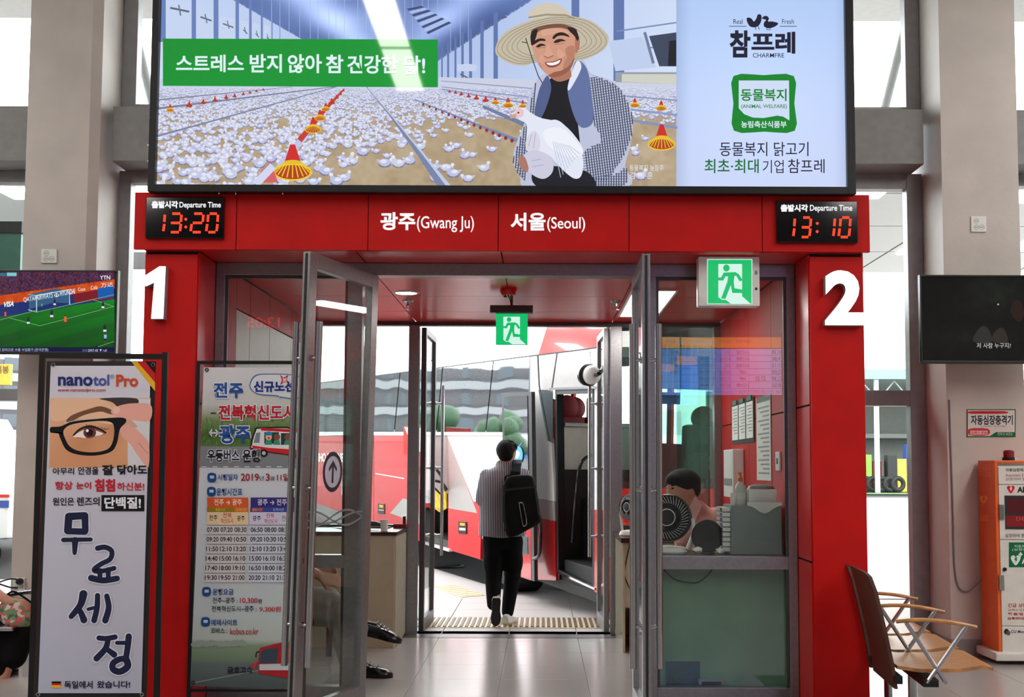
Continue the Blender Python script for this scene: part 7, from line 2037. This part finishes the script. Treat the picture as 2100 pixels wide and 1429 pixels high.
# luggage bay
ub0, vb_0 = bl(864, 1112); ub1, vb_1 = bl(918, 1128)
q = [bl(864, 1004), bl(918, 1012), bl(918, 1128), bl(864, 1111)]
m = MB(); dpt = 1.5
inn = [Vector((u, 0.02, v)) for u, v in q]; out_ = [Vector((u, dpt, v)) for u, v in q]
for i in range(4): m.quad(inn[i], inn[(i + 1) % 4], out_[(i + 1) % 4], out_[i])
m.quad(*out_); m.build('luggage_bay', 'bus_dark', bus, world=False)
m = MB(); m.quad(inn[3] + Vector((0, 0, 0.01)), inn[2] + Vector((0, 0, 0.01)), out_[2] + Vector((0, 0, 0.01)), out_[3] + Vector((0, 0, 0.01))); m.build('bay_mat', 'green_mat', bus, world=False)
bpan('bay_sill', [(864, 1109), (920, 1126), (920, 1131), (864, 1114)], -0.02, 0.04, 'bus_white')
# bay flap raised outward, its arm, and a yellow cloth
bpan('luggage_flap', [(827, 874), (868, 877), (872, 1006), (829, 996)], -0.34, -0.30, 'bus_red')
bpan('luggage_flap_stripe', [(829, 876), (866, 878), (868, 927), (851, 925)], -0.346, -0.341, 'bus_white')
bpan('flap_handle', [(850, 955), (857, 956), (857, 972), (850, 971)], -0.36, -0.34, 'chrome')
m = MB()
def bq(x, y, d): u, v = bl(x, y, d); return Vector((u, d, v))
m.tube([bq(889, 954, -0.28), bq(905, 975, -0.2), bq(907, 990, -0.12), bq(915, 1003, -0.02)], 0.022).tube([bq(889, 985, -0.24), bq(907, 989, -0.1), bq(914, 1005, 0.0)], 0.018).tube([bq(891, 1000, -0.1), bq(916, 1026, 0.02)], 0.014)
m.build('flap_arm', 'black_metal', bus, True, world=False)
m = MB(); g0 = [bq(892, 1006, -0.02), bq(914, 1010, -0.02), bq(915, 1042, 0.0), bq(901, 1050, 0.05), bq(887, 1040, 0.0)]
m.prism(g0, (0, 0.02, 0)); o = m.build('yellow_cloth', 'yellow_cloth', None, world=False)
o.data.transform(BUSM); tag(o, 'yellow cloth hanging in the open luggage bay of the coach', 'cloth')
# side markers
for x0, y0, x1, y1 in ((775, 1032, 788, 1054), (940, 1069, 956, 1095)):
    o = bpan('side_marker', [(x0, y0), (x1, y0 + 1), (x1, y1), (x0, y1 - 1)], -0.012, 0.0, 'black_plastic')
    bpan('reflector', [(x0 + 3, y0 + 3), (x1 - 3, y0 + 4), (x1 - 3, y0 + 9), (x0 + 3, y0 + 8)], -0.018, -0.012, 'amber', o)
    bpan('catch', [(x0 + 2, y0 + 13), (x1 - 2, y0 + 14), (x1 - 2, y1 - 7), (x0 + 2, y1 - 8)], -0.02, -0.012, 'white_plastic', o)
# wheels with white arch trims
def wheel(uc, vc, R):
    m = MB().lathe([(R * 0.62, -0.13), (R * 0.95, -0.13), (R, -0.08), (R, 0.12), (R * 0.9, 0.15), (R * 0.5, 0.15)], (uc, 0.18, vc), (0, 1, 0), seg=40)
    w = m.build('wheel', 'rubber', bus, True, world=False)
    h = MB().lathe([(0, -0.12), (R * 0.22, -0.12), (R * 0.24, -0.04), (R * 0.5, -0.02), (R * 0.6, -0.1), (R * 0.64, -0.1), (R * 0.64, 0.0)], (uc, 0.18, vc), (0, 1, 0), seg=36).build('hub', 'steel', bus, True, world=False); h.parent = w
    m = MB(); n = 24
    for i in range(n):
        a0, a1 = PI * i / n, PI * (i + 1) / n
        p = [(math.cos(a0), math.sin(a0)), (math.cos(a1), math.sin(a1))]
        m.prism([(uc + r * c_[0], -0.012, vc + r * c_[1]) for r, c_ in ((R * 1.15, p[0]), (R * 1.28, p[0]), (R * 1.28, p[1]), (R * 1.15, p[1]))], (0, 0.05, 0))
    m.build('arch_trim', 'bus_white', bus, world=False)
    m = MB().lathe([(R * 1.15, -0.004), (R * 1.14, 0.4), (0, 0.4)], (uc, 0, vc), (0, 1, 0), seg=32, close=False); m.build('wheel_well', 'bus_dark', bus, True, world=False)
RW = 0.5; gz = -BZG
uw = bl(1026, 1140)[0]
wheel(uw, gz + RW, RW); wheel(bl(716, 1040)[0], gz + RW, RW)
# pillar between window and door, white over grey over red
bpan('door_post', [(1087, 730), (1108, 727), (1112, 800), (1131, 905), (1137, 1028), (1088, 1020)], 0.0, 0.03, 'bus_white')
bpan('door_post', [(1088, 1021), (1137, 1029), (1138, 1068), (1088, 1060)], 0.0, 0.03, 'bus_grey')
bpan('door_post', [(1088, 1061), (1138, 1069), (1140, 1190), (1088, 1188)], 0.0, 0.03, 'bus_red')
bpan('quarter_glass', [(1104, 799), (1134, 800), (1134, 908), (1122, 903)], -0.004, 0.0, 'bus_glass')
bpan('post_line', [(1101, 728), (1103, 728), (1106, 790), (1128, 905), (1126, 905), (1104, 790)], -0.006, 0.0, 'bus_dark')
# panel above the door and red cove at the front of the roof
bpan('door_head_panel', [(1108, 727), (1206, 713), (1213, 722), (1214, 793), (1112, 800)], 0.0, 0.03, 'bus_grey')
bpan('head_line', [(1141, 724), (1142.5, 724), (1132, 797), (1130, 797)], -0.004, 0.0, 'bus_dark')
bpan('head_trim', [(1126, 795), (1218, 792), (1218, 797), (1126, 800)], -0.03, 0.02, 'chrome')
bpan('front_post', [(1206, 713), (1240, 709), (1240, 1045), (1219, 1045), (1219, 797)], 0.0, 0.03, 'bus_white')
bpan('front_post', [(1219, 1045), (1240, 1045), (1240, 1222), (1219, 1213)], 0.0, 0.03, 'bus_red')
uf = UF
m = MB()
ua, va = bl(1105, 727); 
m.prism([(ua, -0.006, va + 0.0), (UF - 0.02, -0.006, vline(UF, (1102, 728), (1225, 712))), (UF - 0.04, 0.03, HT - 0.25), (ua + 0.15, 0.06, HT - 0.2)], (0, 0.01, 0)); m.build('roof_flash', 'bus_red', bus, world=False)
bpan('roof_gutter', [(560, 796), (1102, 727), (1230, 711), (1230, 713), (1102, 729.2), (560, 798)], -0.008, 0.03, 'bus_dark')
# door opening frame and interior
m = MB()
fr_ = [bl(1138, 799), bl(1217, 796), bl(1219, 1212), bl(1142, 1172)]
for (a, b_), w in zip(((0, 1), (1, 2), (2, 3), (3, 0)), (0.05, 0.045, 0.03, 0.05)):
    A_, B_ = Vector((fr_[a][0], 0, fr_[a][1])), Vector((fr_[b_][0], 0, fr_[b_][1])); d = (B_ - A_).normalized(); n_ = Vector((-d.z, 0, d.x)) * w
    m.prism([A_, B_, B_ - n_, A_ - n_], (0, 0.08, 0))
m.build('door_surround', 'black_metal', bus, world=False)
bpan('door_sill_strip', [(1143, 1171), (1219, 1205), (1219, 1210), (1143, 1175)], -0.01, 0.03, 'chrome')
u0_, v0_ = fr_[3]; u1_ = UF
MB().box(UR + 0.1, UF - 0.1, 0.06, WB - 0.05, 0.06, 0.1).box(u0_ - 0.06, u0_ - 0.03, 0.05, 1.0, 0.1, 1.25).build('step_well', 'bus_dark', bus, world=False)
for i in range(3): MB().box(u0_ - 0.02, UF - 0.35, 0.06 + 0.28 * i, 0.36 + 0.28 * i, 0.1 + 0.22 * i, 0.32 + 0.22 * i, bev=0.01).build('step', 'bus_dark', bus, world=False)
vpt = bl(1180, 897)[1] + 0.1
MB().box(u0_ - 0.12, u0_ - 0.07, 0.08, 1.15, 0.35, vpt).build('partition_panel', 'offwhite', bus, world=False)
MB().box(u0_ - 0.14, u0_ - 0.05, 0.08, 1.16, vpt, vpt + 0.05, bev=0.01).build('partition_rail', 'steel', bus, world=False)
MB().box(u0_ - 0.06, u0_ + 0.2, 0.3, 0.5, 0.3, 0.95, bev=0.01).build('dash_box', 'bus_dark', bus, world=False)
m = MB().tube(spline([Vector((u0_ + 0.12, 0.12, 0.5)), Vector((u0_ + 0.2, 0.12, 1.0)), Vector((u0_ + 0.16, 0.2, 1.35)), Vector((u0_ + 0.1, 0.5, 1.45))], 6), 0.018)
m.tube([bq(1094, 984, 0.06), bq(1160, 986, 0.14)], 0.02).tube([bq(1094, 1056, -0.02), bq(1143, 1058, 0.1)], 0.016); m.build('grab_rail', 'black_metal', bus, True, world=False)
m = MB().box(u0_ + 0.14, u0_ + 0.3, 0.3, 0.34, 1.12, 1.28, bev=0.01); m.build('ticket_reader', 'black_plastic', bus, world=False)
for i, (du, y, cov) in enumerate(((-0.75, 0.36, False), (-0.8, 0.82, True), (-1.6, 0.36, False), (-1.6, 0.82, False), (-2.4, 0.82, False))):
    m = MB().box(u0_ + du, u0_ + du + 0.16, y - 0.2, y + 0.2, 0.9, vpt + 0.12, bev=0.05).ell((u0_ + du + 0.08, y, vpt + 0.22), (0.085, 0.14, 0.14))
    st_ = m.build('coach_seat', 'seat_red', bus, True, world=False)
    if cov:
        c_ = MB().box(u0_ + du - 0.012, u0_ + du + 0.175, y - 0.17, y + 0.17, vpt - 0.1, vpt + 0.34, bev=0.03).build('seat_cover', 'white_plastic', bus, True, world=False); c_.parent = st_
m = MB()
for i in range(7): m.cyl((u0_ - 3.0 + i * 0.05 - 0.05 * (i % 2), WB - 0.12, 1.6), (u0_ - 3.0 + i * 0.04, WB - 0.12, 2.5), 0.03, seg=8)
m.build('curtain', 'beige_laminate', bus, True, world=False)
MB().box(u0_ - 1.6, UF - 0.15, 0.08, WB - 0.05, 2.56, 2.62).build('inner_roof', 'offwhite', bus, world=False)
MB().box(UR + 0.1, u0_ - 1.62, 0.08, WB - 0.06, 2.56, 2.6).build('inner_ceiling', 'bus_dark', bus, world=False)
# plug door swung out along the side
lf = bpan('door_leaf', [(1029, 806), (1090, 803), (1094, 1020), (1096, 1192), (1062, 1180), (1034, 1070)], -0.20, -0.16, 'alu_dark')
def leafp(n_, pts, d0, d1, mat): return bpan(n_, pts, d0, d1, mat, lf)
leafp('leaf_upper_frame', [(1029, 806), (1090, 803), (1093, 1055), (1033, 1050)], -0.205, -0.2, 'black_metal')
leafp('leaf_red_panel', [(1034, 1052), (1088, 1056), (1089, 1188), (1062, 1179), (1034, 1070)], -0.204, -0.2, 'bus_red')
leafp('leaf_window', [(1033, 813), (1081, 811), (1084, 1040), (1037, 1036)], -0.212, -0.206, 'bus_glass')
leafp('leaf_lower_window', [(1048, 1092), (1084, 1099), (1085, 1138), (1066, 1138), (1050, 1130)], -0.206, -0.2, 'chrome')
leafp('leaf_lower_pane', [(1051, 1096), (1081, 1102), (1082, 1135), (1067, 1134), (1053, 1127)], -0.21, -0.206, 'bus_glass')
leafp('leaf_edge', [(1088, 1050), (1094, 1051), (1096, 1192), (1090, 1189)], -0.21, -0.2, 'alu_dark')
m = MB().tube(spline([bq(1093, 1062, -0.2), bq(1107, 1066, -0.24), bq(1108, 1120, -0.24), bq(1104, 1140, -0.23), bq(1094, 1146, -0.2)], 5), 0.018); o = m.build('leaf_grab_handle', 'black_plastic', bus, True, world=False); o.parent = lf
k = Ink(Plane(BPL.p + BN * 0.222, BN), 0.0)
k.smooth([(1050, 925), (1058, 915), (1068, 918), (1072, 932), (1068, 948), (1056, 950), (1048, 940)], (60, 170, 210)); k.smooth([(1054, 930), (1060, 924), (1066, 930), (1060, 940)], (220, 236, 240)); k.line([(1060, 915), (1056, 906)], 1.4, (60, 170, 210)); k.line([(1064, 915), (1070, 908)], 1.4, (60, 170, 210))
k.rect(1046, 957, 1052, 980, (200, 60, 60))
o = k.build('door_sticker', bus, 'print'); o.parent = lf
# mirror arm at the front corner
m = MB().tube(spline([bq(1240, 742, -0.02), bq(1238, 752, -0.2), bq(1230, 764, -0.3), bq(1218, 770, -0.3)], 6), 0.022)
arm_ = m.build('mirror_arm', 'black_metal', bus, True, world=False)
c_ = bq(1208, 769, -0.3)
MB().ell(c_ + Vector((0.06, 0, 0.0)), (0.11, 0.08, 0.09), None, 20, 14).build('mirror_shell', 'white_plastic', bus, True, world=False).parent = arm_
MB().lathe([(0.0, -0.05), (0.08, -0.05), (0.1, -0.03), (0.105, 0.02), (0.09, 0.04)], c_ + Vector((-0.02, 0, 0)), (1, 0, 0), seg=20).build('mirror_rim', 'black_plastic', bus, True, world=False).parent = arm_
# front face: windscreen, red nose, lamps, bumper
zf0, zf1 = 1.12, 2.82
MB().box(UF - 0.02, UF + 0.02, 0.04, WB - 0.04, -0.02, zf0, bev=0.01).build('nose_panel', 'bus_red', bus, world=False)
MB().box(UF - 0.02, UF + 0.01, 0.1, WB - 0.1, zf0, zf1).build('windscreen', 'glass_green', bus, world=False)
m = MB().box(UF - 0.02, UF + 0.03, 0.03, 0.1, zf0, HT - 0.2).box(UF - 0.02, UF + 0.03, WB - 0.1, WB - 0.03, zf0, HT - 0.2).box(UF - 0.02, UF + 0.03, 0.1, WB - 0.1, zf1, HT - 0.15)
m.build('windscreen_frame', 'bus_dark', bus, world=False)
MB().box(UF, UF + 0.08, 0.02, WB - 0.02, -0.05, 0.3, bev=0.03).build('bumper', 'bus_red', bus, True, world=False)
for y in (0.3, WB - 0.3): MB().ell((UF + 0.02, y, 0.55), (0.05, 0.2, 0.1)).build('headlamp', 'clear_plastic', bus, True, world=False)
MB().box(UF - 0.5, UF - 0.06, 1.1, WB - 0.1, 0.7, 1.2, bev=0.03).build('dashboard', 'bus_dark', bus, world=False)
m = MB()
for i in range(18): m.prism([(UF - 0.2, 0.35 + i * 0.07, 2.1), (UF - 0.16, 0.385 + i * 0.07, 2.1), (UF - 0.2, 0.42 + i * 0.07, 2.1)], (0, 0, 0.45), cap=False)
m.build('sun_blind', 'offwhite', bus, world=False)
m = MB().box(UF - 0.9, UF - 0.78, 1.3, 1.8, 0.9, 1.75, bev=0.06).ell((UF - 0.84, 1.55, 1.82), (0.08, 0.15, 0.13)); m.build('driver_seat', 'teal_panel', bus, True, world=False)
MB().box(UF - 0.3, UF - 0.26, 0.5, 0.95, 1.95, 2.07).build('route_sign', 'black_plastic', bus, world=False)

# ------------------------------------------------------------------ canopy, buildings and yard outside
cn = thing('platform_canopy', 'long white panelled canopy roof over the bus platform', 'canopy', (0, 17, 5.2))
for i in list(range(-9, -2)) + list(range(1, 10)):
    for j in range(4):
        MB().box(i * 3.0 + 0.02, i * 3.0 + 2.98, 13.6 + j * 2.15, 13.6 + j * 2.15 + 2.1, 5.2, 5.24).build('ceiling_panel', 'canopy_white', cn)
MB().box(-27, -6, 13.6, 22.2, 5.27, 5.36).box(3.0, 30, 13.6, 22.2, 5.27, 5.36).build('roof_deck', 'grey_beam', cn)
for x in (6.2, 12, -7.4, -10.5):
    for y in (15.6, 19.6): MB().box(x, x + 0.6, y, y + 0.6, 5.18, 5.2).build('light_panel', 'lamp_panel', cn)
for x in (-21, -12.5, 17.5, 26):
    MB().cyl((x, 17.5, 0), (x, 17.5, 5.2), 0.16, seg=16).build('post', 'canopy_white', cn, True)
for s, p0_, p1_ in ((-1, (258, -10), (322, 250)), (1, (1874, -10), (1806, 255))):
    tag(MB().tube([at(*p0_, 11.5), at(*p1_, 11.5)], 0.045, 10).build('diagonal_brace', 'canopy_white', None, True), 'pale diagonal tube brace beyond the upper window %s of the screen' % ('right' if s > 0 else 'left'), 'brace')
struct('roof_eave', MB().box(-14, 16, YW + 0.5, 12.4, 6.3, 6.5), 'facade')

# tall white building and the garage on the right
t = thing('building', 'tall white building with small dark windows beyond the right window', 'building', (30, 98, 0))
MB().box(8, 60, 96, 110, 0, 27).build('wall', 'facade', t)
MB().box(7.5, 60.5, 95.6, 96.2, 26.4, 27.2).build('parapet', 'canopy_white', t)
wm_ = MB().box(0, 1.5, -0.12, 0.02, 0, 1.9).mesh('window'); wm_.materials.append(MATS['faint_window'])
for i in range(9):
    for j in range(6):
        o = bpy.data.objects.new('window', wm_); COL.objects.link(o); o.parent = t; o.location = (10 + i * 5.6 - 30, 96 - 98, 4.2 + j * 3.7)
gr = thing('garage_shed', 'open steel garage with a blue roof edge, tyres and coloured bins in it', 'shed', (24, 71, 0))
GY = 71
MB().box(12, 40, GY, GY + 14, 7.0, 7.3).build('roof', 'canopy_white', gr)
MB().box(11.8, 40.2, GY - 0.3, GY, 6.9, 7.5).build('roof_edge', 'pale_cyan', gr)
MB().box(12, 40, GY + 13.6, GY + 14, 0, 7).build('rear_wall', 'shed_wall', gr)
MB().box(12, 40, GY + 10, GY + 13.5, 3.6, 3.9).build('mezzanine', 'grey_beam', gr)
for x in (12.5, 16.5, 20.3, 24, 28, 34, 39): MB().box(x, x + 0.25, GY, GY + 0.25, 0, 7).build('column', 'canopy_white', gr)
m = MB()
for i in range(14):
    x = 12.5 + i * 2; m.tube([(x, GY, 5.6), (x + 1, GY, 6.8), (x + 2, GY, 5.6)], 0.06, 6)
m.tube([(12.5, GY, 5.6), (40, GY, 5.6)], 0.08, 6).build('truss', 'grey_frame', gr)
MB().box(12, 40, GY - 5, GY + 13.6, 0.03, 0.05).build('floor_paint', 'green_floor', gr)
MB().box(14, 40, GY - 3.2, GY - 2.9, 0.05, 0.06).build('floor_line', 'yellow_paint', gr)
colr = ['blue_paint', 'lime_paint', 'seat_red', 'bus_dark', 'yellow_paint', 'blue_paint', 'orange', 'grey_plastic', 'black_plastic', 'bus_red']
for i in range(10):
    x = 19.2 + i * 0.72; h = rnd.uniform(1.7, 3.0)
    tag(MB().box(x, x + 0.6, GY + 1.2 + 0.4 * (i % 3), GY + 2.0 + 0.4 * (i % 3), 0.05, 0.05 + h, bev=0.06).build('storage_bin', colr[i], None), ['first blue', 'lime green', 'dark red', 'dark', 'yellow', 'second blue', 'orange', 'grey', 'black', 'bright red'][i] + ' storage bin standing in the far garage', 'bin', 'bins in the far garage')
for i in range(5):
    x = 19.8 + i * 0.5; tag(MB().torus((x, GY + 0.6, 0.55), 0.36, 0.15, (0.2, -1, 0), 24, 8).build('tyre', 'rubber', None, True), 'black tyre leaning in front of the garage bins', 'tyre', 'tyres in the far garage')
# white blocks seen in the side windows to the left; shop sign, teal board and a van
t = thing('signboard', 'teal board with a dark header beyond the left window', 'sign', (-5.6, 12.4, 3.2))
a, b_ = at(-40, 478, 12.3), at(41, 552, 12.3)
MB().box(a.x - 1.5, b_.x, 12.3, 12.36, b_.z - 0.6, a.z).build('board', 'teal_panel', t)
MB().box(a.x - 1.5, b_.x + 0.02, 12.26, 12.38, a.z, a.z + 0.12).build('header', 'bus_dark', t)
MB().cyl((a.x + 0.05, 12.4, 0), (a.x + 0.05, 12.4, 5.2), 0.05, seg=10).build('post', 'grey_frame', t)
t = thing('shop_sign', 'yellow shop sign at the far left edge under the football television', 'sign', (-8, 18, 2.6))
a, b_ = at(-60, 746, 18), at(19, 789, 18)
MB().box(a.x, b_.x, 18, 18.1, b_.z, a.z).build('board', 'yellow_paint', t)
k = Ink(FY(18), 0.004); k.text('떡리봉', (-24, 750, 18, 766), (120, 90, 30), bold=0.03); k.build('lettering', t)
van = thing('minibus', 'white minibus with blue and red stripes beyond the left window', 'van', (at(0, 1000, 17).x - 1.2, 17, 0))
xr_ = at(21, 950, 16).x
MB().box(xr_ - 5, xr_, 16, 17.9, 0.45, 1.3, bev=0.08).build('body', 'bus_white', van, True)
m = MB().prism([(xr_ - 5, 16.05, 1.28), (xr_ - 0.35, 16.05, 1.28), (xr_ - 0.9, 16.05, 2.15), (xr_ - 4.9, 16.05, 2.2)], (0, 1.8, 0)); m.build('cabin', 'bus_white', van)
MB().prism([(xr_ - 1.9, 16.04, 1.36), (xr_ - 0.55, 16.04, 1.36), (xr_ - 1.0, 16.04, 2.05), (xr_ - 1.9, 16.04, 2.05)], (0, -0.01, 0)).build('cab_window', 'bus_glass', van)
MB().box(xr_ - 5, xr_ + 0.005, 15.99, 16.0, 0.88, 0.98).build('blue_stripe', 'blue_paint', van); MB().box(xr_ - 5, xr_ + 0.005, 15.99, 16.0, 1.02, 1.06).build('red_stripe', 'bus_red', van)
for u in (0.9, 4.1): MB().lathe([(0.2, -0.1), (0.33, -0.1), (0.35, 0.1), (0.2, 0.12)], (xr_ - u, 16.06, 0.36), (0, 1, 0), seg=28).build('wheel', 'rubber', van, True)
# long grey building across the yard, mirrored in the coach windows, with parked coaches and trees before it
bd = thing('building', 'long grey apartment block across the yard mirrored in the coach windows', 'building', (-75, 95, 0))
M0 = Matrix.Translation((-75, 95, 0)) @ Matrix.Rotation(math.radians(43), 4, 'Z'); Mi = M0
MB().box(-45, 45, 0, 12, 0, 12, M=Mi).build('wall', 'facade_dark', bd)
for j in range(4): MB().box(-45.2, 45.2, -0.7, 0.0, 1.4 + 2.8 * j, 2.2 + 2.8 * j, M=Mi).build('balcony', 'balcony_grey', bd)
wme = MB().box(-0.9, 0.9, -0.06, 0.05, 0, 1.3).mesh('window'); wme.materials.append(MATS['window_dark'])
for j in range(4):
    for i in range(22):
        o = bpy.data.objects.new('window', wme); COL.objects.link(o); o.parent = bd
        o.matrix_local = Matrix.Translation((-75, 95, 0)).inverted() @ M0 @ Matrix.Translation((-43 + i * 4.1, 0, 2.5 + 2.8 * j))
for i, mt in enumerate(('blue_paint', 'orange', 'teal_panel', 'bus_white')):
    pc = thing('parked_coach', ['blue', 'orange', 'teal', 'white'][i] + ' coach parked across the yard, mirrored in the coach windows', 'bus', (0, 0, 0))
    M1 = Matrix.Translation((-36 - 9 * i, 52 + 3 * i, 0)) @ Matrix.Rotation(math.radians(43 + 90), 4, 'Z')
    MB().box(-5, 5, -1.2, 1.2, 0.4, 2.0, bev=0.1, M=M1).build('body', mt, pc); MB().box(-4.9, 4.9, -1.22, 1.22, 1.4, 2.5, M=M1).build('window_band', 'window_dark', pc); MB().box(-5, 5, -1.2, 1.2, 2.5, 3.1, bev=0.1, M=M1).build('roof', 'bus_white', pc)
def tree(x, y, h, lab):
    t = thing('tree', lab, 'tree', (x, y, 0))
    MB().cyl((x, y, 0), (x, y, h * 0.55), 0.16, 0.1, 10).build('trunk', 'dark_wood', t, True)
    m = MB()
    for i in range(9):
        a = rnd.uniform(0, 6.3); m.ell((x + math.cos(a) * h * 0.16, y + math.sin(a) * h * 0.16, h * rnd.uniform(0.5, 0.85)), h * rnd.uniform(0.09, 0.15), None, 10, 8)
    m.build('crown', 'leaf', t, True)
tree(-24.5, 46, 5.0, 'green tree across the yard mirrored at the left of the coach windows'); tree(-62, 56, 6.6, 'broad green tree across the yard mirrored in the middle of the coach windows'); tree(-20, 36, 4.2, 'small green tree near the yard edge mirrored in the coach door')

# ------------------------------------------------------------------ displays on the hall's rear wall, reflected in the gate's glass
class Rear:
    """rear wall in the coordinates in which its reflection in the front panes is seen"""
    YV = 2 * (YD + 0.04) + 8.94
    def __init__(self, d=0.0): self.d = d
    def at(self, x, y, off=0.0):
        p = FY(self.YV).at(x, y)
        return Vector((p.x, -8.94 + self.d + off, p.z))
RP = Rear(0.06)
a, b_ = RP.at(1330, 688), RP.at(1660, 812)
t = thing('timetable_screen', 'wide lit timetable screen high on the rear wall, mirrored in the right sidelight', 'screen', ((a.x + b_.x) / 2, -8.97, b_.z))
MB().box(a.x - 0.05, b_.x + 0.05, -8.999, -8.89, b_.z - 0.05, a.z + 0.05, bev=0.01).build('casing', 'black_plastic', t)
k = Ink(RP, 0.0, 0.0002)
k.rect(1330, 692, 1393, 714, (236, 132, 40)); k.rect(1397, 692, 1660, 714, (236, 132, 40))
k.grid(1330, 716, 1393, 810, 4, 4, lambda X, Y: mixc((70, 120, 225), (110, 150, 240), (Y - 716) / 94))
k.grid(1397, 716, 1660, 810, 24, 6, lambda X, Y: mixc((60, 120, 235), (206, 170, 232), np.clip((X - 1440) / 110, 0, 1)))
k.off = 0.002; DKB = (20, 20, 70)
for y in (729, 742, 756, 769, 783, 797): k.line([(1330, y), (1660, y)], 0.9, (40, 50, 130))
mk = dict(mirror=True)
rws = (('부산', '12,200/15,800', '2시간', '2시간30분', '20:30'), ('울산', '16,100/20,900', '3시간10분', '2시간30분', '19:00'), ('광주', '17,800/23,200', '3시간', '2시간30분', '21:10'), ('대전', '6,300/9,100', '1시간10분', '10분', '22:00'), ('', '7,600/8,500', '1시간30분', '30분', '22:30'), ('', '19,500', '2시간50분', '2시간10분', '18:50'))
for r, (a0, b0_, c0, d0, e0) in enumerate(rws):
    y = 718.5 + r * 13.5
    if a0: k.text(a0, (1374, y, 1390, y + 8), DKB, bold=0.03, **mk)
    k.text(b0_, (1434, y + 1, 1468, y + 8), DKB, bold=0.01, **mk)
    w = 5.2 * len(c0) * 0.9; k.text(c0, (1495 - w * 0.75, y, 1495 + w * 0.1, y + 8.5), DKB, bold=0.01, **mk)
    k.text(d0, (1509, y, 1536, y + 8.5) if len(d0) > 3 else (1516, y, 1529, y + 8.5), DKB, bold=0.01, **mk)
    k.text(e0, (1582, y, 1604, y + 8.5), DKB, bold=0.01, **mk)
k.text('22:30', (1548, 772, 1569, 781), DKB, bold=0.01, **mk)
k.text('출발 시간은 교통 상황에 따라 변경될 수 있으니 승차장에서 확인하시기 바랍니다', (1410, 800, 1600, 807), DKB, **mk)
k.text('요 금', (1425, 696, 1442, 703), (90, 40, 10), **mk); k.text('소요시간', (1474, 697, 1500, 704), (90, 40, 10), **mk); k.text('첫차 막차', (1508, 697, 1540, 705), (90, 40, 10), **mk); k.text('행선지', (1366, 697, 1386, 705), (90, 40, 10), **mk)
k.build('timetable_picture', t, 'screen_bright')
a, b_ = RP.at(503, 647), RP.at(592, 674)
t = thing('departure_clock', 'red figured clock reading 13:05 on the rear wall, mirrored in the left sidelight', 'clock display', ((a.x + b_.x) / 2, -8.97, b_.z))
MB().box(a.x - 0.02, b_.x + 0.02, -8.999, -8.89, b_.z - 0.02, a.z + 0.02, bev=0.01).build('housing', 'black_plastic', t)
k = Ink(RP, 0.002); k.text('13:05', (509, 651, 575, 672), (255, 30, 50), bold=0.01, mirror=True); k.build('led_digits', t, 'screen_bright')
bpy.data.scenes.remove(TMP)
